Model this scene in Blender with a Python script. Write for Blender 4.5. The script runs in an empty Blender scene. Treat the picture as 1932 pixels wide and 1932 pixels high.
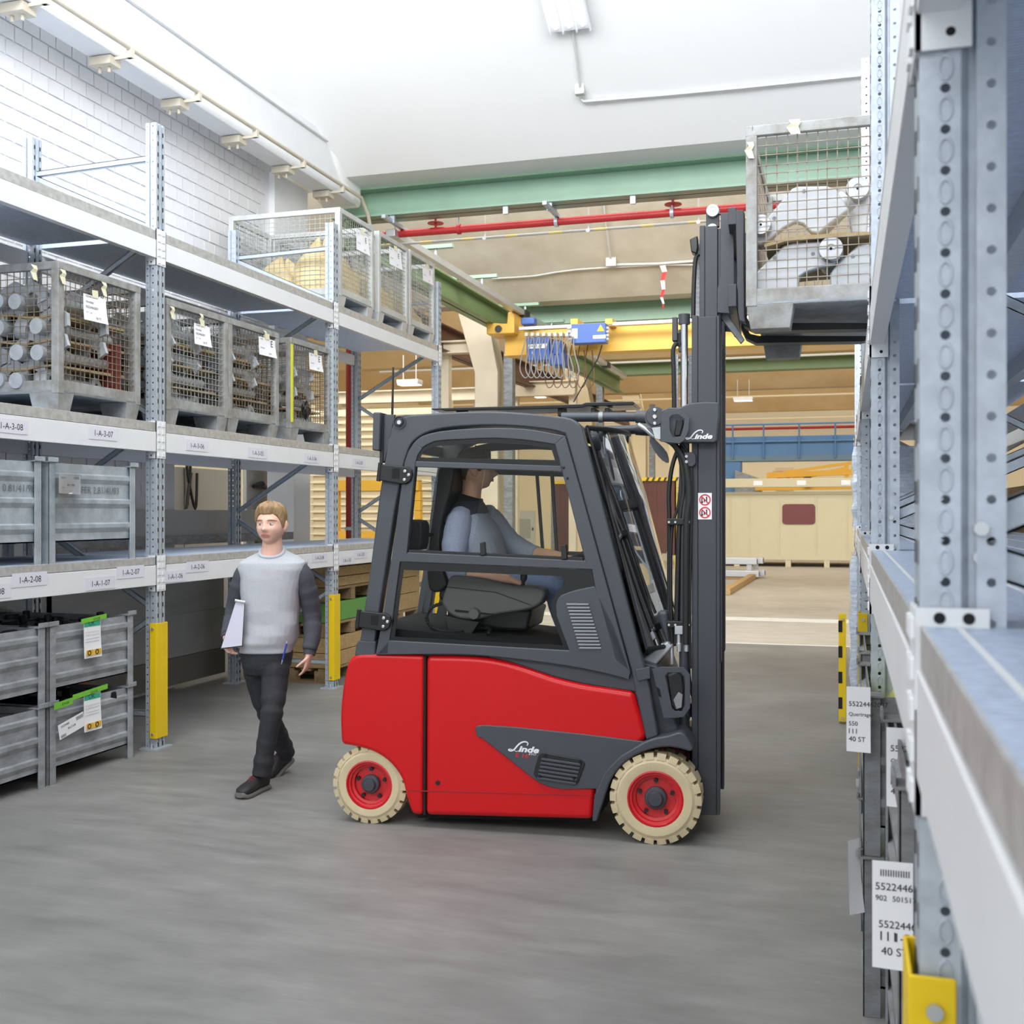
import bpy, bmesh, math, random
from mathutils import Vector, Matrix
random.seed(7)
SC = bpy.context.scene
COL = SC.collection
# ---------------------------------------------------------------- camera, sky, light, exposure
F_PX, CX, HY, CAMZ = 2100.0, 966.0, 965.0, 1.66
TH = math.atan((1597.0 - CX) / F_PX)
cam = bpy.data.cameras.new('camera'); cam_o = bpy.data.objects.new('camera', cam); COL.objects.link(cam_o)
cam.sensor_width = 36.0; cam.lens = F_PX / 1932.0 * 36.0; cam.clip_start = 0.05; cam.clip_end = 200
cam_o.location = (0, 0, CAMZ); cam_o.rotation_euler = (math.pi / 2, 0, TH)
cam.dof.use_dof = True; cam.dof.focus_distance = 6.2; cam.dof.aperture_fstop = 7.0
SC.camera = cam_o
SC.cycles.use_adaptive_sampling = True; SC.cycles.adaptive_threshold = 0.05; SC.cycles.max_bounces = 7; SC.cycles.diffuse_bounces = 4; SC.cycles.glossy_bounces = 3; SC.cycles.transmission_bounces = 2; SC.cycles.transparent_max_bounces = 24; SC.cycles.sample_clamp_indirect = 6.0; SC.cycles.caustics_reflective = False; SC.cycles.caustics_refractive = False
w = bpy.data.worlds.new('world'); SC.world = w; w.use_nodes = True
bg = w.node_tree.nodes['Background']; bg.inputs[0].default_value = (0.93, 0.965, 1.0, 1); bg.inputs[1].default_value = 1.2
SC.view_settings.view_transform = 'Standard'; SC.view_settings.look = 'None'
SC.view_settings.exposure = -0.10; SC.view_settings.gamma = 1.0; SC.view_settings.use_curve_mapping = False
def area(name, loc, rot, sx, sy, power, col=(1, 1, 1)):
    l = bpy.data.lights.new(name, 'AREA'); l.shape = 'RECTANGLE'; l.size = sx; l.size_y = sy; l.energy = power; l.color = col
    o = bpy.data.objects.new(name, l); COL.objects.link(o); o.location = loc; o.rotation_euler = rot
    return o
# daylight from the glazed strips of the saw-tooth roof (each strip stands between two roof shells and looks towards +Y and down)
area('roof_glazing_light', (-2.8, -4.2, 6.6), (math.radians(88), 0, 0), 10, 2.4, 500, (0.96, 0.98, 1.0))
area('roof_glazing_light', (-2.6, 3.6, 6.7), (math.radians(90), 0, 0), 9, 2.2, 780, (0.96, 0.98, 1.0))
area('roof_glazing_light', (-3.0, 12.7, 7.3), (math.radians(62), 0, 0), 11, 2.0, 900, (1.0, 0.98, 0.95))
area('roof_glazing_light', (-4.0, 20.9, 7.3), (math.radians(55), 0, 0), 16, 2.0, 700, (1.0, 0.96, 0.90))
area('roof_glazing_light', (-4.0, 29.0, 7.3), (math.radians(50), 0, 0), 20, 2.0, 560, (1.0, 0.95, 0.89))
area('roof_glazing_light', (-4.0, 37.2, 7.3), (math.radians(50), 0, 0), 20, 2.0, 560, (1.0, 0.95, 0.89))

# ---------------------------------------------------------------- pixel -> place helpers (photograph frame 1932 x 1932)
Rv = Vector((math.cos(TH), math.sin(TH), 0)); Fv = Vector((-math.sin(TH), math.cos(TH), 0)); C0 = Vector((0, 0, CAMZ))
def ray(px, py): return Fv + Rv * ((px - CX) / F_PX) + Vector((0, 0, (HY - py) / F_PX))
def at_d(px, py, d): return C0 + ray(px, py) * d
def on_z(px, py, z=0.0):
    r = ray(px, py); return C0 + r * ((z - CAMZ) / r.z)
def on_x(px, py, x):
    r = ray(px, py); return C0 + r * (x / r.x)
def on_y(px, py, y):
    r = ray(px, py); return C0 + r * (y / r.y)

# ---------------------------------------------------------------- materials
def lin(c):
    def f(v):
        v /= 255.0
        return v / 12.92 if v <= 0.04045 else ((v + 0.055) / 1.055) ** 2.4
    return (f(c[0]), f(c[1]), f(c[2]), 1)
MATS = {}
def mat(name, rgb, rough=0.5, metal=0.0, var=0.0, scale=8.0, bump=0.0, bscale=60.0, rgb2=None, stretch=None, coat=0.0, spec=0.5, emit=0.0, alpha=None, wave=None, detail=4.0):
    if name in MATS: return MATS[name]
    m = bpy.data.materials.new(name); m.use_nodes = True; MATS[name] = m
    nt = m.node_tree; b = nt.nodes['Principled BSDF']; L = nt.links
    c = lin(rgb); b.inputs['Base Color'].default_value = c
    b.inputs['Roughness'].default_value = rough; b.inputs['Metallic'].default_value = metal
    b.inputs['Coat Weight'].default_value = coat; b.inputs['Specular IOR Level'].default_value = spec
    if emit: b.inputs['Emission Color'].default_value = c; b.inputs['Emission Strength'].default_value = emit
    tc = nt.nodes.new('ShaderNodeTexCoord'); vec = tc.outputs['Object']
    if stretch:
        mp = nt.nodes.new('ShaderNodeMapping'); mp.inputs['Scale'].default_value = stretch; L.new(vec, mp.inputs[0]); vec = mp.outputs[0]
    if var or rgb2:
        n = nt.nodes.new('ShaderNodeTexNoise'); n.inputs['Scale'].default_value = scale; n.inputs['Detail'].default_value = detail; n.inputs['Roughness'].default_value = 0.6
        L.new(vec, n.inputs['Vector'])
        r = nt.nodes.new('ShaderNodeValToRGB'); r.color_ramp.elements[0].position = 0.32; r.color_ramp.elements[1].position = 0.68
        if rgb2: c2 = lin(rgb2); c1 = c
        else:
            c1 = tuple(min(1, x * (1 + var)) for x in c[:3]) + (1,); c2 = tuple(x * (1 - var) for x in c[:3]) + (1,)
        r.color_ramp.elements[0].color = c2; r.color_ramp.elements[1].color = c1
        L.new(n.outputs['Fac'], r.inputs[0]); L.new(r.outputs[0], b.inputs['Base Color'])
    h = None
    if bump:
        n2 = nt.nodes.new('ShaderNodeTexNoise'); n2.inputs['Scale'].default_value = bscale; n2.inputs['Detail'].default_value = 3; L.new(vec, n2.inputs['Vector'])
        h = n2.outputs['Fac']
    if wave:   # (direction, scale, strength): ribbed sheet relief
        wv = nt.nodes.new('ShaderNodeTexWave'); wv.bands_direction = wave[0]; wv.inputs['Scale'].default_value = wave[1]; L.new(vec, wv.inputs['Vector'])
        h = wv.outputs['Fac']; bump = wave[2]
    if h is not None:
        bp = nt.nodes.new('ShaderNodeBump'); bp.inputs['Strength'].default_value = bump; bp.inputs['Distance'].default_value = 0.01
        L.new(h, bp.inputs['Height']); L.new(bp.outputs[0], b.inputs['Normal'])
    return m
def glass(name, rgb, mix=0.12, rough=0.02, ior=1.22):
    """thin pane: mostly clear, tinted, with a mirror share that grows at grazing angles"""
    m = bpy.data.materials.new(name); m.use_nodes = True; MATS[name] = m
    nt = m.node_tree; nt.nodes.clear(); L = nt.links
    o = nt.nodes.new('ShaderNodeOutputMaterial'); t = nt.nodes.new('ShaderNodeBsdfTransparent'); g = nt.nodes.new('ShaderNodeBsdfGlossy')
    t.inputs[0].default_value = lin(rgb); g.inputs['Roughness'].default_value = rough; g.inputs[0].default_value = (0.9, 0.9, 0.9, 1)
    lw = nt.nodes.new('ShaderNodeFresnel'); lw.inputs['IOR'].default_value = ior
    a = nt.nodes.new('ShaderNodeMath'); a.operation = 'ADD'; a.inputs[1].default_value = mix; a.use_clamp = True
    mx = nt.nodes.new('ShaderNodeMixShader'); L.new(lw.outputs[0], a.inputs[0]); L.new(a.outputs[0], mx.inputs[0]); L.new(t.outputs[0], mx.inputs[1]); L.new(g.outputs[0], mx.inputs[2]); L.new(mx.outputs[0], o.inputs[0])
    return m
M_galv = mat('galvanised_steel', (188, 197, 206), 0.42, 0.3, 0.10, 30, 0.06, 140)
M_galv2 = mat('galvanised_sheet_dull', (140, 146, 151), 0.5, 0.35, 0.28, 7, 0.1, 60, stretch=(1, 1, 3))
M_white = mat('white_powder_coat', (232, 234, 236), 0.45, 0, 0.02, 5)
M_lip = mat('scuffed_zinc_edge', (196, 196, 194), 0.45, 0.4, 0.16, 25, 0.05, 90)
M_deck = mat('zinc_deck_sheet', (208, 222, 244), 0.5, 0.0, 0.10, 40, wave=('Y', 25.0, 0.35))
M_decktop = mat('zinc_deck_top', (184, 197, 218), 0.45, 0.2, 0.16, 60, wave=('Y', 16.0, 0.4))
M_yellow = mat('safety_yellow', (240, 203, 18), 0.45, 0, 0.03, 6)
M_black = mat('black_rubber', (20, 20, 21), 0.55)
M_hole = mat('dark_opening', (24, 25, 27), 0.9)
M_paper = mat('white_paper', (243, 243, 246), 0.75)
M_ink = mat('black_ink', (34, 34, 38), 0.8)
M_tape = mat('masking_tape', (232, 228, 196), 0.7, 0, 0.05, 30)
M_bolt = mat('zinc_bolt', (205, 208, 210), 0.3, 0.7)
M_cagepaint = mat('grey_box_paint', (172, 175, 175), 0.55, 0.15, 0.0, 9, 0.1, 90, rgb2=(137, 134, 127))
M_wire = mat('rusty_grey_wire', (158, 152, 142), 0.55, 0.3, 0.0, 12, rgb2=(122, 106, 88))
M_wire2 = mat('grey_wire', (176, 180, 180), 0.5, 0.4, 0.12, 12)
M_steelpart = mat('blasted_steel', (186, 190, 194), 0.4, 0.4, 0.12, 14)
M_board = mat('fibre_board', (188, 163, 118), 0.8, 0, 0.1, 20)
M_bolted = mat('machined_steel', (178, 180, 184), 0.3, 0.6)
M_wood = mat('raw_wood', (188, 158, 112), 0.75, 0, 0.2, 9, stretch=(1, 6, 6))
M_wood2 = mat('aged_wood', (158, 132, 96), 0.8, 0, 0.22, 9, stretch=(6, 1, 6))

# ---------------------------------------------------------------- mesh helpers
class MB:
    def __init__(s): s.v = []; s.f = []; s.m = []
    def add(s, vs, fs, mi=0):
        o = len(s.v); s.v += [tuple(p) for p in vs]
        for f in fs: s.f.append([i + o for i in f]); s.m.append(mi)
        return s
    def box(s, x0, x1, y0, y1, z0, z1, mi=0):
        return s.add([(x0, y0, z0), (x1, y0, z0), (x1, y1, z0), (x0, y1, z0), (x0, y0, z1), (x1, y0, z1), (x1, y1, z1), (x0, y1, z1)],
                     [(3, 2, 1, 0), (4, 5, 6, 7), (0, 1, 5, 4), (1, 2, 6, 5), (2, 3, 7, 6), (3, 0, 4, 7)], mi)
    def frame(s, o, ax, ay, az, sx, sy, sz, mi=0):
        """box from corner o along three axes"""
        o = Vector(o); ax = Vector(ax) * sx; ay = Vector(ay) * sy; az = Vector(az) * sz
        p = [o, o + ax, o + ax + ay, o + ay]; p += [q + az for q in p]
        return s.add(p, [(3, 2, 1, 0), (4, 5, 6, 7), (0, 1, 5, 4), (1, 2, 6, 5), (2, 3, 7, 6), (3, 0, 4, 7)], mi)
    def prism(s, poly, a0, a1, plane='xz', mi=0):
        n = len(poly)
        def q(p, a):
            return (p[0], a, p[1]) if plane == 'xz' else ((a, p[0], p[1]) if plane == 'yz' else (p[0], p[1], a))
        vs = [q(p, a0) for p in poly] + [q(p, a1) for p in poly]
        fs = [tuple(range(n))[::-1], tuple(range(n, 2 * n))] + [(i, (i + 1) % n, n + (i + 1) % n, n + i) for i in range(n)]
        return s.add(vs, fs, mi)
    def ring(s, outer, inner, a0, a1, plane='xz', mi=0):
        """frame between two outlines with the same count of points"""
        n = len(outer)
        def q(p, a):
            return (p[0], a, p[1]) if plane == 'xz' else ((a, p[0], p[1]) if plane == 'yz' else (p[0], p[1], a))
        vs = [q(p, a0) for p in outer] + [q(p, a0) for p in inner] + [q(p, a1) for p in outer] + [q(p, a1) for p in inner]
        fs = []
        for i in range(n):
            j = (i + 1) % n
            fs += [(i, j, n + j, n + i), (2 * n + i, 3 * n + i, 3 * n + j, 2 * n + j), (i, 2 * n + i, 2 * n + j, j), (n + i, n + j, 3 * n + j, 3 * n + i)]
        return s.add(vs, fs, mi)
    def tube(s, path, r, n=8, mi=0, cap=True, closed=False):
        path = [Vector(p) for p in path]; k = len(path); rs = r if isinstance(r, (list, tuple)) else [r] * k
        vs = []; up = None
        for i, p in enumerate(path):
            if closed: t = path[(i + 1) % k] - path[(i - 1) % k]
            else: t = path[min(i + 1, k - 1)] - path[max(i - 1, 0)]
            t = t.normalized() if t.length > 1e-9 else Vector((0, 0, 1))
            if up is None:
                up = Vector((0, 0, 1)) if abs(t.z) < 0.9 else Vector((1, 0, 0))
            a = (up - t * up.dot(t)); a = a.normalized() if a.length > 1e-6 else t.orthogonal().normalized(); up = a; b = t.cross(a)
            for j in range(n):
                ang = 2 * math.pi * (j + 0.5) / n; vs.append(p + a * (math.cos(ang) * rs[i]) + b * (math.sin(ang) * rs[i]))
        fs = []
        for i in range(k if closed else k - 1):
            i2 = (i + 1) % k
            for j in range(n): fs.append((i * n + j, i * n + (j + 1) % n, i2 * n + (j + 1) % n, i2 * n + j))
        if cap and not closed: fs += [tuple(range(n))[::-1], tuple(range((k - 1) * n, k * n))]
        return s.add(vs, fs, mi)
    def cyl(s, p0, p1, r, n=16, mi=0): return s.tube([p0, p1], r, n, mi)
    def lathe(s, prof, o, axis, n=32, mi=0, mis=None):
        """prof: (radius, along axis)"""
        o = Vector(o); ax = Vector(axis).normalized(); a = ax.orthogonal().normalized(); b = ax.cross(a)
        k = len(prof); base = len(s.v)
        for (r, h) in prof:
            for j in range(n):
                t = 2 * math.pi * j / n; s.v.append(tuple(o + ax * h + (a * math.cos(t) + b * math.sin(t)) * r))
        for i in range(k - 1):
            for j in range(n):
                s.f.append([base + i * n + j, base + i * n + (j + 1) % n, base + (i + 1) * n + (j + 1) % n, base + (i + 1) * n + j]); s.m.append(mis[i] if mis else mi)
        if prof[0][0] > 1e-6 and abs(prof[0][0] - prof[-1][0]) < 1e-9:      # closed ring
            for j in range(n): s.f.append([base + (k - 1) * n + j, base + (k - 1) * n + (j + 1) % n, base + (j + 1) % n, base + j]); s.m.append(mi)
        return s
    def loft(s, rings, mi=0, cap=True):
        n = len(rings[0]); vs = [p for r in rings for p in r]; fs = []
        for i in range(len(rings) - 1):
            for j in range(n): fs.append((i * n + j, i * n + (j + 1) % n, (i + 1) * n + (j + 1) % n, (i + 1) * n + j))
        if cap: fs += [tuple(range(n))[::-1], tuple(range((len(rings) - 1) * n, len(rings) * n))]
        return s.add(vs, fs, mi)
    def mesh(s, name, mats, smooth=None):
        me = bpy.data.meshes.new(name); me.from_pydata(s.v, [], s.f)
        for m in (mats if isinstance(mats, (list, tuple)) else [mats]): me.materials.append(m)
        if any(s.m): me.polygons.foreach_set('material_index', s.m)
        bm = bmesh.new(); bm.from_mesh(me); bmesh.ops.recalc_face_normals(bm, faces=bm.faces); bm.to_mesh(me); bm.free()
        if smooth is not None:
            me.polygons.foreach_set('use_smooth', [True] * len(me.polygons)); me.set_sharp_from_angle(angle=math.radians(smooth))
        me.update(); return me
    def build(s, name, mats, parent=None, smooth=None, bevel=0, seg=2, loc=None):
        return put(name, s.mesh(name, mats, smooth if not bevel else (smooth or 40)), parent, bevel, seg, loc)
def put(name, me, parent=None, bevel=0, seg=2, loc=None):
    o = bpy.data.objects.new(name, me); COL.objects.link(o)
    if parent is not None: o.parent = parent
    if loc is not None: o.location = loc
    if bevel:
        b = o.modifiers.new('bevel', 'BEVEL'); b.width = bevel; b.segments = seg; b.limit_method = 'ANGLE'; b.angle_limit = math.radians(38); b.harden_normals = True
    return o
def tag(o, label=None, cat=None, group=None, kind=None):
    if label: o['label'] = label
    if cat: o['category'] = cat
    if group: o['group'] = group
    if kind: o['kind'] = kind
    return o
def thing(name, label, cat, loc=(0, 0, 0), rotz=0.0, group=None):
    o = bpy.data.objects.new(name, None); COL.objects.link(o); o.location = loc; o.rotation_euler = (0, 0, rotz); o.empty_display_size = 0.1
    return tag(o, label, cat, group)
def copy_tree(o, parent=None, label=None):
    c = o.copy(); COL.objects.link(c); c.parent = parent
    if label: c['label'] = label
    for ch in list(o.children): copy_tree(ch, c)
    return c
_txt = {}
def text_poly(body, size=1.0, shear=0.0, bold=0.0):
    """flat glyph outlines as (verts, faces), centred on x, baseline at 0, cap height = size"""
    k = (body, shear, bold)
    if k not in _txt:
        cu = bpy.data.curves.new('glyphs', 'FONT'); cu.body = body; cu.align_x = 'CENTER'; cu.size = 1.0; cu.shear = shear; cu.offset = bold; cu.resolution_u = 3
        ob = bpy.data.objects.new('glyphs', cu); COL.objects.link(ob)
        dg = bpy.context.evaluated_depsgraph_get(); me = bpy.data.meshes.new_from_object(ob.evaluated_get(dg))
        _txt[k] = ([tuple(v.co) for v in me.vertices], [tuple(p.vertices) for p in me.polygons])
        bpy.data.objects.remove(ob); bpy.data.curves.remove(cu); bpy.data.meshes.remove(me)
    v, f = _txt[k]; s = size / 0.72
    return [(p[0] * s, p[1] * s) for p in v], f
def add_text(mb, body, o, ax, ay, size, mi=1, shear=0.0, bold=0.0, sx=1.0):
    v, f = text_poly(body, size, shear, bold); o = Vector(o); ax = Vector(ax); ay = Vector(ay)
    mb.add([o + ax * (p[0] * sx) + ay * p[1] for p in v], f, mi)
def bars(mb, o, ax, ay, n_out, W, H, nx, ny, t=0.004, mi=0, wob=0.0):
    """wire mesh panel: nx by ny cells on the rectangle o + ax*W + ay*H"""
    o = Vector(o); ax = Vector(ax); ay = Vector(ay); nz = Vector(n_out)
    for i in range(1, nx):
        p = o + ax * (W * i / nx + random.uniform(-wob, wob)) - ax * (t / 2) - nz * (t / 2); mb.frame(p, ax, ay, nz, t, H, t, mi)
    for j in range(1, ny):
        p = o + ay * (H * j / ny + random.uniform(-wob, wob)) - ay * (t / 2) + nz * (t / 2); mb.frame(p, ax, ay, nz, W, t, t, mi)
# ================================================================ the setting
def struct(name, mb, m, parent=None, **k):
    o = mb.build(name, m, parent, **k); o['kind'] = 'structure'; return o
def floor_mat(name, a, b, rough):
    m = mat(name, a, rough, 0, 0.0, 0.9, 0.04, 30, rgb2=b, detail=8.0)
    nt = m.node_tree; L = nt.links; bs = nt.nodes['Principled BSDF']
    # worn streaks and fine speckle on top of the broad blotches
    tc = nt.nodes.new('ShaderNodeTexCoord'); mp = nt.nodes.new('ShaderNodeMapping'); mp.inputs['Scale'].default_value = (0.8, 3.2, 1); mp.inputs['Rotation'].default_value = (0, 0, 0.5)
    n = nt.nodes.new('ShaderNodeTexNoise'); n.inputs['Scale'].default_value = 2.6; n.inputs['Detail'].default_value = 10; n.inputs['Roughness'].default_value = 0.68
    L.new(tc.outputs['Object'], mp.inputs[0]); L.new(mp.outputs[0], n.inputs['Vector'])
    r = nt.nodes.new('ShaderNodeMapRange'); r.inputs[1].default_value = 0.25; r.inputs[2].default_value = 0.75; r.inputs[3].default_value = 0.74; r.inputs[4].default_value = 1.2; L.new(n.outputs['Fac'], r.inputs[0])
    mx = nt.nodes.new('ShaderNodeMix'); mx.data_type = 'RGBA'; mx.blend_type = 'MULTIPLY'; mx.inputs[0].default_value = 1.0
    src = bs.inputs['Base Color'].links[0].from_socket
    L.new(src, mx.inputs[6]); L.new(r.outputs[0], mx.inputs[7]); L.new(mx.outputs[2], bs.inputs['Base Color'])
    r2 = nt.nodes.new('ShaderNodeMapRange'); r2.inputs[3].default_value = rough - 0.12; r2.inputs[4].default_value = rough + 0.15; L.new(n.outputs['Fac'], r2.inputs[0]); L.new(r2.outputs[0], bs.inputs['Roughness'])
    return m
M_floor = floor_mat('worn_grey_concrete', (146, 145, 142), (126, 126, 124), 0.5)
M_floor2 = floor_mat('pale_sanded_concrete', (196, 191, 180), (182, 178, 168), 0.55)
M_wall = mat('white_wall_paint', (236, 237, 238), 0.7, 0, 0.015, 3)
M_brick = mat('white_painted_brick', (232, 232, 234), 0.6, 0, 0.02, 5, 0.25, 45)
M_shell1 = mat('white_shell_paint', (243, 243, 242), 0.75, 0, 0.012, 0.8)
M_shell2 = mat('bare_concrete_shell', (212, 206, 192), 0.8, 0, 0.0, 1.4, rgb2=(194, 186, 170))
M_shell3 = mat('warm_lit_concrete_shell', (224, 198, 154), 0.8, 0, 0.0, 1.0, rgb2=(210, 180, 132))  # warm light of the far bays is put into this tan colour
M_green = mat('green_crane_paint', (138, 170, 148), 0.42, 0, 0.05, 3)
M_green2 = mat('moss_green_paint', (118, 142, 96), 0.45, 0, 0.05, 3)
M_redpipe = mat('red_pipe_paint', (184, 46, 48), 0.45)
M_greyplastic = mat('grey_conduit', (206, 208, 206), 0.5)
M_concrete = mat('pale_concrete', (224, 214, 194), 0.8, 0, 0.05, 3)
M_cream = mat('cream_wall', (232, 218, 184), 0.75, 0, 0.03, 1.5)
M_alu = mat('aluminium_profile', (200, 203, 207), 0.35, 0.6)

WX = -6.08          # face of the brick wall
RXL = -4.61         # aisle face of the tall rack
Y1 = 11.86          # low edge of the first roof shell
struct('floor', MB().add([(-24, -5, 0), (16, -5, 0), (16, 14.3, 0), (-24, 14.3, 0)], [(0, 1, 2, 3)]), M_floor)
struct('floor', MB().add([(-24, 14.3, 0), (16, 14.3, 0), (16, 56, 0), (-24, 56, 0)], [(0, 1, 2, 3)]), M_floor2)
M_line = mat('worn_white_marking', (226, 226, 222), 0.6, 0, 0.05, 6)
struct('trim_1', MB().box(-6, 1.4, 17.35, 17.85, 0.0, 0.004), M_line)
struct('trim_2', MB().box(-6, 1.4, 14.28, 14.36, 0.0, 0.004), M_line)

# ---- brick wall on the left: recessed mortar bed, each brick proud of it
wl = struct('wall_left', MB().box(WX - 0.3, WX - 0.012, -1, 9.17, 0, 9.2).box(WX - 0.3, WX - 0.012, 9.17, 11.1, 2.35, 9.2), M_wall)
BL, BH, GAP = 0.176, 0.117, 0.011
bme = MB().box(-0.02, 0.0, 0.004, BL, 0.004, BH).mesh('brick', M_brick)
cells = []
for r in range(0, 66):
    z = r * (BH + GAP)
    for c in range(0, 72):
        y = -0.9 + c * (BL + GAP) + (0.5 * (BL + GAP) if r % 2 else 0)
        if y + BL > 10.95 or (z < 2.35 and y + BL > 9.17) or z > 5.75: continue
        d = -WX * math.sin(TH) + y * math.cos(TH); px = CX + F_PX * (WX * math.cos(TH) + y * math.sin(TH)) / d; py = HY - F_PX * (z - CAMZ) / d
        cells.append((y, z, px, py, d))
def seen(c):
    if not (-30 < c[2] < 520 and -20 < c[3] < 460): return False
    return c[3] < 330 + 0.43 * c[2]
vis = sorted([c for c in cells if seen(c)], key=lambda c: c[4])
show = vis[:300]; sset = set((c[0], c[1]) for c in show)
for c in show:
    o = put('brick', bme, wl, loc=(WX + random.uniform(-0.003, 0.003), c[0], c[1]))
rest = MB()
for c in cells:
    if (c[0], c[1]) not in sset:
        k = random.uniform(-0.003, 0.003); rest.box(WX - 0.02 + k, WX + k, c[0] + 0.004, c[0] + BL, c[1] + 0.004, c[1] + BH)
ro = rest.build('brick_courses', M_brick, wl); ro['kind'] = 'stuff'
# plastered pier where the brickwork ends
struct('wall_pier', MB().box(WX - 0.3, WX + 0.06, 10.97, 11.75, 2.35, 5.4).box(WX - 0.3, WX + 0.04, 11.45, 11.85, 0, 2.35), M_wall)

# ---- roof shells (saw-tooth barrel): low edge at Y1 + 8 k, rising towards the viewer
def shell(k, m, x0, x1, name):
    ye = Y1 + 8.05 * k; mb = MB(); pr = []
    for i in range(25):
        s = 7.5 * i / 24; pr.append((ye - s, 5.56 + 2.9 * math.sin(math.pi / 2 * s / 7.5)))
    top = [(y, z + 0.14) for y, z in pr]
    pts = [(ye + 0.46, 5.56)] + pr + top[::-1] + [(ye + 0.46, 5.70)]
    n = len(pr); vs = []; fs = []
    for (y, z) in pr: vs += [(x0, y, z), (x1, y, z)]
    for i in range(n - 1): fs.append((2 * i, 2 * i + 1, 2 * i + 3, 2 * i + 2))
    mb.add(vs, fs)
    mb.box(x0, x1, ye, ye + 0.46, 5.56, 5.9)                       # edge beam with the soffit seen from below
    vs = []; fs = []
    for (y, z) in top: vs += [(x0, y, z), (x1, y, z)]
    for i in range(n - 1): fs.append((2 * i, 2 * i + 2, 2 * i + 3, 2 * i + 1))
    mb.add(vs, fs)
    return struct(name, mb, m, smooth=30)
shell(0, M_shell1, WX - 0.25, 9, 'ceiling')
shell(1, M_shell2, -17, 12, 'ceiling')
for k in (2, 3, 4): shell(k, M_shell3, -22, 14, 'ceiling')
# side wall above the crane girder is the upper part of wall_left; haunch of the portal frame
mb = MB(); pr = [(11.0, 9.0), (11.0, 6.6), (11.35, 5.95), (11.75, 5.5), (12.3, 5.3), (12.3, 9.0)]
mb.prism(pr, WX, WX + 0.5, 'yz'); struct('trim_3', mb, M_shell1, bevel=0.05, seg=3)

# ---- white crane runway girder along the wall
g = thing('crane_girder', 'white crane runway girder high along the brick wall', 'girder')
G0, G1, GZ = -5.86, -5.62, 5.33
mb = MB().prism([(G0, GZ), (G1, GZ), (G1, GZ + 0.50), (G1 - 0.02, GZ + 0.52), (G1 - 0.02, GZ + 0.62), (G0, GZ + 0.62)], -1.0, 12.25)
mb.build('web', M_white, g, bevel=0.012)
MB().box(G1 - 0.07, G1 + 0.035, -1.0, 11.55, GZ + 0.5, GZ + 0.53).build('lip', M_white, g, bevel=0.008)
M_putty = mat('putty_paint', (206, 198, 180), 0.5, 0, 0.05, 10)
rail = []
yy = 5.3
clamp = None
ys = [on_x(p, q, G1)[1] for p, q in ((60, 15), (222, 118), (352, 198), (462, 264), (553, 320), (628, 366))]
for y in ys:
    mb = MB().box(G0 + 0.02, G1 - 0.02, y - 0.07, y + 0.07, GZ - 0.075, GZ - 0.008)
    for dx in (0.07, 0.16):
        mb.cyl((G0 + dx, y, GZ - 0.12), (G0 + dx, y, GZ - 0.07), 0.013, 8)
    mb.box(G1 - 0.03, G1 + 0.13, y - 0.012, y + 0.012, GZ - 0.03, GZ - 0.006)
    mb.box(G1 + 0.095, G1 + 0.145, y - 0.02, y + 0.02, GZ - 0.03, GZ + 0.045)
    mb.build('pipe_clamp', M_putty, g)
pp = [(G1 + 0.12, -1.0, GZ + 0.05)] + [(G1 + 0.12, y, GZ + 0.05) for y in ys] + [(G1 + 0.12, 12.1, GZ + 0.05), (G1 + 0.12, 12.3, GZ - 0.1), (G1 + 0.12, 12.5, GZ - 0.5)]
MB().tube(pp, 0.022, 10).build('pipe', M_putty, g, smooth=40)

# ---- fluorescent batten and its conduit on the first shell
def shell_z(y, k=0):
    s = Y1 + 8.05 * k - y; return 5.56 + 2.9 * math.sin(math.pi / 2 * max(0, s) / 7.5)
def shell_pt(px, py, k=0):
    best = None
    for i in range(400):
        y = Y1 + 8.05 * k - 7.4 * i / 400; p = on_y(px, py, y); e = abs(p.z - shell_z(y, k))
        if best is None or e < best[0]: best = (e, p)
    return best[1]
M_lamp = mat('lit_tube', (255, 255, 255), 0.5, emit=2.2)
def batten(p0, dirv, nrm, L, W, label, tubes=3, name='ceiling_lamp', down=True):
    t = thing(name, label, 'lamp', p0); dirv = Vector(dirv).normalized(); nrm = Vector(nrm).normalized(); sd = dirv.cross(nrm)
    MB().frame(-sd * (W / 2), dirv, sd, nrm, L, W, 0.035).build('housing', M_white, t, bevel=0.004)
    for i in range(tubes):
        a = sd * (W * (i + 0.5) / tubes - W / 2) + nrm * 0.05
        MB().cyl(a + dirv * 0.05, a + dirv * (L - 0.05), 0.014, 8).build('tube', M_lamp, t, smooth=40)
    for i in range(tubes + 1):
        a = sd * (W * i / tubes - W / 2 - 0.006) + nrm * 0.035
        MB().frame(a, dirv, sd, nrm, L, 0.012, 0.04).build('reflector', M_white, t)
    return t
pl = shell_pt(1078, 44); nl = Vector((0, -0.35, -1)); ps = shell_pt(1046, 0)
batten(pl + nl.normalized() * 0.05, (0, -1, 0.52), Vector((0, -0.46, -0.88)), 1.6, 0.40, 'lit white fluorescent batten on the white roof shell')
cd = thing('ceiling_conduit', 'thin grey conduit with junction box on the white roof shell', 'conduit')
a = [shell_pt(*q) + Vector((0, -0.02, -0.02)) for q in ((1080, 48), (1088, 100), (1096, 168), (1097, 184), (1102, 188), (1250, 176), (1400, 162), (1632, 138))]
MB().tube(a[:3], 0.014, 6).build('pipe', M_greyplastic, cd, smooth=40); MB().tube(a[3:], 0.016, 6).build('pipe', M_greyplastic, cd, smooth=40)
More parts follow.
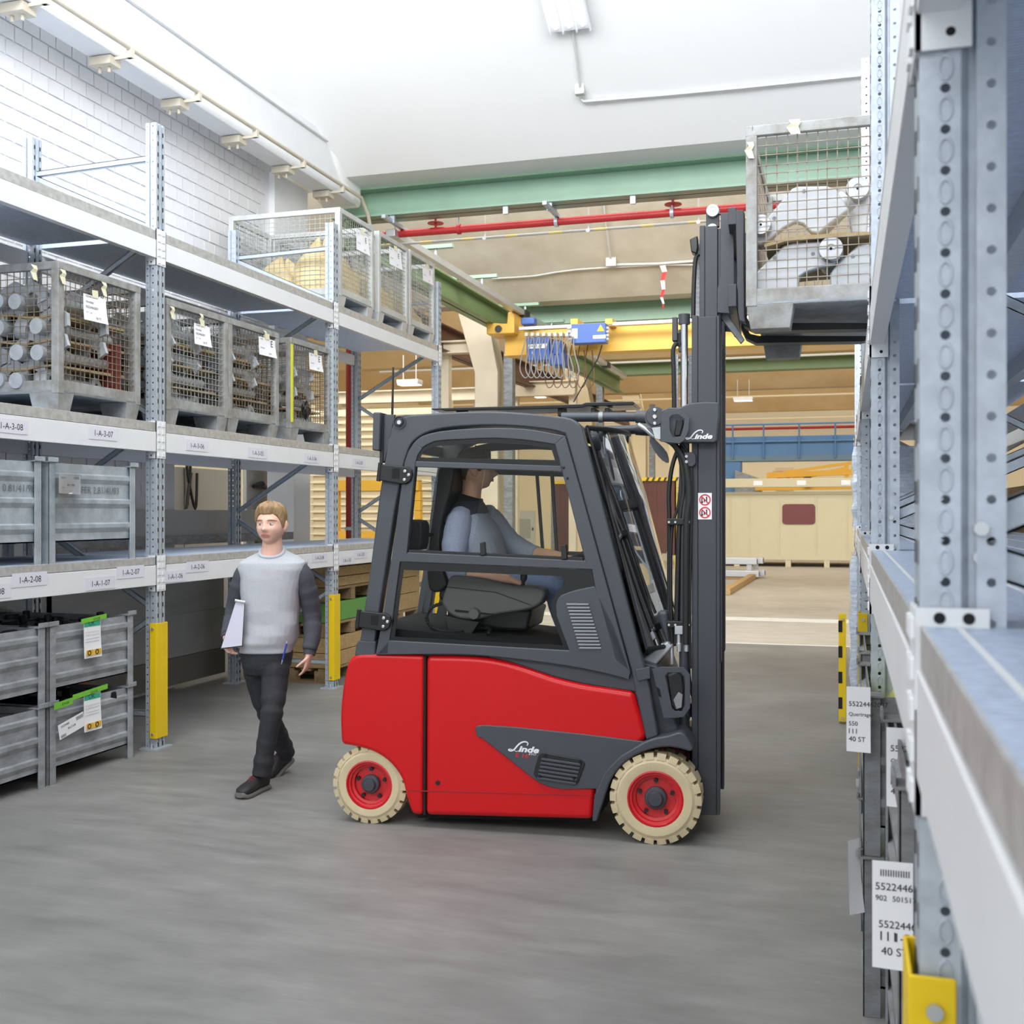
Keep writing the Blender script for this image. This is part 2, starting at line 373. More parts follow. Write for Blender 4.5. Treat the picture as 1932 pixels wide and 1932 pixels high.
jb = shell_pt(1096, 170); MB().box(-0.05, 0.05, -0.05, 0.03, -0.06, 0.06).build('junction_box', M_greyplastic, cd, bevel=0.01, loc=jb + Vector((0, -0.03, 0)))

# ---- green cross girders with red sprinkler line
def ibeam_x(y, x0, x1, z0, z1, w, m, label, fl=0.025):
    t = thing('steel_girder', label, 'girder')
    MB().box(x0, x1, y - w / 2, y + w / 2, z0, z0 + fl).box(x0, x1, y - w / 2, y + w / 2, z1 - fl, z1).box(x0, x1, y - 0.01, y + 0.01, z0, z1).build('profile', m, t)
    return t
gb = ibeam_x(12.52, -6.0, 6, 5.22, 5.57, 0.34, M_green, 'nearest green steel girder across the hall under the white shell')
for px in (748, 1042, 960 + 0, 1198):
    p = on_y(px, 395, 12.52); MB().box(p.x - 0.03, p.x + 0.03, 12.38, 12.42, 5.13, 5.22).build('clip', M_galv, gb)
ibeam_x(20.6, -6.0, 6, 5.22, 5.66, 0.4, M_green, 'second green steel girder under the bare concrete shell')
ibeam_x(28.7, -7.0, 8, 5.22, 5.62, 0.4, M_green2, 'moss green steel girder under the first warm-lit shell')
t = thing('sprinkler_pipe', 'red sprinkler pipe hung below the nearest green girder', 'pipe')
MB().cyl((-6.0, 12.75, 5.09), (6, 12.75, 5.09), 0.045, 14).build('pipe', M_redpipe, t, smooth=40)
for px in (746, 866, 1050, 1268):
    p = on_y(px, 410, 12.75); MB().lathe([(0.05, -0.02), (0.062, -0.02), (0.062, 0.02), (0.05, 0.02)], (p.x, 12.75, 5.09), (1, 0, 0), 14).build('coupling', M_redpipe if px in (866,) else M_galv, t, smooth=40)
    MB().box(p.x - 0.006, p.x + 0.006, 12.74, 12.76, 5.13, 5.26).build('hanger', M_galv, t)
for px in (822, 1270):
    p = on_y(px, 410, 12.75); MB().cyl((p.x, 12.75, 5.12), (p.x, 12.75, 5.3), 0.014, 8).lathe([(0.012, 0), (0.10, -0.02), (0.10, -0.03), (0.012, -0.03)], (p.x, 12.75, 5.21), (0, 0, 1), 12).build('sprinkler_head', M_redpipe, t, smooth=40)
for px in (745, 1042):
    p = on_y(px, 395, 12.5)
    MB().box(p.x - 0.025, p.x + 0.025, 12.15, 13.0, 5.135, 5.175).build('support_channel', M_galv, t)
t = thing('striped_conduit', 'thin grey conduit with yellow bands below the red pipe', 'conduit')
MB().cyl((-5.9, 12.85, 4.99), (6, 12.85, 4.99), 0.016, 8).build('pipe', mat('dull_grey_conduit', (158, 158, 154), 0.5), t, smooth=40)
M_hazard = mat('yellow_band', (190, 172, 104), 0.5)
for i in range(16):
    x = -5.6 + i * 0.55; MB().cyl((x, 12.85, 4.99), (x + 0.16, 12.85, 4.99), 0.0168, 8).build('band', M_hazard, t, smooth=40)
for px in (915, 1110, 1318):
    p = on_y(px, 430, 12.85); MB().cyl((p.x, 12.85, 4.96), (p.x, 12.85, 5.26), 0.008, 6).lathe([(0.0, 0), (0.025, 0), (0.025, 0.012), (0, 0.012)], (p.x, 12.83, 4.98), (0, -1, 0), 10).build('hanger', M_greyplastic, t)
# conduit, cable and warning tape on the bare concrete shell
t = thing('wall_conduit', 'pale conduit and loose cables along the bare concrete shell', 'conduit')
def sp1(px, py): return shell_pt(px, py, 1) + Vector((0, -0.03, -0.02))
MB().tube([sp1(1139, 378), sp1(1144, 420), sp1(1152, 484)], 0.018, 6).build('pipe', M_greyplastic, t, smooth=40)
MB().tube([sp1(1155, 497), sp1(1240, 495), sp1(1310, 490), sp1(1420, 482)], 0.022, 6).build('pipe', M_greyplastic, t, smooth=40)
MB().box(-0.09, 0.09, -0.05, 0.02, -0.09, 0.09).build('junction_box', M_greyplastic, t, bevel=0.01, loc=sp1(1154, 491))
MB().tube([sp1(930, 523), sp1(970, 521), sp1(1010, 518), sp1(1050, 511), sp1(1090, 506), sp1(1150, 502), sp1(1250, 497), sp1(1310, 497)], 0.015, 6).build('cable', M_greyplastic, t, smooth=40)
M_tapered = mat('red_white_tape', (205, 45, 45), 0.5)
tp = MB(); prev = None
for i, (px, py) in enumerate(((1250, 500), (1254, 512), (1250, 528), (1252, 545), (1248, 560), (1252, 572), (1250, 581))):
    p = on_y(px, py, sp1(1250, 498).y - 0.03); wd = 0.05 * (1 - i / 8.0); cur = [p + Vector((-wd, 0.01, 0)), p + Vector((wd, -0.01, 0))]
    if prev: tp.add([prev[0], prev[1], cur[1], cur[0]], [(0, 1, 2, 3)], i % 2)
    prev = cur
o = tp.build('barrier_tape', [M_tapered, M_paper]); tag(o, 'red and white barrier tape dangling from the conduit', 'tape')
# ================================================================ racks
def perf_strip(mb, o, ax, az, W, H, pitch, r, z0=0.0, mi=0, nrm=None, oval=None):
    """plate W wide, H high with a column of round holes at the given pitch"""
    o = Vector(o); ax = Vector(ax); az = Vector(az); n = max(1, int(round(H / pitch))); p = H / n; cx = W / 2
    for i in range(n):
        b = o + az * (p * i); cz = p / 2
        out = [(0, 0), (W / 2, 0), (W, 0), (W, p / 2), (W, p), (W / 2, p), (0, p), (0, p / 2)]
        ang = [225, 270, 315, 0, 45, 90, 135, 180]
        inn = [(cx + r * math.cos(math.radians(a)), cz + r * math.sin(math.radians(a))) for a in ang]
        vs = [b + ax * q[0] + az * q[1] for q in out] + [b + ax * q[0] + az * q[1] for q in inn]
        mb.add(vs, [(k, (k + 1) % 8, 8 + (k + 1) % 8, 8 + k) for k in range(8)], mi)
        if oval:
            e = Vector(nrm); m = 16; c = b + ax * cx + az * (cz + p / 2); vs = []
            for (ro, h) in ((1.0, 0), (0.9, 0.0022), (0.72, 0.0022), (0.66, 0.0003)):
                for k in range(m):
                    t = 2 * math.pi * k / m; vs.append(c + ax * (oval[0] * ro * math.cos(t)) + az * (oval[1] * ro * math.sin(t)) + e * h)
            mb.add(vs, [(s * m + k, s * m + (k + 1) % m, (s + 1) * m + (k + 1) % m, (s + 1) * m + k) for s in range(3) for k in range(m)] , mi)
def rack_post(parent, x, y, H, sx, fine=False, w=0.10, dp=0.085, z0=0.0):
    """upright at aisle-face x, near edge y; sx = direction from the aisle into the rack (+1/-1)"""
    mb = MB(); X = Vector((sx, 0, 0)); Z = Vector((0, 0, 1)); Yv = Vector((0, 1, 0))
    o = Vector((x, y, z0)); h = H - z0
    for (yy, nn) in ((0, -1), (w, 1)):
        b = o + Yv * yy
        perf_strip(mb, b + X * 0.012, X, Z, dp * 0.42 - 0.006, h, 0.05, 0.0062, nrm=(0, nn, 0), oval=(0.0092, 0.0175) if fine else None)
        mb.add([b + X * (0.006 + dp * 0.42), b + X * (0.006 + dp * 0.52) + Yv * (-nn * 0.014), b + X * (0.006 + dp * 0.52) + Yv * (-nn * 0.014) + Z * h, b + X * (0.006 + dp * 0.42) + Z * h], [(0, 1, 2, 3)])
        mb.add([b + X * (0.006 + dp * 0.52) + Yv * (-nn * 0.014), b + X * (dp * 0.66) + Yv * (-nn * 0.014), b + X * (dp * 0.66) + Yv * (-nn * 0.014) + Z * h, b + X * (0.006 + dp * 0.52) + Yv * (-nn * 0.014) + Z * h], [(0, 1, 2, 3)])
        perf_strip(mb, b + X * (dp * 0.66), X, Z, dp * 0.34, h, 0.05, 0.0058)
        mb.add([b + X * (dp * 0.66) + Yv * (-nn * 0.014), b + X * (dp * 0.66), b + X * (dp * 0.66) + Z * h, b + X * (dp * 0.66) + Yv * (-nn * 0.014) + Z * h], [(0, 1, 2, 3)])
    # aisle face with two rows of slots, recessed band between
    mb.frame(o + X * 0.012 + Yv * 0.004, X, Yv, Z, 0.004, w - 0.008, h)
    for yy in (0.0, w - 0.022):
        mb.frame(o + Yv * yy, X, Yv, Z, 0.012, 0.022, h)
    mb.frame(o + Yv * (w / 2 - 0.012), X, Yv, Z, 0.012, 0.024, h)
    nb = int(h / 0.075)
    for i in range(nb):
        for yy in (0.012, w - 0.030):
            mb.frame(o + X * -0.0008 + Yv * (yy + 0.004) + Z * (i * 0.075 + 0.02), X, Yv, Z, 0.002, 0.010, 0.030, 1)
    p = mb.build('post', [M_galv, M_hole], parent)
    if z0 == 0:
        b = MB().box(min(x - sx * 0.03, x + sx * (dp + 0.03)), max(x - sx * 0.03, x + sx * (dp + 0.03)), y - 0.04, y + w + 0.05, 0.0, 0.012)
        b.cyl((x + sx * 0.02, y - 0.025, 0.0), (x + sx * 0.02, y - 0.025, 0.045), 0.008, 8); b.build('foot_plate', M_galv, parent)
    return p
def bracket(parent, x, y, z0, z1, sx, w=0.10):
    """white beam end connector wrapping the upright"""
    mb = MB(); xo = x - sx * 0.006
    mb.frame((xo, y - 0.008, z0), (sx, 0, 0), (0, 1, 0), (0, 0, 1), 0.008, w + 0.016, z1 - z0)
    mb.frame((xo, y - 0.008, z0), (sx, 0, 0), (0, 1, 0), (0, 0, 1), 0.065, 0.005, z1 - z0)
    mb.frame((xo, y + w + 0.003, z0), (sx, 0, 0), (0, 1, 0), (0, 0, 1), 0.065, 0.005, z1 - z0)
    n = int((z1 - z0) / 0.05)
    for i in range(n):
        for yy in (0.01, w - 0.04):
            mb.frame((xo - sx * 0.005, y + yy, z0 + 0.012 + i * (z1 - z0) / n), (sx, 0, 0), (0, 1, 0), (0, 0, 1), 0.006, 0.03, 0.026)
    for zz in (z0 + 0.02,):
        mb.cyl((x + sx * 0.035, y - 0.0086, zz), (x + sx * 0.035, y - 0.0075, zz), 0.006, 10, 1)
    return mb.build('beam_connector', [M_white, M_hole], parent, bevel=0.002)
def beam(parent, x, y0, y1, z0, z1, sx):
    t = sx * 0.05
    pr = [(x, z0), (x + t, z0), (x + t, z1), (x + t * 0.5, z1), (x + t * 0.5, z1 - 0.012), (x, z1 - 0.012)]
    return MB().prism(pr, y0, y1).build('beam', M_white, parent, bevel=0.003)
def brace(parent, x, z0, x2, z1, y, m=None):
    a = Vector((x, y, z0)); b = Vector((x2, y, z1)); d = (b - a); L = d.length; d.normalize(); n = d.cross(Vector((0, 1, 0)))
    mb = MB(); mb.frame(a - n * 0.02 , d, Vector((0, 1, 0)), n, L, 0.004, 0.04); mb.frame(a - n * 0.02, d, Vector((0, 1, 0)), n, L, 0.028, 0.004); mb.frame(a + n * 0.016, d, Vector((0, 1, 0)), n, L, 0.028, 0.004)
    o = mb.build('brace', m or M_galv, parent)
    MB().cyl(a + Vector((0, -0.035, 0)), a + Vector((0, 0.01, 0)), 0.009, 8).build('bolt', M_bolt, o)
    return o
def label_plate(parent, text, x, y, z, w, h, sx, tilt=0.0):
    """printed location sign on a beam face that looks along -sx"""
    mb = MB(); n = Vector((-sx, 0, 0)); a = Vector((0, 1, 0)) if sx < 0 else Vector((0, -1, 0)); b = Vector((0, 0, 1))
    o = Vector((x, y, z)) + n * 0.0015
    mb.frame(o, a, b, n, w, h, 0.002)
    add_text(mb, text, o + n * 0.0026 + a * (w / 2) + b * (h * 0.27), a, b, h * 0.46, 1)
    return mb.build('location_sign', [M_sign, M_ink], parent)
M_sign = mat('sign_card', (226, 226, 236), 0.6)
def deck(parent, x0, x1, y0, y1, z, m, t=0.03, n=4, gap=0.004):
    L = (y1 - y0) / n
    for i in range(n):
        mb = MB().box(x0, x1, y0 + i * L + gap / 2, y0 + (i + 1) * L - gap / 2, z - t, z); mb.build('deck_panel', m, parent)
def guard(parent_or_none, x, y, z0, z1, sx, label, w=0.10, stripes=False):
    t = thing('post_guard', label, 'guard', (x, y, 0)); mb = MB()
    xo = -sx * 0.014
    mb.frame((xo, -0.012, z0), (sx, 0, 0), (0, 1, 0), (0, 0, 1), 0.006, w + 0.024, z1 - z0)
    mb.frame((xo, -0.018, z0), (sx, 0, 0), (0, 1, 0), (0, 0, 1), 0.055, 0.006, z1 - z0)
    mb.frame((xo, w + 0.012, z0), (sx, 0, 0), (0, 1, 0), (0, 0, 1), 0.055, 0.006, z1 - z0)
    mb.build('shield', M_yellow, t, bevel=0.004)
    for zz in (z0 + 0.03, z1 - 0.04):
        MB().cyl((xo + sx * 0.03, -0.026, zz), (xo + sx * 0.03, -0.016, zz), 0.010, 10).build('bolt', M_bolt, t, smooth=40)
    return t

# ---------------------------------------------------------------- rack on the left
RL = thing('pallet_rack', 'tall galvanised pallet rack with white beams against the brick wall', 'rack')
PY = [3.92, 6.72, 9.52, 12.32]; PW = 0.10; HT = 4.38; XB = RXL - 1.12
for y in PY:
    rack_post(RL, RXL, y, HT, -1)
    rack_post(RL, XB + 0.085, y, HT + 0.0, -1)
    zz = [0.28, 0.62, 1.5, 2.36, 3.2, 4.12]
    if y > 4:
        xa, xb = RXL - 0.06, XB + 0.05; yb = y + 0.045
        brace(RL, xa, 0.24, xb, 0.24, yb)
        for i, (za, zc) in enumerate(((0.24, 0.95), (0.95, 1.62), (1.62, 2.30), (2.30, 2.98), (2.98, 3.62), (3.62, 4.13))):
            if i % 2 == 0: brace(RL, xb, za + 0.03, xa, zc - 0.03, yb)
            else: brace(RL, xa, za + 0.03, xb, zc - 0.03, yb)
        brace(RL, xa, 4.15, xb, 4.12, yb)
LV = [(1.15, 1.29, 1.345), (2.08, 2.22, 2.285), (3.43, 3.56, 3.625)]
for li, (z0, z1, zt) in enumerate(LV):
    for bi in range(3):
        ya, yb = PY[bi] + PW, PY[bi + 1]
        f = beam(RL, RXL + 0.004, ya, yb, z0, z1 + 0.01, -1)
        beam(RL, XB + 0.05, ya, yb, z0, z1, -1)
        MB().box(RXL - 0.05, RXL - 0.002, ya + 0.004, yb - 0.004, z1 + 0.002, zt).build('deck_edge', M_lip, RL, bevel=0.002)
        if li == 0 and bi == 1: deck(RL, XB + 0.06, RXL - 0.05, ya, yb, zt, M_deck, 0.035, 3)
        else: deck(RL, XB + 0.06, RXL - 0.05, ya, yb, zt, M_deck, 0.035, 3)
    for y in PY[1:]:
        bracket(RL, RXL, y, z0 - 0.045, zt + 0.012, -1)
# location signs (px of left edge, px of right edge, y centre on the beam)
def sign_at(text, px0, px1, pyc, h):
    x = RXL + 0.004; a = on_x(px0, pyc, x); b = on_x(px1, pyc, x)
    label_plate(RL, text, x, a.y, (a.z + b.z) / 2 - h / 2, b.y - a.y, h, -1)
for s in (('1-A-3-08', -12, 52, 803, 0.082), ('1-A-3-07', 167, 221, 817, 0.084), ('1-A-3-06', 350, 392, 840, 0.080), ('1-A-3-05', 468, 503, 854, 0.080), ('1-A-3-04', 573, 602, 864, 0.078), ('1-A-3-03', 664, 689, 872, 0.076),
          ('1-A-2-08', 22, 88, 1092, 0.082), ('1-A-1-08', -52, 19, 1116, 0.082), ('1-A-1-07', 161, 216, 1099, 0.082), ('1-A-2-07', 220, 271, 1078, 0.082), ('1-A-1-06', 309, 350, 1086, 0.082), ('1-A-2-06', 351, 393, 1068, 0.080),
          ('1-A-1-04', 556, 585, 1063, 0.078), ('1-A-2-04', 587, 617, 1051, 0.078), ('1-A-1-03', 641, 667, 1056, 0.078), ('1-A-2-03', 667, 693, 1045, 0.076)):
    sign_at(*s)
guard(None, RXL, PY[1], 0.08, 0.885, -1, 'yellow post guard on the rack upright beside the stacked grey boxes')
guard(None, RXL, PY[2], 0.08, 0.885, -1, 'yellow post guard on the rack upright between the walking person and the truck')
guard(None, RXL, PY[3], 0.08, 0.885, -1, 'yellow post guard on the far rack upright seen through the truck cab')

# ---------------------------------------------------------------- wire mesh pallet boxes
M_mess = mat('rust_red_plate', (122, 52, 42), 0.7, 0, 0.2, 8)
def cage(label, loc, L=0.82, D=1.2, H=0.90, rotz=0.0, nx=13, ny=10, mw=None, mp=None, group=None, deep=22, t=0.0042, post=0.05):
    """mesh box: x = depth into the rack (0..D), y = along the aisle (0..L); origin at the near lower aisle corner"""
    mw = mw or M_wire; mp = mp or M_cagepaint
    o = thing('mesh_pallet_box', label, 'mesh box', loc, rotz, group)
    zb = 0.115
    for (x, y) in ((0, 0), (0, L - post), (D - post, 0), (D - post, L - post)):
        MB().box(x - 0.002, x + post + 0.002, y - 0.002, y + post + 0.002, zb - 0.008, H).build('corner_post', mp, o, bevel=0.004)
    for (x, y) in ((0, 0), (0, L - 0.15), (D - 0.22, 0), (D - 0.22, L - 0.15)):
        a0, a1, b0, b1 = x, x + 0.22, y, y + 0.15; s = 0.018
        mb = MB().loft([[(a0 + s, b0 + s, 0), (a1 - s, b0 + s, 0), (a1 - s, b1 - s, 0), (a0 + s, b1 - s, 0)], [(a0, b0, zb), (a1, b0, zb), (a1, b1, zb), (a0, b1, zb)]])
        mb.build('foot', mp, o, bevel=0.005)
    MB().box(0, D, 0, L, zb, zb + 0.012).build('floor_plate', M_galv2, o)
    for (a, b, c, d) in ((0.001, 0.03, 0, L), (D - 0.03, D - 0.001, 0, L), (0, D, 0.001, 0.03), (0, D, L - 0.03, L - 0.001)):
        MB().box(a, b, c, d, zb - 0.005, zb + 0.075).build('base_rail', mp, o, bevel=0.003)
    for (a, b, c, d) in ((-0.004, 0.03, -0.003, L + 0.003), (D - 0.03, D + 0.004, -0.003, L + 0.003), (0.03, D - 0.03, -0.003, 0.03), (0.03, D - 0.03, L - 0.03, L + 0.003)):
        MB().box(a, b, c, d, H - 0.028, H + 0.022).build('top_rail', mp, o, bevel=0.005)
    z0, z1 = zb + 0.075, H - 0.028
    for (oo, ax, W, n, k) in (((0.022, post, z0), (0, 1, 0), L - 2 * post, (-1, 0, 0), nx), ((D - 0.022, post, z0), (0, 1, 0), L - 2 * post, (1, 0, 0), nx), ((post, 0.022, z0), (1, 0, 0), D - 2 * post, (0, -1, 0), deep), ((post, L - 0.022, z0), (1, 0, 0), D - 2 * post, (0, 1, 0), deep)):
        mb = MB(); bars(mb, oo, ax, (0, 0, 1), n, W, z1 - z0, k, ny, t, 0, 0.004); p = mb.build('wire_mesh', mw, o); p['kind'] = 'stuff'
    return o
def paper_tag(label, o, ax, ay, n, w, h, lines, name='paper_tag', big=None, group=None, curl=0.03, tape=True, header=None):
    """slightly curled printed sheet; o = top left corner"""
    t = thing(name, label, 'paper tag', o, group=group); ax = Vector(ax).normalized(); ay = Vector(ay).normalized(); nn = Vector(n).normalized()
    mb = MB(); K = 8
    def P(u, v, e=0.0):
        b = curl * (v ** 2) * (0.35 + 0.65 * u); return ax * (u * w) - ay * (v * h) + nn * (b + e)
    vs = [P(i / K, j / K) for j in range(K + 1) for i in range(K + 1)]
    mb.add(vs, [(j * (K + 1) + i, j * (K + 1) + i + 1, (j + 1) * (K + 1) + i + 1, (j + 1) * (K + 1) + i) for j in range(K) for i in range(K)])
    mb.build('sheet', M_paper, t, smooth=60)
    ink = MB()
    def txt(s, u, v, size, al='l'):
        vv, ff = text_poly(s, size); x0 = min(p[0] for p in vv) if vv else 0
        pts = []
        for p in vv: pts.append(P((u * w + p[0] - x0) / w, v - p[1] / h, 0.0016))
        ink.add(pts, ff)
    for (s, u, v, size) in lines: txt(s, u, v, size)
    if lines: ink.build('print', M_ink, t)
    if tape:
        MB().add([-ax * 0.0 + ay * 0.035 + nn * 0.004 + ax * (w * 0.35), ax * (w * 0.62) + ay * 0.04 + nn * 0.004, ax * (w * 0.64) - ay * 0.008 + nn * 0.004, ax * (w * 0.38) - ay * 0.012 + nn * 0.004], [(0, 1, 2, 3)]).build('tape', M_tape, t)
    return t
def tape_bit(o, ax, ay, n, w, h, label):
    ax = Vector(ax); ay = Vector(ay); n = Vector(n); o = Vector(o)
    mb = MB(); vs = []
    for j in range(5):
        b = 0.012 * math.sin(j * 1.3); k = 0.012 * math.sin(j * 2.1)
        vs += [ax * k - ay * (h * j / 4) + n * (0.004 + abs(b)), ax * (w + k * 0.5) - ay * (h * j / 4) + n * (0.004 + abs(b) * 0.4)]
    mb.add(vs, [(2 * j, 2 * j + 1, 2 * j + 3, 2 * j + 2) for j in range(4)])
    return tag(mb.build('tape_strip', M_tape, loc=o), label, 'tape')
AX, AZ, NX = (0, 1, 0), (0, 0, 1), (1, 0, 0)
def strut_mesh(kind):
    """forged arm: tube with flat eye plates at both ends"""
    mb = MB()
    if kind == 0:
        mb.tube([(0, 0.06, 0), (0, 0.62, 0)], 0.045, 12)
        for y in (0.04, 0.64):
            mb.lathe([(0.028, -0.045), (0.07, -0.045), (0.07, 0.045), (0.028, 0.045)], (0, y, 0), (1, 0, 0), 14)
        mb.prism([(0.02, -0.05), (0.10, 0.03), (0.20, 0.09), (0.34, 0.10), (0.40, 0.06), (0.32, -0.03), (0.2, -0.06)], -0.012, 0.012, 'yz')
    else:
        mb.tube([(-0.02, 0.03, 0), (0.0, 0.3, 0.01), (0.02, 0.66, 0)], [0.05, 0.042, 0.05], 12)
        mb.prism([(0.0, -0.06), (0.05, 0.06), (0.13, 0.12), (0.22, 0.10), (0.24, 0.0), (0.14, -0.05)], -0.05, -0.03, 'yz')
        mb.prism([(0.0, -0.06), (0.05, 0.06), (0.13, 0.12), (0.22, 0.10), (0.24, 0.0), (0.14, -0.05)], 0.03, 0.05, 'yz')
        mb.lathe([(0.0, -0.06), (0.04, -0.06), (0.04, 0.06), (0.0, 0.06)], (0, 0.14, 0.04), (1, 0, 0), 12)
    return mb.mesh('forged_strut', M_steelpart, 35)
ARM = [strut_mesh(0), strut_mesh(1)]
def fork_mesh():
    """clevis seen end on: round boss with a forked plate"""
    mb = MB(); mb.lathe([(0, -0.09), (0.05, -0.09), (0.05, 0.25), (0.035, 0.30), (0.035, 0.8), (0, 0.8)], (0, 0, 0), (0, 1, 0), 14)
    mb.prism([(-0.05, 0.0), (-0.07, 0.07), (0.02, 0.15), (0.13, 0.13), (0.16, 0.06), (0.10, 0.02), (0.09, 0.07), (0.03, 0.09), (0.0, 0.03)], 0.02, 0.055, 'xz')
    mb.prism([(-0.05, 0.0), (-0.07, 0.07), (0.02, 0.15), (0.13, 0.13), (0.16, 0.06), (0.10, 0.02), (0.09, 0.07), (0.03, 0.09), (0.0, 0.03)], 0.50, 0.535, 'xz')
    return mb.mesh('forged_strut', M_steelpart, 35)
FORK = fork_mesh()
ORD = ('first', 'second', 'third', 'fourth', 'fifth', 'sixth', 'seventh')
def fill_arms(cx, y0, z0, L, D, n_layers, per, label, group, h=0.163, bname='separator_board'):
    for k in range(n_layers):
        zz = z0 + 0.195 + k * h
        if k:
            b = MB(); N = 10; vs = []
            for i in range(N + 1):
                x = cx - 0.06 - (D - 0.12) * i / N; zc = zz - 0.075 + 0.014 * math.sin(i * 1.4 + k)
                vs += [(x, y0 + 0.06, zc), (x, y0 + L - 0.06, zc + 0.01), (x, y0 + L - 0.06, zc - 0.006), (x, y0 + 0.06, zc - 0.012)]
            b.loft([vs[4 * i:4 * i + 4] for i in range(N + 1)])
            tag(b.build(bname, M_board, smooth=60), '%s brown fibre board in %s' % (('', 'lowest', 'middle', 'topmost')[k], label), 'board', 'boards between the %s' % group)
        for i in range(per):
            me = FORK if (i + k) % 3 else ARM[k % 2]
            o = bpy.data.objects.new('forged_strut', me); COL.objects.link(o)
            o.location = (cx - 0.13 - i * (D - 0.3) / max(1, per - 1) + random.uniform(-0.015, 0.015), y0 + 0.05 + random.uniform(0, 0.01), zz + random.uniform(-0.005, 0.01))
            o.rotation_euler = (0, random.uniform(-0.35, 0.35), random.uniform(-0.05, 0.05)); s = (L - 0.14) / 0.92; o.scale = (1, s, 1)
            tag(o, 'forged arm, %s layer, %s from aisle, in %s' % (('lowest', 'second', 'third', 'topmost')[k], ORD[i], label), 'steel part', group)
zB = LV[1][2]; zC = LV[2][2]
def rotcage(label, y, z, x=RXL - 0.03, **k):
    """mesh box in the left rack: depth runs towards -X"""
    o = cage(label, (x, y, z), **k); o.scale = (-1, 1, 1); return o
ya0 = on_x(110, 750, RXL - 0.03).y
rotcage('rusty grey mesh box nearest the camera, full of steel arms, with red plate', ya0, zB, nx=16, ny=16, L=0.83, H=0.90)
fill_arms(RXL - 0.05, ya0, zB, 0.83, 1.2, 4, 7, 'the rusty mesh box nearest the camera', 'steel arms in the nearest mesh box')
o = MB().box(RXL - 0.55, RXL - 0.06, ya0 + 0.62, ya0 + 0.66, zB + 0.13, zB + 0.50).build('partition_plate', M_mess); tag(o, 'rust red plate standing inside the nearest mesh box', 'plate')
cy = [on_x(p, 750, RXL - 0.03).y for p in (315, 432, 549)]
rotcage('grey mesh box of steel arms right behind the first upright', cy[0], zB, nx=15, ny=16, mw=M_wire2, L=0.82, H=0.88)
fill_arms(RXL - 0.05, cy[0], zB, 0.82, 1.2, 4, 6, 'the mesh box behind the first upright', 'steel arms in the second mesh box')
rotcage('middle mesh box of the bay, pale frame with white tag marked E', cy[1], zB, nx=15, ny=16, L=0.80, H=0.88)
fill_arms(RXL - 0.05, cy[1], zB, 0.80, 1.2, 4, 5, 'the middle mesh box of the bay', 'steel arms in the third mesh box')
rotcage('rusty mesh box with a yellow strip on its post beside the second upright', cy[2], zB, nx=15, ny=16, L=0.79, H=0.88)
fill_arms(RXL - 0.05, cy[2], zB, 0.79, 1.2, 3, 4, 'the mesh box with the yellow strip', 'steel arms in the fourth mesh box')
o = MB().box(RXL - 0.03, RXL - 0.022, cy[2] - 0.004, cy[2] + 0.025, zB + 0.16, zB + 0.84).build('edge_strip', mat('lime_strip', (226, 226, 40), 0.5)); tag(o, 'lime yellow strip taped to the post of the rusty mesh box', 'strip')
# dark plastic knot in the last box
bag = MB()
def blob(mb, c, r, seed, n=14, m=9, amp=0.25, sq=(1, 1, 1), mi=0):
    rnd = random.Random(seed); ph = [rnd.uniform(0, 6.28) for _ in range(6)]
    rings = []
    for j in range(1, m):
        a = math.pi * j / m; ring = []
        for i in range(n):
            t = 2 * math.pi * i / n
            k = 1 + amp * (0.5 * math.sin(3 * t + ph[0] + 2 * a) + 0.3 * math.sin(5 * t + ph[1] - 3 * a) + 0.3 * math.sin(4 * a + ph[2]))
            ring.append((c[0] + r * k * math.sin(a) * math.cos(t) * sq[0], c[1] + r * k * math.sin(a) * math.sin(t) * sq[1], c[2] + r * k * math.cos(a) * sq[2]))
        rings.append(ring)
    mb.loft(rings, mi)
p = on_x(577, 772, RXL - 0.0)
blob(bag, (0, 0, 0), 0.062, 3, 16, 10, 0.4, (0.5, 0.8, 1.2)); o = bag.build('plastic_bundle', mat('black_film', (28, 28, 30), 0.18), smooth=25, loc=p); tag(o, 'crumpled black plastic knot on the last mesh box', 'plastic')
# tags and tape on these boxes
xT = RXL - 0.005
def left_tag(px0, py0, px1, py1, label, lines, **k):
    a = on_x(px0, py0, xT); b = on_x(px1, py1, xT); h = k.pop('h', abs(a.z - b.z))
    return paper_tag(label, a, AX, AZ, NX, b.y - a.y, h, lines, group='paper tags on the mesh boxes', curl=k.pop('curl', 0.02), **k)
L1 = [('7552446', 0.1, 0.10, 0.012), ('TRAVERSE', 0.1, 0.32, 0.012), ('55224462007', 0.1, 0.52, 0.016), ('111  1-A', 0.1, 0.72, 0.012), ('50 ST', 0.5, 0.9, 0.016)]
left_tag(157, 552, 200, 590, 'white paper tag on the nearest rusty mesh box', L1, h=0.165)
left_tag(366, 608, 396, 645, 'white paper tag on the mesh box behind the first upright', L1, h=0.155)
E1 = [('55224', 0.1, 0.14, 0.012), ('E', 0.72, 0.42, 0.055), ('TRAVERSE', 0.1, 0.62, 0.010), ('20 ST', 0.55, 0.88, 0.014)]
left_tag(488, 633, 519, 667, 'white paper tag with letter E on the middle mesh box', E1, h=0.15)
left_tag(583, 664, 607, 694, 'white paper tag with letter E on the box with yellow strip', E1, h=0.15)
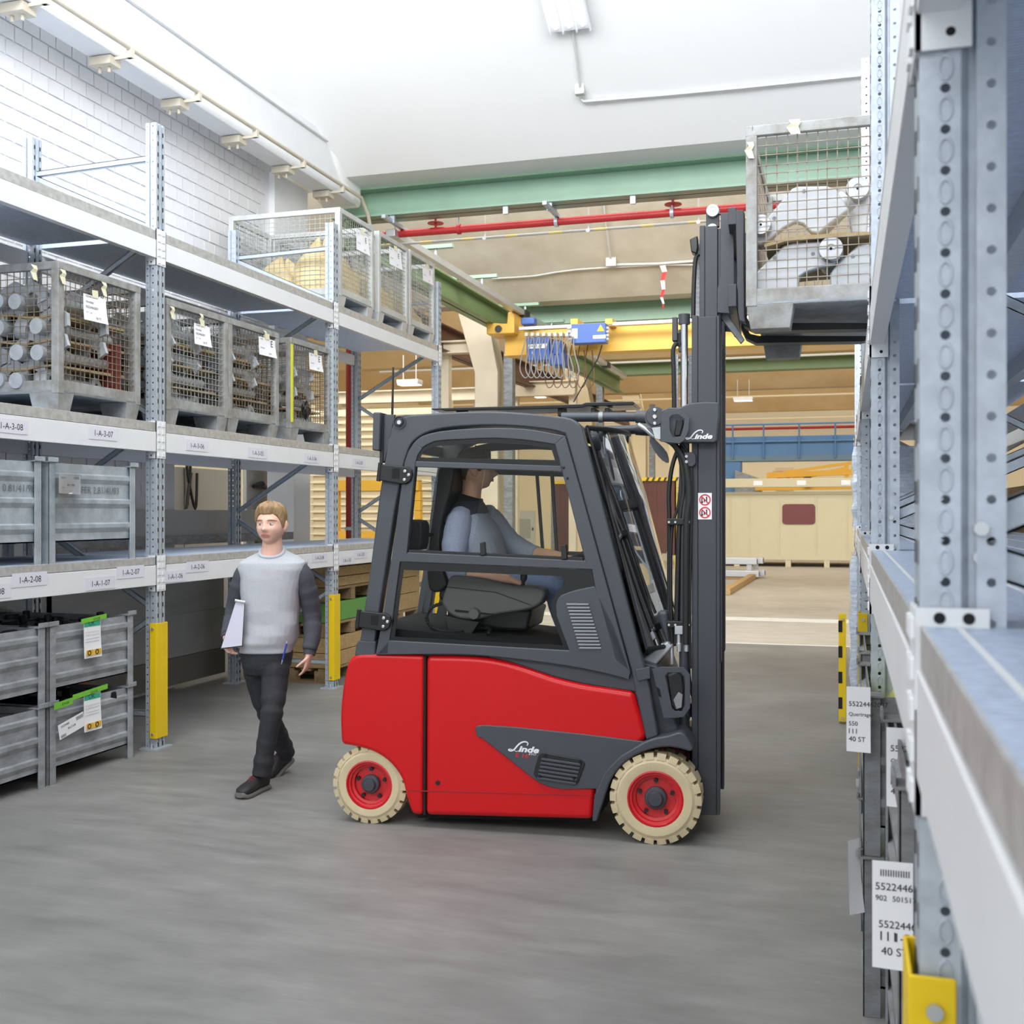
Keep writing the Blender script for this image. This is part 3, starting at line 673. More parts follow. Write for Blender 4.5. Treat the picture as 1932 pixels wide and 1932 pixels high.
for (px, py, lb) in ((57, 497, 'pale tape bit on the top rail of the nearest mesh box'), (112, 506, 'large pale tape strip on the corner of the nearest mesh box'), (190, 530, 'pale tape above the tag of the nearest mesh box'), (320, 576, 'pale tape on the corner behind the first upright'), (375, 590, 'pale tape above the tag behind the first upright'), (496, 622, 'pale tape above the E tag of the middle box')):
    tape_bit(on_x(px, py, RXL - 0.022), AX, AZ, NX, 0.05, 0.09, lb)
# mesh boxes on the top level with paper-lined scrap
M_kraft = mat('ochre_packing_paper', (236, 218, 170), 0.75, 0, 0.0, 6, 0.4, 14, rgb2=(222, 196, 138))
tp = [on_x(p, 600, RXL - 0.03).y for p in (641, 715, 773)]
tl = ['top shelf mesh box nearest the camera with a tall paper heap', 'middle mesh box on the top shelf with paper heap', 'far mesh box on the top shelf beside the last upright']
for i, y in enumerate(tp):
    rotcage(tl[i], y, zC, L=(0.80, 0.80, 0.78)[i], H=0.93, nx=15, ny=16, mw=M_wire2, mp=mat('pale_grey_box_paint', (198, 200, 198), 0.5, 0.2, 0.08, 9), deep=20)
    for k, (rr, hh, dx) in enumerate((((0.34, 0.56, -0.33), (0.30, 0.44, -0.82)), ((0.33, 0.46, -0.35), (0.30, 0.34, -0.82)), ((0.33, 0.40, -0.36), (0.28, 0.28, -0.82)))[i]):
        mb = MB(); N = 26; rings = []
        for j in range(9):
            q = j / 8.0; rad = 1 - q ** 2.6 * 0.9; ring = []
            for s in range(N):
                t = 2 * math.pi * s / N; wv = 1 + 0.10 * math.sin(5 * t + j * 1.3 + i + k) + 0.06 * math.sin(11 * t + i)
                sqx = 0.46 * rad * wv * math.copysign(abs(math.cos(t)) ** 0.55, math.cos(t)); sqy = 0.35 * rad * math.copysign(abs(math.sin(t)) ** 0.55, math.sin(t))
                ring.append((RXL - 0.03 + dx + sqx * (0.66 if k else 0.60), y + 0.40 + sqy - q * (0.14 if not k else 0), zC + 0.135 + hh * q * (1.0 + 0.08 * math.sin(3 * t + i))))
            rings.append(ring)
        mb.loft(rings); tag(mb.build('packing_paper', M_kraft, smooth=50), '%s crumpled ochre packing paper heap in the %s top mesh box' % (('front', 'rear')[k], ('nearest', 'middle', 'farthest')[i]), 'paper', 'paper heaps on the top shelf')
left_tag(672, 433, 695, 467, 'white paper tag on the nearest top shelf mesh box', E1, h=0.19)
left_tag(734, 463, 757, 495, 'white paper tag on the middle top shelf mesh box', E1, h=0.19)
left_tag(797, 498, 815, 527, 'white paper tag on the far top shelf mesh box', E1, h=0.18)

# ---------------------------------------------------------------- ribbed steel stacking boxes
M_box = mat('stacking_box_zinc', (176, 180, 184), 0.5, 0.2, 0.0, 6, 0.15, 40, rgb2=(138, 141, 145), stretch=(1, 1, 2.5))
M_boxg = mat('stacking_box_bright', (190, 200, 208), 0.45, 0.2, 0.0, 9, 0.12, 60, rgb2=(158, 168, 176))
def steel_box(label, loc, L, D, H, sx, m=None, group=None, ribs=3, leg=0.09, text=None, rim=True):
    """open-top ribbed box on corner legs; sx = direction into the rack"""
    m = m or M_box; o = thing('stacking_box', label, 'steel box', loc, 0, group)
    X = sx; zb = leg
    def wall(u0, u1, fixed, axis, out):
        """corrugated sheet between u0 and u1, ribs bulge outwards"""
        pr = []; n = ribs
        pr.append((0.0, zb))
        for i in range(n):
            zc = zb + (H - zb) * (i + 0.62) / (n + 0.15); hw = 0.022
            pr += [(0.0, zc - 2 * hw), (0.016, zc - 0.6 * hw), (0.016, zc + 0.5 * hw), (0.0, zc + 0.9 * hw)]
        pr.append((0.0, H - 0.004))
        vs = []; 
        for (b, z) in pr:
            for u in (u0, u1):
                c = fixed + out * b; vs.append((c, u, z) if axis == 'x' else (u, c, z))
        ib = len(vs)
        for (b, z) in pr:
            for u in (u0, u1):
                c = fixed + out * (b - 0.006); vs.append((c, u, z) if axis == 'x' else (u, c, z))
        k = len(pr); fs = [(2 * i, 2 * i + 1, 2 * i + 3, 2 * i + 2) for i in range(k - 1)] + [(ib + 2 * i, ib + 2 * i + 2, ib + 2 * i + 3, ib + 2 * i + 1) for i in range(k - 1)]
        fs += [(2 * k - 2, 2 * k - 1, ib + 2 * k - 1, ib + 2 * k - 2), (0, ib, ib + 1, 1)]
        return MB().add(vs, fs)
    wall(0.03, L - 0.03, X * 0.02, 'x', -X).build('side_wall', m, o)
    wall(0.03, L - 0.03, X * (D - 0.02), 'x', X).build('side_wall', m, o)
    wall(min(X * 0.03, X * (D - 0.03)), max(X * 0.03, X * (D - 0.03)), 0.02, 'y', -1).build('side_wall', m, o)
    wall(min(X * 0.03, X * (D - 0.03)), max(X * 0.03, X * (D - 0.03)), L - 0.02, 'y', 1).build('side_wall', m, o)
    a, b = sorted((X * 0.02, X * (D - 0.02))); MB().box(a, b, 0.02, L - 0.02, zb, zb + 0.008).build('floor_plate', m, o)
    for (x, y) in ((0, 0), (0, 1), (1, 0), (1, 1)):
        cx_, cy_ = X * (D if x else 0), (L if y else 0); ox = -X if x else X; oy = -1 if y else 1
        mb = MB(); mb.frame((cx_, cy_, 0.0), (ox, 0, 0), (0, oy, 0), (0, 0, 1), 0.055, 0.006, H); mb.frame((cx_, cy_, 0.0), (ox, 0, 0), (0, oy, 0), (0, 0, 1), 0.006, 0.06, H)
        mb.frame((cx_ - ox * 0.008, cy_ - oy * 0.014, H - 0.004), (ox, 0, 0), (0, oy, 0), (0, 0, 1), 0.075, 0.085, 0.008)
        mb.frame((cx_ - ox * 0.014, cy_ - oy * 0.014, H - 0.0), (ox, 0, 0), (0, oy, 0), (0, 0, 1), 0.008, 0.085, 0.028)
        mb.build('corner_leg', m, o, bevel=0.0015)
    if text:
        mb = MB(); add_text(mb, text, (-X * 0.0 + X * 0.0145, L / 2, H * 0.70), (0, 1, 0) if X < 0 else (0, -1, 0), (0, 0, 1), 0.045, 0)
        mb.build('stamped_text', mat('stamped_relief', (128, 136, 142), 0.5, 0.4), o)
    return o
bx = RXL - 0.02
yb = [on_x(p, 1300, bx).y for p in (93, 252)]; yl = [on_x(p, 1300, bx).y for p in (-75, 86)]
Lb = yb[1] - yb[0]; Ll = yl[1] - yl[0]
steel_box('upper grey steel box with green tape and OK tag, beside the yellow guard', (bx, yb[0], 0.484), Lb, 1.05, 0.482, -1, group='grey boxes stacked on the floor')
steel_box('lowest grey steel box with OK tag, next to the yellow guard', (bx, yb[0], 0.0), Lb, 1.05, 0.482, -1, group='grey boxes stacked on the floor')
steel_box('upper grey steel box of the stack cut by the left picture edge', (bx, yl[0], 0.484), Ll, 1.05, 0.482, -1, group='grey boxes stacked on the floor')
steel_box('lowest grey steel box of the stack cut by the left picture edge', (bx, yl[0], 0.0), Ll, 1.05, 0.482, -1, group='grey boxes stacked on the floor')
zA = LV[0][2]
ym = [on_x(p, 1000, bx).y for p in (92, 256)]; yn = [on_x(p, 1000, bx).y for p in (-70, 79)]
steel_box('bright zinc box with plastic bag on the shelf above the OK boxes', (bx, ym[0], zA), ym[1] - ym[0], 1.05, 0.62, -1, m=M_boxg, leg=0.13, text='SCHAFER 2.81/41/83', group='zinc boxes on the shelf')
steel_box('bright zinc box at the left picture edge on the same shelf', (bx, yn[0], zA), yn[1] - yn[0], 1.05, 0.62, -1, m=M_boxg, leg=0.13, text='SCHAFER 0.81/41/98', group='zinc boxes on the shelf')
# black castings inside the open boxes
M_cast = mat('black_casting', (26, 27, 30), 0.35, 0.2)
def castings(cx, y0, z, n, L, D, where):
    for i in range(n):
        mb = MB(); rnd = random.Random(i + int(z * 100)); a = rnd.uniform(0.10, 0.16)
        mb.prism([(-a, -0.10), (a * 0.6, -0.16), (a, -0.05), (a * 0.9, 0.12), (0.0, 0.18), (-a, 0.1)], 0.0, 0.05, 'xy'); mb.cyl((0.02, 0.02, 0.04), (0.02, 0.02, 0.085), 0.05, 14); mb.cyl((-0.05, -0.06, 0.04), (-0.05, -0.06, 0.10), 0.025, 10)
        o = mb.build('casting', M_cast, bevel=0.008); o.location = (cx - 0.17 - (i % 3) * 0.3, y0 + 0.25 + (i // 3) * 0.36, z + 0.012 * (i % 2)); o.rotation_euler = (rnd.uniform(-0.12, 0.12), rnd.uniform(-0.1, 0.1), rnd.uniform(0, 6))
        tag(o, 'black casting, %s from aisle, %s row, in %s' % (ORD[i % 3], ('near', 'far')[i // 3], where), 'casting', 'castings in %s' % where)
castings(bx, yb[0], 0.484 + 0.39, 6, Lb, 1.0, 'the upper box beside the yellow guard')
castings(bx, yb[0], 0.39, 6, Lb, 1.0, 'the lowest box next to the yellow guard')
castings(bx, yl[0], 0.484 + 0.37, 6, Ll, 1.0, 'the upper box at the left edge')
for (z, nm) in ((0.30, 'lowest box next to the yellow guard'), (0.784, 'upper box beside the yellow guard')):
    tag(MB().box(bx - 0.95, bx - 0.06, yb[0] + 0.06, yb[0] + Lb - 0.06, z, z + 0.09).build('casting_bed', M_cast, bevel=0.01), 'dense black bed of castings in the %s' % nm, 'castings')
for (z, nm) in ((0.28, 'lowest box at the left edge'), (0.76, 'upper box at the left edge')):
    tag(MB().box(bx - 0.95, bx - 0.06, yl[0] + 0.06, yl[0] + Ll - 0.06, z, z + 0.09).build('casting_bed', M_cast, bevel=0.01), 'dense black bed of castings in the %s' % nm, 'castings')
# OK tags with green tape
M_gtape = mat('green_tape', (120, 196, 60), 0.5); M_okhead = mat('teal_print', (60, 176, 140), 0.6); M_orange = mat('orange_print', (236, 186, 40), 0.6)
xo = RXL + 0.006
def ok_tag(px0, py0, w, h, label, g):
    a = on_x(px0, py0, xo); t = paper_tag(label, a, AX, AZ, NX, w, h, [('OK', 0.28, 0.13, 0.03)], tape=False, curl=0.012)
    MB().frame(Vector((0.0006, 0.004, -h * 0.16)), (0, 1, 0), (0, 0, 1), (1, 0, 0), w - 0.008, h * 0.14, 0.0007).build('header', M_okhead, t)
    ink = MB()
    for v in (0.30, 0.38, 0.48, 0.56): ink.frame(Vector((0.0042, 0.012, -h * v)), (0, 1, 0), (0, 0, 1), (1, 0, 0), w - 0.03, 0.0015, 0.0012)
    ink.build('print', mat('pale_ink', (178, 180, 186), 0.8), t)
    for k in range(2):
        f = MB().frame(Vector((0.0125, 0.012 + k * w * 0.46, -h * 0.93)), (0, 1, 0), (0, 0, 1), (1, 0, 0), w * 0.40, h * 0.15, 0.0015).build('hazard_mark', M_orange, t)
        MB().lathe([(0.011, 0), (0.017, 0), (0.017, 0.001), (0.011, 0.001)], Vector((0.0145, 0.012 + k * w * 0.46 + 0.024, -h * 0.93 + h * 0.075)), (1, 0, 0), 14).build('ring_mark', M_ink, f)
    for (dy, dz, ww, hh) in g:
        mb = MB().frame(Vector((0.004, dy, dz)), Vector((0, 1, 0.06)).normalized(), (0, 0, 1), (1, 0, 0), ww, hh, 0.002); add_text(mb, 'IO=OK', Vector((0.0068, dy + ww * 0.6, dz + hh * 0.45)), Vector((0, 1, 0.06)).normalized(), (0, 0, 1), 0.016, 1)
        mb.build('green_tape', [M_gtape, M_ink], t)
    return t
ok_tag(158, 1172, 0.165, 0.235, 'white OK tag under green tape on the upper steel box', [(-0.03, -0.012, 0.25, 0.03)])
ok_tag(158, 1311, 0.165, 0.235, 'white OK tag under green tape on the lowest steel box', [(-0.11, -0.012, 0.34, 0.032), (-0.28, -0.045, 0.17, 0.04)])
a = on_x(109, 1368, xo); paper_tag('slanted white barcode label on the lowest steel box', a, Vector((0, 1, 0.20)), Vector((0, -0.2, 1)), NX, 0.24, 0.095, [('55224460', 0.1, 0.28, 0.014), ('801/3100', 0.35, 0.62, 0.014), ('IIIIIIII', 0.7, 0.35, 0.024), ('IIIIIII', 0.06, 0.95, 0.02)], tape=False, curl=0.0)
# clear bag with delivery note on the bright zinc box
a = on_x(94, 879, RXL + 0.008)
t = thing('document_bag', 'clear plastic bag with delivery note on the bright zinc box', 'bag', a)
M_film = glass('clear_film', (245, 247, 248), 0.06, 0.12)
mb = MB(); K = 8; vs = []
for j in range(K + 1):
    for i in range(K + 1):
        u, v = i / K, j / K; vs.append((0.012 + 0.012 * math.sin(5 * u + 3 * v) * v, 0.02 + (u * 0.27) * (0.95 - 0.1 * v) + 0.04 * v, 0.04 * u * (1 - v) + 0.02 - v * 0.30))
mb.add(vs, [(j * (K + 1) + i, j * (K + 1) + i + 1, (j + 1) * (K + 1) + i + 1, (j + 1) * (K + 1) + i) for j in range(K) for i in range(K)]); mb.build('film', M_film, t, smooth=60)
mb = MB(); sh = Vector((0.004, 0.075, -0.16)); mb.frame(sh, Vector((0, 1, -0.03)).normalized(), (0, 0, 1), (1, 0, 0), 0.20, 0.115, 0.001)
for (s, u, v, q) in (('55224', 0.03, 0.09, 0.012), ('IIIIIIII', 0.15, 0.088, 0.018), ('8011000', 0.10, 0.045, 0.014), ('2.ST', 0.03, 0.03, 0.010)): add_text(mb, s, sh + Vector((0.0016, u + 0.01, v)), (0, 1, 0), (0, 0, 1), q, 1)
mb.build('delivery_note', [M_paper, M_ink], t)

# ---------------------------------------------------------------- rack on the right (camera stands at its corner)
RXR = 0.0855
RR = thing('pallet_rack', 'galvanised pallet rack close on the right with ribbed zinc decks', 'rack')
QY = [1.446, 4.246, 7.046, 9.846, 12.646]; XBR = RXR + 1.10
for i, y in enumerate(QY):
    rack_post(RR, RXR, y, 4.4, 1, fine=i < 2, dp=0.098)
    rack_post(RR, XBR - 0.085, y, 4.4, 1, dp=0.085)
    xa, xb = RXR + 0.07, XBR - 0.05; yb_ = y + 0.03
    brace(RR, xa, 0.24, xb, 0.24, yb_)
    for k, (za, zc) in enumerate(((0.24, 0.92), (0.92, 1.60), (1.64, 1.98), (1.98, 2.62), (2.62, 3.3), (3.3, 4.1))):
        if k in (0,): brace(RR, xb, za, xa, zc, yb_)
        elif k == 1: pass
        elif k == 2: brace(RR, xa, za, xb, zc + 0.1, yb_); brace(RR, xa, za - 0.035, xb, za - 0.36, yb_ + 0.006)
        elif k == 3: brace(RR, xb, za + 0.1, xa, zc, yb_)
        elif k % 2: brace(RR, xb, za, xa, zc, yb_)
        else: brace(RR, xa, za, xb, zc, yb_)
M_perf = mat('bright_perforation', (226, 228, 228), 0.5)
for li, (z0, z1, zt) in enumerate(((1.335, 1.47, 1.522), (2.265, 2.40, 2.46))):
    for bi in range(-1, 4):
        ya = (QY[bi] + PW) if bi >= 0 else -0.1; yb_ = QY[bi + 1]
        beam(RR, RXR - 0.004, ya, yb_, z0, z1 + 0.01, 1); beam(RR, XBR - 0.05, ya, yb_, z0, z1, 1)
        MB().box(RXR + 0.000, RXR + 0.004, ya + 0.004, yb_ - 0.004, z1 + 0.002, zt).build('deck_edge', M_lip, RR)
        deck(RR, RXR + 0.0045, XBR - 0.06, ya, yb_, zt - 0.001, M_decktop if li == 0 else M_deck, 0.03, 3)
        if li == 0:
            for k in range(6):
                xx = RXR + 0.04 + k * 0.165
                mb = MB()
                for q in range(int((yb_ - ya) / 0.02)): mb.box(xx, xx + 0.006, ya + 0.01 + q * 0.02, ya + 0.024 + q * 0.02, zt - 0.001, zt + 0.0015)
                ob = mb.build('perforation_row', M_perf, RR); ob['kind'] = 'stuff'
        for xx in (RXR + 0.35, RXR + 0.75): MB().box(xx - 0.03, xx + 0.03, ya, yb_, z1 - 0.06, zt - 0.032).build('deck_support', M_galv, RR)
    for i, y in enumerate(QY):
        bracket(RR, RXR, y, z0 - 0.045, zt + 0.02, 1)
        if li == 0:
            mb = MB(); mb.box(RXR - 0.006, RXR + 0.078, y - 0.012, y - 0.006, z1 - 0.05, zt + 0.022)
            for xx in (0.022, 0.055): mb.lathe([(0.0, 0), (0.007, 0), (0.007, 0.001), (0, 0.001)], (RXR + xx, y - 0.0122, zt + 0.010), (0, -1, 0), 14, 1)
            mb.build('connector_tab', [M_white, M_hole], RR)
guard(None, RXR, QY[0], 0.08, 1.10, 1, 'yellow post guard on the blurred near upright at the bottom right')
guard(None, RXR - 0.004, QY[2], 0.08, 1.05, 1, 'plain yellow post guard on the far upright of the right rack')
t = guard(None, RXR - 0.13, 9.1, 0.02, 0.86, 1, 'yellow guard with black stripes farthest along the right rack', w=0.05)
for k in range(4):
    mb = MB().frame((-0.016, -0.0195, 0.12 + 0.2 * k), (1, 0, 0), (0, -1, 0), (0, 0, 1), 0.03, 0.0006, 0.09); mb.build('stripe', M_black, t)
# grey stacking boxes below the right rack
for (nm, y, x, L, z) in (('lower grey steel box in the right rack, second from the camera', 3.84, 0.052, 0.84, 0.0), ('upper grey steel box in the right rack with yellow film, second from the camera', 3.84, 0.052, 0.84, 0.53),
                         ('lower steel box of the nearest stack in the right rack', 2.46, 0.105, 0.84, 0.0), ('upper steel box of the nearest stack in the right rack', 2.46, 0.105, 0.84, 0.56),
                         ('lower steel box of the third stack along the right rack', 5.0, 0.06, 0.84, 0.0), ('upper steel box of the third stack along the right rack', 5.0, 0.06, 0.84, 0.53)):
    steel_box(nm, (x, y, z), L, 1.0, 0.525 if z or y != 2.46 else 0.555, 1, group='steel boxes below the right rack', m=mat('stacking_box_dark', (150, 154, 158), 0.5, 0.2, 0.0, 6, 0.15, 40, rgb2=(116, 115, 114), stretch=(1, 1, 2.5)))
M_ybag = mat('yellow_film', (212, 214, 96), 0.25, 0, 0.1, 9, 0.5, 10)
for (y, z, nm, hh) in ((3.84, 0.53, 'yellow plastic film heaped in the upper box of the second stack', 0.56), (3.84, 0.0, 'yellow plastic film in the lower box of the second stack', 0.46), (5.0, 0.53, 'yellow plastic film in the third stack of the right rack', 0.56)):
    mb = MB(); N = 9; vs = []
    for j in range(N):
        for i in range(N):
            u, v = i / (N - 1), j / (N - 1); e = min(u, 1 - u, v, 1 - v); vs.append((0.09 + u * 0.85, y + 0.06 + v * 0.72, z + 0.12 + (hh - 0.12) * min(1, e * 7 + 0.6) + 0.04 * math.sin(9 * u + 4 * v) * math.sin(7 * v + 2)))
    fs = [(j * N + i, j * N + i + 1, (j + 1) * N + i + 1, (j + 1) * N + i) for j in range(N - 1) for i in range(N - 1)]
    base = [(0.09, y + 0.06, z + 0.12), (0.94, y + 0.06, z + 0.12), (0.94, y + 0.78, z + 0.12), (0.09, y + 0.78, z + 0.12)]
    mb.add(vs, fs); n0 = len(mb.v); mb.add(base, [(3, 2, 1, 0)])
    edge = [i for i in range(N)] ; mb.f += [[n0, n0 + 1] + edge[::-1]]; mb.m += [0]
    mb.f += [[n0 + 3, n0] + [j * N for j in range(N)]]; mb.m += [0]
    tag(mb.build('film_liner', M_ybag, smooth=60), nm, 'film')
# paper tags hanging on these boxes towards the aisle
def aisle_tag(y, x, z, w, h, lines, label, yaw, curl=0.02):
    ax = Vector((math.cos(yaw), math.sin(yaw), 0)); n = ax.cross(Vector((0, 0, 1)))
    return paper_tag(label, (x, y, z), ax, AZ, n, w, h, lines, curl=curl, tape=False)
T1 = [('IIIIIIIIIIII', 0.2, 0.14, 0.014), ('55224462007', 0.08, 0.27, 0.015), ('902', 0.08, 0.37, 0.011), ('501517', 0.5, 0.37, 0.011), ('55224462007', 0.16, 0.62, 0.015), ('111', 0.2, 0.74, 0.019), ('1-B-1-', 0.58, 0.74, 0.018), ('40 ST', 0.22, 0.87, 0.016)]
aisle_tag(2.37, 0.050, 0.955, 0.078, 0.215, T1, 'large printed paper tag at the bottom right, marked 40 ST', 0.0, 0.01)
T2 = [('55224462007', 0.1, 0.3, 0.016), ('Quertrager', 0.1, 0.45, 0.012), ('550', 0.1, 0.6, 0.014), ('111', 0.1, 0.72, 0.016), ('40 ST', 0.1, 0.84, 0.016)]
aisle_tag(3.0, 0.098, 1.11, 0.10, 0.20, T2, 'printed paper tag tucked behind the near upright, middle of the right rack', 0.0, 0.02)
aisle_tag(3.80, 0.0, 1.09, 0.075, 0.21, T2, 'curled paper tag on the upper box of the second stack', 0.0, 0.02)
aisle_tag(3.80, 0.005, 0.585, 0.06, 0.24, [], 'curled paper tag on the lower box of the second stack', 0.9, 0.02)

# film-wrapped loads far along the right rack
M_wrap = mat('stretch_film', (206, 216, 230), 0.12, 0.0, 0.2, 14, 0.9, 9, stretch=(1, 1, 3))
for (z0_, z1_, x_, lb) in ((0.0, 1.28, 0.03, 'film-wrapped load on the floor at the far end of the right rack'), (1.53, 2.22, 0.05, 'film-wrapped load on the shelf at the far end of the right rack')):
    t = thing('wrapped_load', lb, 'wrapped load', (x_, 9.99, z0_)); rings = []; n_ = 9
    for k in range(n_ + 1):
        q = 0.012 * math.sin(k * 2.3); z_ = (z1_ - z0_) * k / n_; rings.append([(q, q, z_), (0.9, q, z_), (0.9, 1.1, z_), (q, 1.1 - q, z_)])
    MB().loft(rings).build('film', M_wrap, t, smooth=20)
    MB().box(0.02, 0.88, 0.02, 1.08, 0.002, 0.012).build('base_board', M_wood2, t)
# ================================================================ the forklift truck
PSI = math.radians(13.0)
U = Rv * math.cos(PSI) - Fv * math.sin(PSI); V = Rv * math.sin(PSI) + Fv * math.cos(PSI)
OT = on_z(1236, 1594)
TK = thing('forklift_truck', 'red and dark grey electric forklift truck with raised mast', 'forklift', OT, TH - PSI)
def fk(px, py, v=0.02):
    """photograph pixel -> (forward, up) on the truck's side plane at inward offset v"""
    r = ray(px, py); q = C0 - OT
    t = (v - q.dot(V)) / r.dot(V); p = q + r * t
    return (p.dot(U), p.z)
def fp(px, py, v=0.02):
    a = fk(px, py, v); return Vector((a[0], v, a[1]))
def pl(pts, v=0.02): return [fk(p[0], p[1], v) for p in pts]
def curve(pts, n=4):
    """Catmull-Rom through 2-D points"""
    out = []; k = len(pts)
    for i in range(k - 1):
        p0 = pts[max(i - 1, 0)]; p1 = pts[i]; p2 = pts[i + 1]; p3 = pts[min(i + 2, k - 1)]
        for j in range(n):
            t = j / n
            out.append(tuple(0.5 * (2 * p1[c] + (p2[c] - p0[c]) * t + (2 * p0[c] - 5 * p1[c] + 4 * p2[c] - p3[c]) * t * t + (3 * p1[c] - p0[c] - 3 * p2[c] + p3[c]) * t ** 3) for c in range(len(p1))))
    out.append(tuple(pts[-1])); return out
M_red = mat('glossy_red_paint', (204, 14, 20), 0.32, 0, 0.0, 8, 0.10, 260, coat=0.15, spec=0.35)
M_dark = mat('charcoal_paint', (70, 74, 81), 0.42, 0.0, 0.03, 6, 0.06, 240)
M_dark2 = mat('charcoal_mast_paint', (66, 69, 76), 0.40, 0.0, 0.03, 5, 0.05, 200)
M_blk = mat('black_plastic', (26, 27, 28), 0.45)
M_blk2 = mat('black_trim_gloss', (16, 16, 18), 0.2)
M_arm = mat('armrest_plastic', (92, 92, 90), 0.6, 0, 0.03, 20, 0.1, 200)
M_tyre = mat('beige_tyre_rubber', (208, 192, 156), 0.75, 0, 0.05, 9, 0.05, 80)
M_rim = mat('red_rim_paint', (206, 28, 36), 0.25, coat=0.4)
M_hub = mat('grey_hub', (64, 68, 74), 0.4)
M_chrome = mat('chromed_rod', (225, 226, 228), 0.12, 1.0)
M_logo = mat('white_decal', (240, 240, 242), 0.5)
M_slat = mat('bright_slat', (150, 154, 160), 0.3, 0.6)
M_glass = glass('cab_glass', (252, 253, 252), 0.0, 0.0, 1.12)
M_glass2 = glass('tinted_cab_glass', (236, 236, 228), 0.008, 0.01)
M_screen = glass('windscreen_glass', (240, 244, 240), 0.70, 0.01, 1.45)
W_ = 1.08
# ---- chassis
cw = curve([(801, 1235), (740, 1233), (700, 1232), (676, 1233), (662, 1240), (654, 1256), (647, 1290), (643, 1320), (641, 1356), (643, 1404)], 3)
arch = curve([(643, 1404), (679, 1410), (710, 1421), (737, 1441), (757, 1470), (766, 1503), (776, 1536)], 3)[1:]
MB().prism(pl(cw + arch + [(798, 1538)]), 0.02, W_ - 0.02).build('counterweight', M_red, TK, bevel=0.035, seg=4)
mt = curve([(803, 1236), (865, 1237), (915, 1240), (960, 1249), (1006, 1264), (1047, 1278), (1097, 1290), (1150, 1298), (1196, 1305)], 3)
main = mt + [(1210, 1350), (1220, 1389), (1214, 1398), (1160, 1440), (1124, 1488), (1118, 1546), (802, 1538)]
MB().prism(pl(main), 0.02, W_ - 0.02).build('side_body', M_red, TK, bevel=0.03, seg=4)
MB().prism(pl([(799, 1238), (803, 1238), (802, 1537), (798, 1537)]), 0.024, 0.5).build('seam', M_hole, TK)
MB().prism(pl([(772, 1490), (1117, 1500), (1117, 1502), (772, 1492)], 0.018), 0.0185, 0.03).build('crease_line', mat('seam_red', (150, 22, 26), 0.5), TK)
b = fp(826, 1476, 0.018); MB().cyl(b, b + Vector((0, -0.004, 0)), 0.012, 12).build('plug', M_blk, TK)
# grey recessed side cover and front fender
rec = curve([(903, 1392), (897, 1380), (898, 1370), (912, 1367)], 3) + [(973, 1371), (1100, 1384), (1214, 1398), (1226, 1398)] + curve([(1226, 1398), (1190, 1420), (1160, 1452), (1142, 1490), (1128, 1546)], 3) + [(1119, 1546), (1124, 1488), (1060, 1488)] + curve([(1060, 1488), (1034, 1483), (1008, 1470), (960, 1432), (906, 1390)], 3)
MB().prism(pl(rec, 0.012), 0.012, 0.03).build('side_cover', M_dark, TK, bevel=0.008, seg=3)
fen = curve([(1214, 1399), (1236, 1391), (1262, 1386), (1284, 1380), (1298, 1392), (1309, 1412)], 3) + curve([(1303, 1417), (1270, 1409), (1240, 1410), (1205, 1421), (1175, 1441), (1153, 1470), (1141, 1503), (1126, 1549)], 3) + [(1117, 1549), (1121, 1500), (1140, 1455), (1170, 1425)]
MB().prism(pl(fen, 0.005), 0.0, 0.22).build('fender', M_dark, TK, bevel=0.012, seg=3)
MB().prism(pl(fen, 0.005), W_ - 0.22, W_).build('fender', M_dark, TK, bevel=0.012, seg=3)
MB().prism(pl([(780, 1300), (1190, 1330), (1200, 1440), (1125, 1546), (790, 1540)], 0.12), 0.10, W_ - 0.10).build('chassis_core', M_hole, TK)
MB().prism(pl([(672, 1300), (790, 1300), (790, 1470), (740, 1440), (672, 1405)], 0.24), 0.24, W_ - 0.24).build('axle_block', M_hole, TK)
vg = [(1016, 1424), (1024, 1419), (1096, 1432), (1104, 1440), (1092, 1474), (1086, 1480), (1012, 1468), (1006, 1460)]
MB().prism(pl(vg, 0.006), 0.006, 0.014).build('vent_cover', M_blk, TK, bevel=0.004)
for i in range(6):
    a = 1016 - i * 1.6; y = 1429 + i * 7.2
    MB().prism(pl([(a + 6, y), (1096 - i * 1.8, y + 11), (1095 - i * 1.8, y + 15), (a + 5, y + 4)], 0.0), -0.002, 0.008).build('vent_slat', M_dark, TK, bevel=0.002)
for q in ((1029, 1424), (1095, 1436), (1018, 1463), (1083, 1468)):
    b = fp(q[0], q[1], 0.0); MB().cyl(b + Vector((0, 0.01, 0)), b + Vector((0, -0.005, 0)), 0.007, 8).build('screw', M_blk2, TK)
# dark cab base and sill
base = [(672, 1228), (735, 1210), (1073, 1228), (1195, 1262), (1222, 1270), (1238, 1388), (1218, 1396), (1196, 1306), (1150, 1300), (1097, 1291), (1047, 1279), (1006, 1265), (960, 1250), (915, 1241), (860, 1239), (672, 1238)]
MB().prism(pl(base, 0.03), 0.045, W_ - 0.045).build('cab_base', M_dark, TK, bevel=0.012, seg=2)
MB().prism(pl([(668, 1238), (671, 1218), (676, 1206), (710, 1208), (708, 1238)], 0.028), 0.026, 0.15).build('rear_foot', M_dark, TK, bevel=0.012)
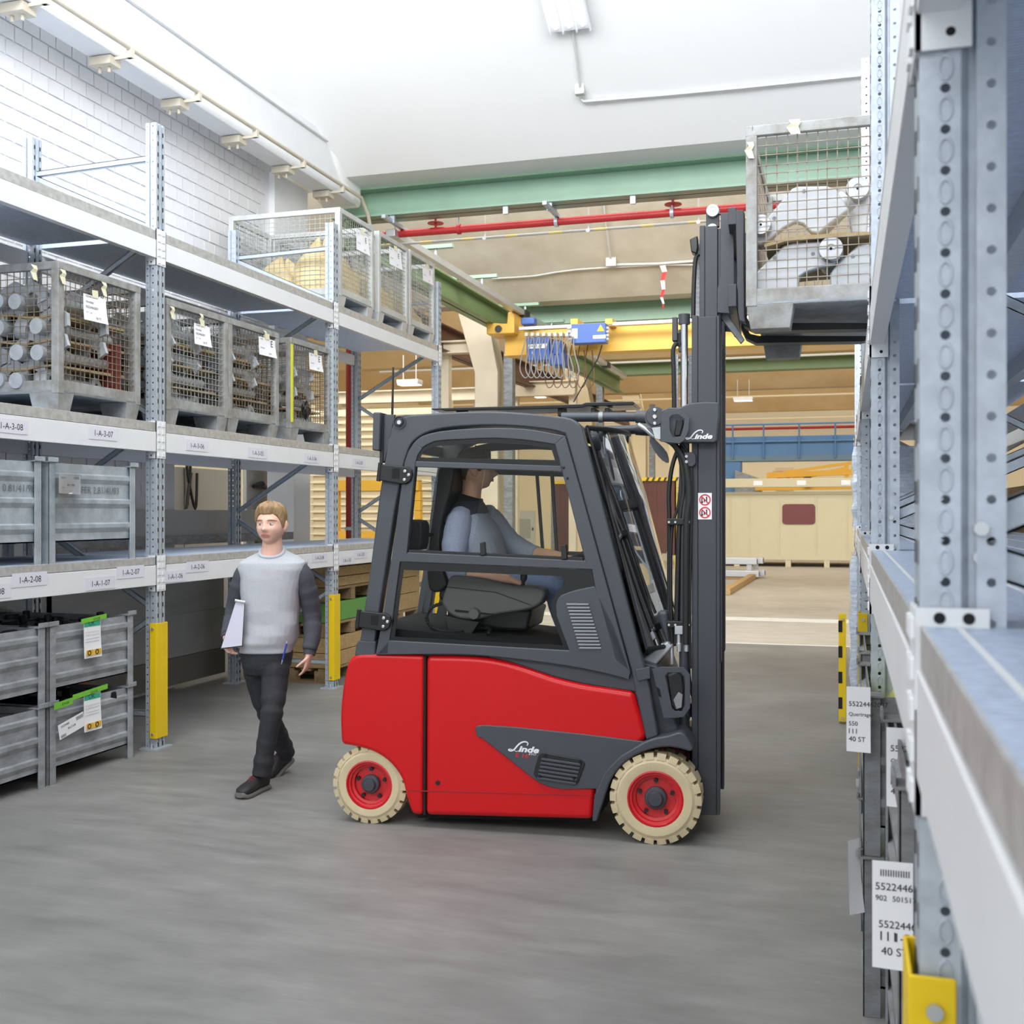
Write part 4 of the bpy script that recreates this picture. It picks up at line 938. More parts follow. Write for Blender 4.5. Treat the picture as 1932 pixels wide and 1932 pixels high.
# ---- overhead guard
og_o = [(672, 1232), (680, 1200), (700, 1060), (717, 925), (733, 830)] + curve([(733, 830), (739, 806), (750, 791), (768, 783), (800, 780), (872, 776), (930, 775), (985, 778), (1040, 783), (1078, 789), (1097, 803)], 3) + [(1130, 925), (1183, 1133), (1207, 1224), (1225, 1290), (1242, 1388)]
og_i = [(1219, 1396), (1200, 1310), (1190, 1262), (1150, 1120), (1100, 940)] + curve([(1066, 818), (1040, 811), (990, 805), (930, 802), (870, 804), (825, 810), (795, 821), (775, 839), (764, 868)], 3) + [(745, 960), (722, 1110), (706, 1215), (704, 1232)]
MB().prism(pl(og_o + og_i, 0.03), 0.028, 0.10).build('cab_frame', M_dark, TK, bevel=0.014, seg=4)
MB().prism(pl(og_o + og_i, 0.03), W_ - 0.10, W_ - 0.028).build('cab_frame', M_dark, TK, bevel=0.014, seg=3)
MB().prism(pl(curve([(762, 788), (872, 779), (930, 777), (985, 780), (1075, 792)], 3) + curve([(1075, 806), (985, 800), (930, 798), (872, 800), (770, 812)], 3), 0.08), 0.09, W_ - 0.09).build('roof_panel', M_dark, TK, bevel=0.01)
a = fk(731, 835, 0.05); b = fk(700, 1060, 0.05)
for (p, q, r) in (((735, 835), (735, 850), 0.02), ((700, 1200), (704, 1230), 0.03)):
    o = fk(p[0], p[1], 0.05); MB().box(o[0] - r, o[0] + r, 0.09, W_ - 0.09, o[1] - 0.03, o[1] + 0.03).build('cross_member', M_dark, TK, bevel=0.006)
MB().prism(pl([(748, 840), (750, 840), (704, 1196), (700, 1196)], 0.10), 0.10, W_ - 0.10).build('rear_window', glass('rear_glass', (250, 251, 250), 0.0, 0.0, 1.005), TK)
for k in range(9):                                               # heating wires of the rear window
    a_ = fk(745 - k * 2.6, 862 + k * 20, 0.1); MB().box(a_[0] - 0.001, a_[0] + 0.001, 0.11, W_ - 0.11, a_[1] - 0.001, a_[1] + 0.001).build('heating_wire', M_hub, TK)
o = fp(754, 796, 0.026)
MB().lathe([(0.0, -0.004), (0.016, -0.004), (0.018, 0.002), (0.028, 0.002), (0.03, -0.006), (0.034, -0.006), (0.034, 0.02), (0, 0.02)], o, (0, 1, 0), 24).build('guard_bolt', M_hub, TK, smooth=40)
MB().lathe([(0.0, -0.012), (0.012, -0.012), (0.012, 0), (0, 0)], o, (0, 1, 0), 6).build('bolt_head', M_bolt, TK)
MB().prism(pl([(740, 800), (752, 783), (765, 781), (816, 782), (790, 790), (760, 815)], 0.03), 0.03, 0.09).build('guard_gusset', M_dark, TK, bevel=0.006)
p = pl([(706, 777), (720, 777), (718, 850), (704, 849)], 0.12); MB().prism(p, 0.10, 0.42).build('rear_plate', M_dark, TK, bevel=0.008)
MB().prism(pl([(721, 781), (745, 781), (741, 800), (734, 830), (726, 870), (720, 870)], 0.14), 0.14, 0.16).build('plate_bracket', M_dark, TK, bevel=0.003)
MB().prism(pl([(718, 778), (724, 779), (722, 872), (716, 872)], 0.13), 0.13, 0.17).build('plate_arm', M_blk, TK)
MB().tube([fp(742, 692, 0.3), fp(741, 740, 0.3), fp(740, 786, 0.3)], [0.005, 0.006, 0.007], 8).build('antenna', M_blk, TK, smooth=40)
# ---- side door (near side and its twin on the far side)
Dv0, Dv1 = 0.012, 0.045
def door_part(name, pts, m=None, v0=Dv0, v1=Dv1, bev=0.006, seg=2, twin=True, sm=None):
    me = MB().prism(pl(pts, v0), v0, v1).mesh(name, m or M_dark, 40)
    o = put(name, me, TK, bev, seg)
    if twin: put(name, me, TK, bev, 1, loc=(0, W_ - v0 - v1, 0))
    return o
door_part('door_stile', [(708, 1234), (723, 1157), (744, 1010), (763, 870), (770, 850), (781, 833), (797, 845), (788, 858), (784, 872), (768, 1045), (755, 1060), (735, 1206), (733, 1234)])
door_part('door_header', curve([(779, 836), (795, 822), (829, 813), (880, 808), (935, 806), (990, 808), (1030, 814), (1066, 821)], 2) + curve([(1047, 838), (994, 830), (935, 826), (876, 828), (820, 832), (796, 845)], 2))
door_part('door_stile', [(1066, 820), (1046, 836), (1058, 878), (1060, 888), (1105, 1062), (1116, 1073), (1122, 1106), (1160, 1245), (1190, 1268), (1100, 940)])
door_part('window_rail', [(784, 869), (1058, 878), (1061, 889), (783, 880)], bev=0.004)
door_part('window_rail', [(769, 1041), (1104, 1057), (1119, 1074), (753, 1059)], v0=0.006, bev=0.005, seg=3)
door_part('door_panel', [(733, 1207), (1073, 1226), (1049, 1160)] + curve([(1049, 1150), (1049, 1138), (1056, 1124), (1074, 1116), (1096, 1110), (1122, 1105)], 3) + [(1160, 1180), (1190, 1268), (1186, 1281)] + curve([(1186, 1281), (1100, 1261), (1000, 1246), (890, 1235), (800, 1234), (708, 1235)], 3))
door_part('window_seal', [(783, 880), (786, 880), (771, 1042), (767, 1042)], M_blk, 0.03, 0.05, 0)
door_part('slide_track', [(770, 1041), (880, 1047), (1100, 1057), (1100, 1051), (880, 1041), (771, 1036)], M_blk, 0.018, 0.05, 0.002, 1, False)
for k in range(2):
    q = ((905, 1021, 916, 1048), (1058, 1026, 1070, 1056))[k]
    door_part('window_latch', [(q[0], q[1] + 2), (q[2] - 2, q[1]), (q[2], q[3] - 2), (q[0] + 1, q[3])], M_blk, 0.004, 0.03, 0.004, 2, False)
def gpane(name, pts, v, m, th=0.004):
    return MB().prism(pl(pts, v), v, v + th).build(name, m, TK)
gu = curve([(785, 870), (789, 856), (798, 844), (820, 833), (876, 829), (935, 827), (994, 831), (1046, 838)], 2) + [(1057, 877)]
gpane('upper_window', gu, 0.024, M_glass2)
gi = [(793, 864), (797, 854), (804, 847), (822, 841), (876, 837), (935, 835), (994, 838), (1040, 845), (1048, 868)]
go = [(785, 871), (789, 854), (798, 842), (820, 832), (876, 828), (935, 826), (994, 830), (1047, 837), (1058, 878)]
gi[0] = (793, 862); gi[-1] = (1047, 867)
MB().ring(pl(go, 0.021), pl(gi, 0.021), 0.021, 0.024).build('window_border', M_blk2, TK)
gpane('slide_window', [(784, 880), (1060, 889), (1103, 1056), (769, 1042)], 0.040, M_glass)
gpane('slide_window', [(915, 884), (1060, 889), (1102, 1054), (888, 1046)], 0.030, glass('slide_glass', (244, 244, 240), 0.008, 0.0, 1.12))
lo = [(755, 1059), (1116, 1074), (1122, 1106), (1090, 1112), (1058, 1123), (1049, 1138), (1050, 1160), (1073, 1226), (734, 1207)]
li = [(761, 1074), (1060, 1086), (1066, 1096), (1062, 1108), (1052, 1116), (1042, 1132), (1043, 1160), (1062, 1217), (745, 1200)]
gpane('lower_window', lo, 0.026, M_glass)
MB().ring(pl(lo, 0.022), pl(li, 0.022), 0.022, 0.026).build('window_border', M_blk2, TK)
for i in range(14):
    x0 = 1068 + i * 1.85; y = 1139 + i * 6.35; w = 42
    MB().prism(pl([(x0 + 1, y - 1.6), (x0 + w, y - 1.2), (x0 + w + 1.2, y + 0.6), (x0 + w, y + 2.0), (x0 + 1, y + 1.8), (x0, y)], 0.006), 0.004, 0.014).build('louvre', M_slat, TK, bevel=0.0015)
for (x, y) in ((722, 875), (682, 1152)):
    hp = [(x - 6, y - 1), (x + 30, y + 3), (x + 46, y + 4), (x + 54, y + 10), (x + 56, y + 20), (x + 52, y + 31), (x + 44, y + 37), (x + 32, y + 37), (x - 8, y + 30)]
    h = MB().prism(pl(hp, -0.006), -0.006, 0.016).build('hinge', M_blk, TK, bevel=0.006)
    MB().prism(pl([(x + 18, y + 8), (x + 32, y + 8), (x + 31, y + 27), (x + 17, y + 26)], -0.008), -0.0075, 0.0).build('hinge_pocket', M_hole, h)
    for (dx, dy) in ((42, 13), (49, 20), (41, 29)):
        o = fp(x + dx, y + dy, -0.008); MB().lathe([(0, -0.003), (0.004, -0.003), (0.005, -0.006), (0.008, -0.005), (0.009, 0.002), (0, 0.002)], o, (0, 1, 0), 12).build('bolt', M_bolt, h, smooth=40)
    MB().cyl(fp(x - 4, y - 3, 0.0), fp(x - 8, y + 32, 0.0), 0.012, 12).build('hinge_pin', M_blk, h, smooth=40)
for q in ((1063, 881), (1070, 901)):
    o = fp(q[0], q[1], 0.008); MB().lathe([(0, -0.005), (0.005, -0.004), (0.007, 0.002), (0, 0.002)], o, (0, 1, 0), 10).build('screw', M_blk, TK)
# ---- windscreen with frame and wiper
An = [(1100, 806), (1134, 925), (1187, 1133), (1212, 1224)]
def wsp(i, f):
    """point on the screen: i in 0..3 up the near pillar, f in 0..1 across the cab"""
    k = min(int(i), 2); t = i - k; a = (An[k][0] + (An[k + 1][0] - An[k][0]) * t, An[k][1] + (An[k + 1][1] - An[k][1]) * t)
    q = fk(a[0], a[1], 0.06); bulge = 0.15 * math.sin(math.pi * f) ** 0.8 + 0.0
    return Vector((q[0] + bulge + 0.02, 0.07 + f * (W_ - 0.14), q[1]))
mb = MB(); N1, N2 = 12, 12
mb.add([wsp(3 * i / N1, j / N2) for i in range(N1 + 1) for j in range(N2 + 1)], [(i * (N2 + 1) + j, i * (N2 + 1) + j + 1, (i + 1) * (N2 + 1) + j + 1, (i + 1) * (N2 + 1) + j) for i in range(N1) for j in range(N2)])
mb.build('windscreen', M_screen, TK, smooth=60)
MB().tube([wsp(3 * i / 10, 1.0) for i in range(11)], 0.014, 8).build('screen_frame', M_blk, TK, smooth=40)
MB().tube([wsp(0, j / 10) for j in range(11)], 0.014, 8).build('screen_frame', M_blk, TK, smooth=40)
MB().tube([wsp(3 * i / 10, 0.0) for i in range(11)], 0.008, 8).build('screen_frame', M_blk, TK, smooth=40)
MB().tube([wsp(3, j / 10) + Vector((0, 0, 0.0)) for j in range(11)], 0.012, 8).build('screen_frame', M_blk, TK, smooth=40)
w0 = fp(1236, 1145, 0.55); w1 = fp(1177, 972, 0.55)
MB().tube([fp(1238, 1150, 0.55), fp(1225, 1100, 0.55), fp(1198, 1020, 0.55), fp(1178, 970, 0.55)], [0.014, 0.010, 0.008, 0.006], 8).build('wiper_arm', M_blk, TK, smooth=40)
MB().tube([fp(1165, 975, 0.5), fp(1186, 968, 0.5)], 0.012, 8).build('wiper_head', M_blk, TK, smooth=40)
MB().tube([fp(1116, 868, 0.3), fp(1150, 970, 0.32), fp(1172, 1050, 0.34), fp(1186, 1110, 0.36)], 0.006, 8).build('wiper_blade', M_blk, TK, smooth=40)
MB().tube([fp(1162, 894, 0.95), fp(1170, 900, 0.95), fp(1211, 992, 0.95), fp(1208, 1006, 0.95), fp(1200, 1010, 0.95)], 0.009, 8).build('screen_handle', M_blk, TK, smooth=40)
MB().prism(pl([(1158, 896), (1186, 894), (1190, 910), (1164, 912)], 0.9), 0.88, 0.94).build('handle_mount', M_blk, TK, bevel=0.004)
MB().prism(pl([(1210, 1150), (1262, 1150), (1268, 1215), (1240, 1240), (1220, 1235)], 0.3), 0.25, 0.85).build('front_cowl', M_dark, TK, bevel=0.02)
MB().prism(pl([(1215, 1240), (1262, 1205), (1272, 1215), (1230, 1262)], 0.3), 0.2, 0.9).build('step_plate', M_steelpart, TK, bevel=0.01)
MB().prism(pl([(1205, 1238), (1245, 1250), (1260, 1290), (1290, 1390), (1236, 1392)], 0.25), 0.12, 0.95).build('front_axle_body', M_dark, TK, bevel=0.01)
# ---- roof gear: rails, tilt cylinders
MB().prism(pl([(818, 771), (1100, 763), (1108, 760), (1196, 758), (1200, 761), (1196, 765), (1110, 767), (1100, 770), (845, 776), (838, 774), (820, 774)], 0.35), 0.30, 0.60).build('roof_rail', M_blk2, TK, bevel=0.004)
for q in (870, 1060, 1122, 1148):
    o = fk(q, 775, 0.4); MB().box(o[0] - 0.012, o[0] + 0.012, 0.34, 0.5, o[1] - 0.03, o[1] + 0.012).build('rail_foot', M_blk, TK, bevel=0.003)
for (v, ya, yb_) in ((0.30, 786, 785), (0.80, 813, 809)):
    MB().cyl(fp(1060, ya, v), fp(1218, yb_, v), 0.026, 18).build('tilt_cylinder', M_dark, TK, smooth=40)
    for q in (1134,): MB().cyl(fp(q - 4, ya, v), fp(q + 4, ya, v), 0.029, 18).build('cylinder_clamp', M_galv2, TK, smooth=40)
    MB().cyl(fp(1200, yb_, v), fp(1235, yb_ + 2, v), 0.034, 18).build('cylinder_eye', M_dark, TK, smooth=40)
MB().tube([fp(1205, 800, 0.28), fp(1218, 808, 0.27), fp(1234, 822, 0.27)], 0.013, 10).build('hose_fitting', M_bolt, TK, smooth=40)
# ---- cab interior
MB().prism(pl([(700, 1180), (1073, 1222), (1200, 1225), (1200, 1240), (700, 1240)], 0.1), 0.10, W_ - 0.10).build('cab_floor', M_hole, TK)
MB().prism(pl([(858, 1180), (1005, 1185), (1010, 1160), (1015, 1145), (855, 1135)], 0.5), 0.36, 0.78).build('seat_base', M_blk, TK, bevel=0.02, seg=3)
MB().prism(pl([(842, 1128), (1012, 1140), (1018, 1122), (1008, 1110), (860, 1100), (842, 1110)], 0.5), 0.34, 0.80).build('seat_cushion', M_blk, TK, bevel=0.025, seg=3)
MB().prism(pl(curve([(852, 878), (842, 890), (838, 930), (828, 1000), (822, 1060), (826, 1108), (846, 1112)], 2) + curve([(862, 1100), (846, 1050), (850, 980), (866, 930), (872, 890), (866, 878)], 2), 0.5), 0.33, 0.81).build('seat_backrest', M_blk, TK, bevel=0.025, seg=3)
arm = curve([(848, 1085), (872, 1086), (905, 1090), (934, 1096), (970, 1104), (1010, 1106), (1029, 1114)], 2) + curve([(1028, 1124), (1020, 1139), (996, 1150), (940, 1158), (900, 1168), (868, 1167), (848, 1158), (835, 1142), (834, 1128), (841, 1108)], 2)
MB().prism(pl(arm, 0.20), 0.20, 0.33).build('armrest', M_arm, TK, bevel=0.018, seg=4)
MB().prism(pl([(842, 1106), (934, 1116), (1000, 1140), (1000, 1141), (934, 1117), (842, 1107)], 0.19), 0.196, 0.21).build('armrest_joint', M_hole, TK)
MB().prism(pl([(935, 1097), (1029, 1114), (1000, 1122), (932, 1112)], 0.195), 0.21, 0.32).build('control_panel', M_blk, TK, bevel=0.006)
o = fp(895, 1157, 0.19)
MB().lathe([(0, -0.02), (0.03, -0.02), (0.034, 0.0), (0.034, 0.014), (0, 0.014)], o, (0, 1, 0), 8).build('adjuster_knob', M_arm, TK, bevel=0.003)
MB().prism(pl([(858, 1149), (930, 1157), (930, 1160), (858, 1153)], 0.19), 0.194, 0.205).build('adjuster_slot', M_hole, TK)
j = fp(985, 1116, 0.25)
MB().lathe([(0.030, 0), (0.026, 0.012), (0.024, 0.012), (0.022, 0.024), (0.019, 0.024), (0.016, 0.036), (0.012, 0.038), (0.009, 0.05), (0.009, 0.055), (0.018, 0.068), (0.020, 0.085), (0.016, 0.098), (0.006, 0.104), (0, 0.105)], j, (0.12, 0, 1), 18).build('joystick', M_blk, TK, smooth=40)
hs = [fp(*q) for q in ((838, 1136, 0.25), (815, 1145, 0.22), (805, 1162, 0.2), (812, 1180, 0.2), (835, 1190, 0.2), (870, 1190, 0.24), (905, 1184, 0.3), (924, 1186, 0.25), (920, 1196, 0.2))]
hp = curve([tuple(h) for h in hs], 8); MB().tube(hp, [0.011 if k % 2 else 0.0085 for k in range(len(hp))], 8).build('corrugated_hose', M_blk, TK, smooth=30)
MB().prism(pl([(838, 1160), (905, 1172), (890, 1196), (845, 1192)], 0.24), 0.24, 0.34).build('seat_rail', M_blk, TK, bevel=0.005)
MB().prism(pl([(774, 1034), (790, 978), (806, 981), (811, 986), (810, 1022), (806, 1036)], 0.3), 0.16, 0.30).build('mirror', M_blk, TK, bevel=0.012, seg=3)
MB().tube([fp(808, 1008, 0.3), fp(830, 1006, 0.4)], 0.012, 8).build('mirror_arm', M_blk, TK)
sw = fp(1090, 1050, 0.55); mb = MB(); ring = []
ax1 = Vector((0.42, 0, -0.9)).normalized(); ax2 = Vector((0, 1, 0))
for k in range(28):
    t = 2 * math.pi * k / 28; ring.append(sw + (ax1.cross(ax2) * 0 + Vector((0.9, 0, 0.42)).normalized() * math.cos(t) + ax2 * math.sin(t)) * 0.15)
mb.tube(ring, 0.014, 8, closed=True); mb.build('steering_wheel', M_blk, TK, smooth=40)
MB().cyl(sw, sw + Vector((0.12, 0, -0.3)), 0.03, 12).build('steering_column', M_blk, TK, smooth=40)
MB().prism(pl([(1085, 1075), (1140, 1062), (1185, 1190), (1110, 1205)], 0.5), 0.3, 0.95).build('dashboard', M_blk, TK, bevel=0.02)
MB().tube([fp(1013, 892, 0.98), fp(1025, 1052, 0.98)], 0.011, 8).build('grab_bar', M_dark, TK, smooth=40)
MB().tube([fp(1041, 884, 0.95), fp(1052, 1056, 0.95)], 0.012, 8).build('grab_bar', M_dark, TK, smooth=40)
# ---- wheels
def wheel(name, u, v0, R, W, rr, side, hubr):
    o = bpy.data.objects.new(name, None); COL.objects.link(o); o.parent = TK; o.location = (u, v0, R)
    k = R / 0.229; a = Vector((0, 1, 0)) * (1 if side > 0 else -1)      # side +1: outer face towards -v
    prof = [(rr, 0.02), (rr + 0.004, 0.004), (rr + 0.03, 0.0), (R * 0.80, 0.0), (R * 0.84, 0.006), (R * 0.905, 0.010), (R * 0.91, 0.035), (R * 0.91, W - 0.03), (R * 0.8, W), (rr, W - 0.01)]
    mb = MB().lathe(prof, (0, 0, 0), a, 48)
    n = 22
    for i in range(n):                                                  # block tread: alternate lugs reach in from each shoulder
        for sd in (0, 1):
            t0 = 2 * math.pi * (i + 0.5 * sd) / n; dt = 2 * math.pi / n * 0.76
            y0, y1 = (0.004, W * 0.53) if sd == 0 else (W * 0.47, W - 0.004)
            vs = []
            for (r, yy, s) in ((R * 0.86, y0, 1.0), (R, y0 + 0.008 * (1 - sd), 0.92), (R, y1 - 0.008 * sd, 0.92), (R * 0.86, y1, 1.0)):
                for q in (-0.5, -0.17, 0.17, 0.5):
                    t = t0 + q * dt * s; vs.append(Vector((math.cos(t) * r, 0, math.sin(t) * r)) + a * yy)
            fs = []
            for j in range(3):
                for q in range(3): fs.append((j * 4 + q, j * 4 + q + 1, j * 4 + q + 5, j * 4 + q + 4))
            fs += [(0, 4, 8, 12), (3, 15, 11, 7), (12, 13, 14, 15)[::-1], (0, 12, 15, 3) if False else (0, 1, 2, 3)]
            mb.add(vs, fs)
    mb.build('tyre', M_tyre, o, smooth=30)
    q = rr
    rim = [(q, 0.01), (q + 0.004, 0.004), (q - 0.004, 0.002), (q - 0.008, 0.012), (q * 0.86, 0.014), (q * 0.84, 0.028), (q * 0.74, 0.032), (q * 0.72, 0.05), (q * 0.55, 0.052), (q * 0.3, 0.046), (0, 0.046)]
    MB().lathe(rim, (0, 0, 0), a, 40).build('rim', M_rim, o, smooth=30)
    MB().lathe([(hubr, 0.055), (hubr, 0.022), (hubr * 0.92, 0.016), (hubr * 0.72, 0.014), (hubr * 0.68, 0.002), (hubr * 0.6, -0.004), (0, -0.005)], (0, 0, 0), a, 28).build('hub', M_hub, o, smooth=30)
    for i in range(5):
        t = 2 * math.pi * (i + 0.25) / 5 ; c = Vector((math.cos(t), 0, math.sin(t))) * (q * 0.62)
        MB().cyl(c + a * 0.056, c + a * 0.034, 0.011, 6).build('wheel_nut', M_blk, o)
    c = Vector((0.62, 0, -0.1)) * q; MB().box(c.x + 0.012, c.x + 0.032, *sorted((a.y * 0.04, a.y * 0.055)), c.z - 0.006, c.z + 0.008).build('valve', M_blk, o)
    return o
wheel('front_wheel', 0.0, 0.0, 0.229, 0.19, 0.137, 1, 0.056)
wheel('front_wheel', 0.0, W_, 0.229, 0.19, 0.137, -1, 0.056)
ur = fk(695, 1490, 0.03)[0]
wheel('rear_wheel', ur, 0.035, 0.207, 0.16, 0.126, 1, 0.05)
wheel('rear_wheel', ur, W_ - 0.035, 0.207, 0.16, 0.126, -1, 0.05)
# ---- logo lettering
def ribbon(mb, pts, wd, o, ax, ay, mi=0):
    P = curve(pts, 6); n = len(P); vs = []
    for i, p in enumerate(P):
        a = P[max(i - 1, 0)]; b = P[min(i + 1, n - 1)]; tx, ty = b[0] - a[0], b[1] - a[1]; l = math.hypot(tx, ty) or 1; nx, ny = -ty / l, tx / l
        f = i / (n - 1); k = wd * (0.35 + 0.65 * math.sin(math.pi * min(1, f * 1.15 + 0.05)) ** 0.7)
        for s in (-1, 1): vs.append(Vector(o) + Vector(ax) * (p[0] + nx * k * s) + Vector(ay) * (p[1] + ny * k * s))
    mb.add(vs, [(2 * i, 2 * i + 1, 2 * i + 3, 2 * i + 2) for i in range(n - 1)], mi)
def script_logo(name, o, ax, ay, w, m, parent):
    """handwritten-style word: swash L, then slanted bold lower case"""
    mb = MB(); s = w; ax = Vector(ax); ay = Vector(ay)
    ribbon(mb, [(q[0] * s, q[1] * s) for q in ((0.60, 0.20), (0.63, 0.27), (0.58, 0.315), (0.48, 0.31), (0.37, 0.25), (0.28, 0.16), (0.20, 0.06), (0.12, 0.005), (0.04, 0.0), (0.01, 0.03), (0.06, 0.05), (0.16, 0.03), (0.26, -0.005), (0.33, 0.02))], 0.024 * s, o, ax, ay)
    v, f = text_poly('inde', 0.185 * s, 0.28, 0.04); x0 = min(p[0] for p in v); x1 = max(p[0] for p in v); k = 0.66 * s / (x1 - x0)
    mb.add([Vector(o) + ax * (0.325 * s + (p[0] - x0) * k) + ay * p[1] for p in v], f)
    return mb.build(name, m, parent)
o = fp(959, 1415, 0.011); ax = Vector((1, 0, -0.035)).normalized(); ay = Vector((0, 0, 1))
a1 = fp(1018, 1415, 0.011); script_logo('script_logo', o + Vector((0, -0.0006, 0)), ax, ay, (a1 - o).length, M_logo, TK)
mb = MB(); o = fp(984, 1428, 0.0105); add_text(mb, 'E 16', o, ax, ay, 0.021, 0, 0.2, 0.02, 1.35); mb.build('model_lettering', mat('red_decal', (214, 44, 40), 0.5), TK)
mb = MB(); o = fp(1004, 1424, 0.0105); add_text(mb, 'EVO', o, ax, ay, 0.011, 0, 0.2, 0.0, 1.3); mb.build('model_lettering', M_logo, TK)
# ---- mast
MZ0 = 0.10
def mcol(name, px0, px1, py0, py1, v, th, m=None, bev=0.004, twin=0.0):
    """vertical member by its side outline; stands straight"""
    a = fk(px0, (py0 + py1) / 2, v)[0]; b = fk(px1, (py0 + py1) / 2, v)[0]; z1 = fk((px0 + px1) / 2, py0, v)[1]; z0 = fk((px0 + px1) / 2, py1, v)[1]
    o = MB().box(a, b, v, v + th, z0, z1).build(name, m or M_dark2, TK, bevel=bev)
    if twin: put(name, o.data, TK, bev, 2, loc=(0, twin, 0))
    return o
TW = 0.56
mcol('outer_mast_web', 1317, 1352, 596, 1537, 0.215, 0.05, twin=TW)
mcol('outer_mast_flange', 1305, 1317, 594, 1537, 0.225, 0.10, twin=TW - 0.02)
mcol('outer_mast_flange', 1352, 1358, 594, 1537, 0.212, 0.10, twin=TW - 0.02)
mcol('inner_mast_web', 1330, 1354, 425, 1290, 0.235, 0.04, twin=TW - 0.04)
mcol('inner_mast_flange', 1320, 1330, 424, 1290, 0.245, 0.08, twin=TW - 0.06)
mcol('inner_mast_flange', 1354, 1361, 430, 1250, 0.245, 0.08, twin=TW - 0.06)
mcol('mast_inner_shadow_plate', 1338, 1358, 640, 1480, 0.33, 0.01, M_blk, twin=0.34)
for (py, h) in ((600, 26), (900, 22), (1250, 26), (1500, 30)):
    q0 = fk(1322, py, 0.27); q1 = fk(1322, py + h, 0.27); a = fk(1308, py, 0.27)[0]; b = fk(1330, py, 0.27)[0]
    MB().box(a, b, 0.27, 0.73, q1[1], q0[1]).build('mast_crossbar', M_dark2, TK, bevel=0.006)
q0 = fk(1330, 426, 0.3); q1 = fk(1330, 450, 0.3); MB().box(fk(1322, 430, 0.3)[0], fk(1345, 430, 0.3)[0], 0.29, 0.70, q1[1], q0[1]).build('mast_crossbar', M_dark2, TK, bevel=0.006)
for v in (0.262, 0.70):
    p = fp(1345, 398, v); MB().lathe([(0, -0.022), (0.004, -0.022), (0.006, -0.018), (0.018, -0.018), (0.020, -0.022), (0.030, -0.022), (0.034, -0.015), (0.034, 0.012), (0, 0.012)], p, (0, 1, 0), 28).build('mast_roller', M_bolt, TK, smooth=30)
    p = fp(1344, 432, v); MB().lathe([(0, -0.012), (0.027, -0.012), (0.027, 0.012), (0, 0.012)], p, (0, 1, 0), 24).build('mast_roller', M_bolt, TK, smooth=30)
    p = fp(1332, 428, v); q = fp(1357, 388, v); MB().box(p.x, q.x, v + 0.0, v + 0.03, p.z, q.z).build('roller_plate', M_dark2, TK, bevel=0.004)
for (v, a) in ((0.235, 0), (0.76, 0)):
    p = fp(1291, 772, v); q = fp(1291, 606, v); MB().cyl(p, q, 0.019, 18).build('lift_rod', M_chrome, TK, smooth=40)
    p = fp(1291, 611, v); q = fp(1291, 592, v); MB().cyl(p, q, 0.030, 18).build('rod_cap', M_dark2, TK, smooth=40)
    p = fp(1291, 1380, v); q = fp(1291, 772, v); MB().cyl(p, q, 0.026, 18).build('lift_cylinder', M_dark2, TK, smooth=40)
mcol('hose_reel_plate', 1268, 1278, 597, 642, 0.24, 0.05, twin=0.4)
p = fp(1283, 640, 0.27); MB().lathe([(0.0, -0.012), (0.035, -0.012), (0.035, -0.008), (0.03, -0.004), (0.03, 0.004), (0.035, 0.012), (0, 0.012)], p, (0, 1, 0), 24).build('hose_pulley', M_blk, TK, smooth=30)
p = pl([(1301, 450), (1316, 443), (1317, 465), (1314, 478), (1304, 474)], 0.22); MB().prism(p, 0.22, 0.30).build('mast_lamp', M_blk2, TK, bevel=0.006)
def chain(px, py0, py1, v):
    mb = MB(); a = fp(px, py0, v); b = fp(px, py1, v); n = int((a.z - b.z) / 0.0125)
    for i in range(n):
        z = b.z + (a.z - b.z) * (i + 0.5) / n; k = 0.006 if i % 2 else 0.009
        mb.box(a.x - 0.010, a.x + 0.010, v - k, v + k, z - 0.008, z + 0.008)
        mb.cyl((a.x, v - 0.011, z), (a.x, v + 0.011, z), 0.0045, 6)
    o = mb.build('lift_chain', M_steelpart, TK); o['kind'] = 'stuff'
chain(1276, 668, 770, 0.26); chain(1303, 668, 770, 0.30); chain(1316, 460, 596, 0.31); chain(1276, 668, 770, 0.70)
def hose(pts, v, r=0.011, m=None, name='hydraulic_hose'):
    P = curve([tuple(fp(q[0], q[1], v + (q[2] if len(q) > 2 else 0))) for q in pts], 6); MB().tube(P, r, 8).build(name, m or M_blk, TK, smooth=40)
hose(((1262, 1150), (1263, 990), (1262, 930), (1268, 880), (1280, 845)), 0.26, 0.012)
hose(((1276, 1215), (1278, 1120), (1282, 985), (1290, 920), (1283, 860), (1262, 828), (1240, 820)), 0.22, 0.015)
hose(((1294, 1215), (1294, 1100), (1295, 985), (1300, 930), (1292, 870), (1270, 836), (1246, 824)), 0.20, 0.018)
hose(((1302, 1260), (1302, 1100), (1304, 985), (1306, 920), (1300, 860), (1280, 830)), 0.21, 0.008)
hose(((1269, 1240), (1266, 1100), (1268, 1000), (1280, 950), (1284, 900)), 0.24, 0.008)
hose(((1272, 770), (1271, 700), (1270, 660), (1277, 645)), 0.235, 0.012)
hose(((1308, 600), (1309, 540), (1312, 490), (1318, 478)), 0.25, 0.012)
hose(((1284, 1280), (1283, 1300), (1296, 1360), (1300, 1400)), 0.22, 0.010)
hose(((1298, 1250), (1302, 1290), (1312, 1340), (1308, 1400)), 0.24, 0.010)
for (py, vv) in ((984, 0.195), (1178, 0.2)):
    MB().prism(pl([(1258, py - 7), (1302, py - 7), (1304, py + 5), (1258, py + 6)], vv), vv, vv + 0.06).build('hose_clamp', M_blk, TK, bevel=0.005)
    for q in (1262, 1274, 1299): MB().cyl(fp(q, py, vv - 0.004), fp(q, py, vv + 0.01), 0.006, 8).build('bolt', M_bolt, TK)
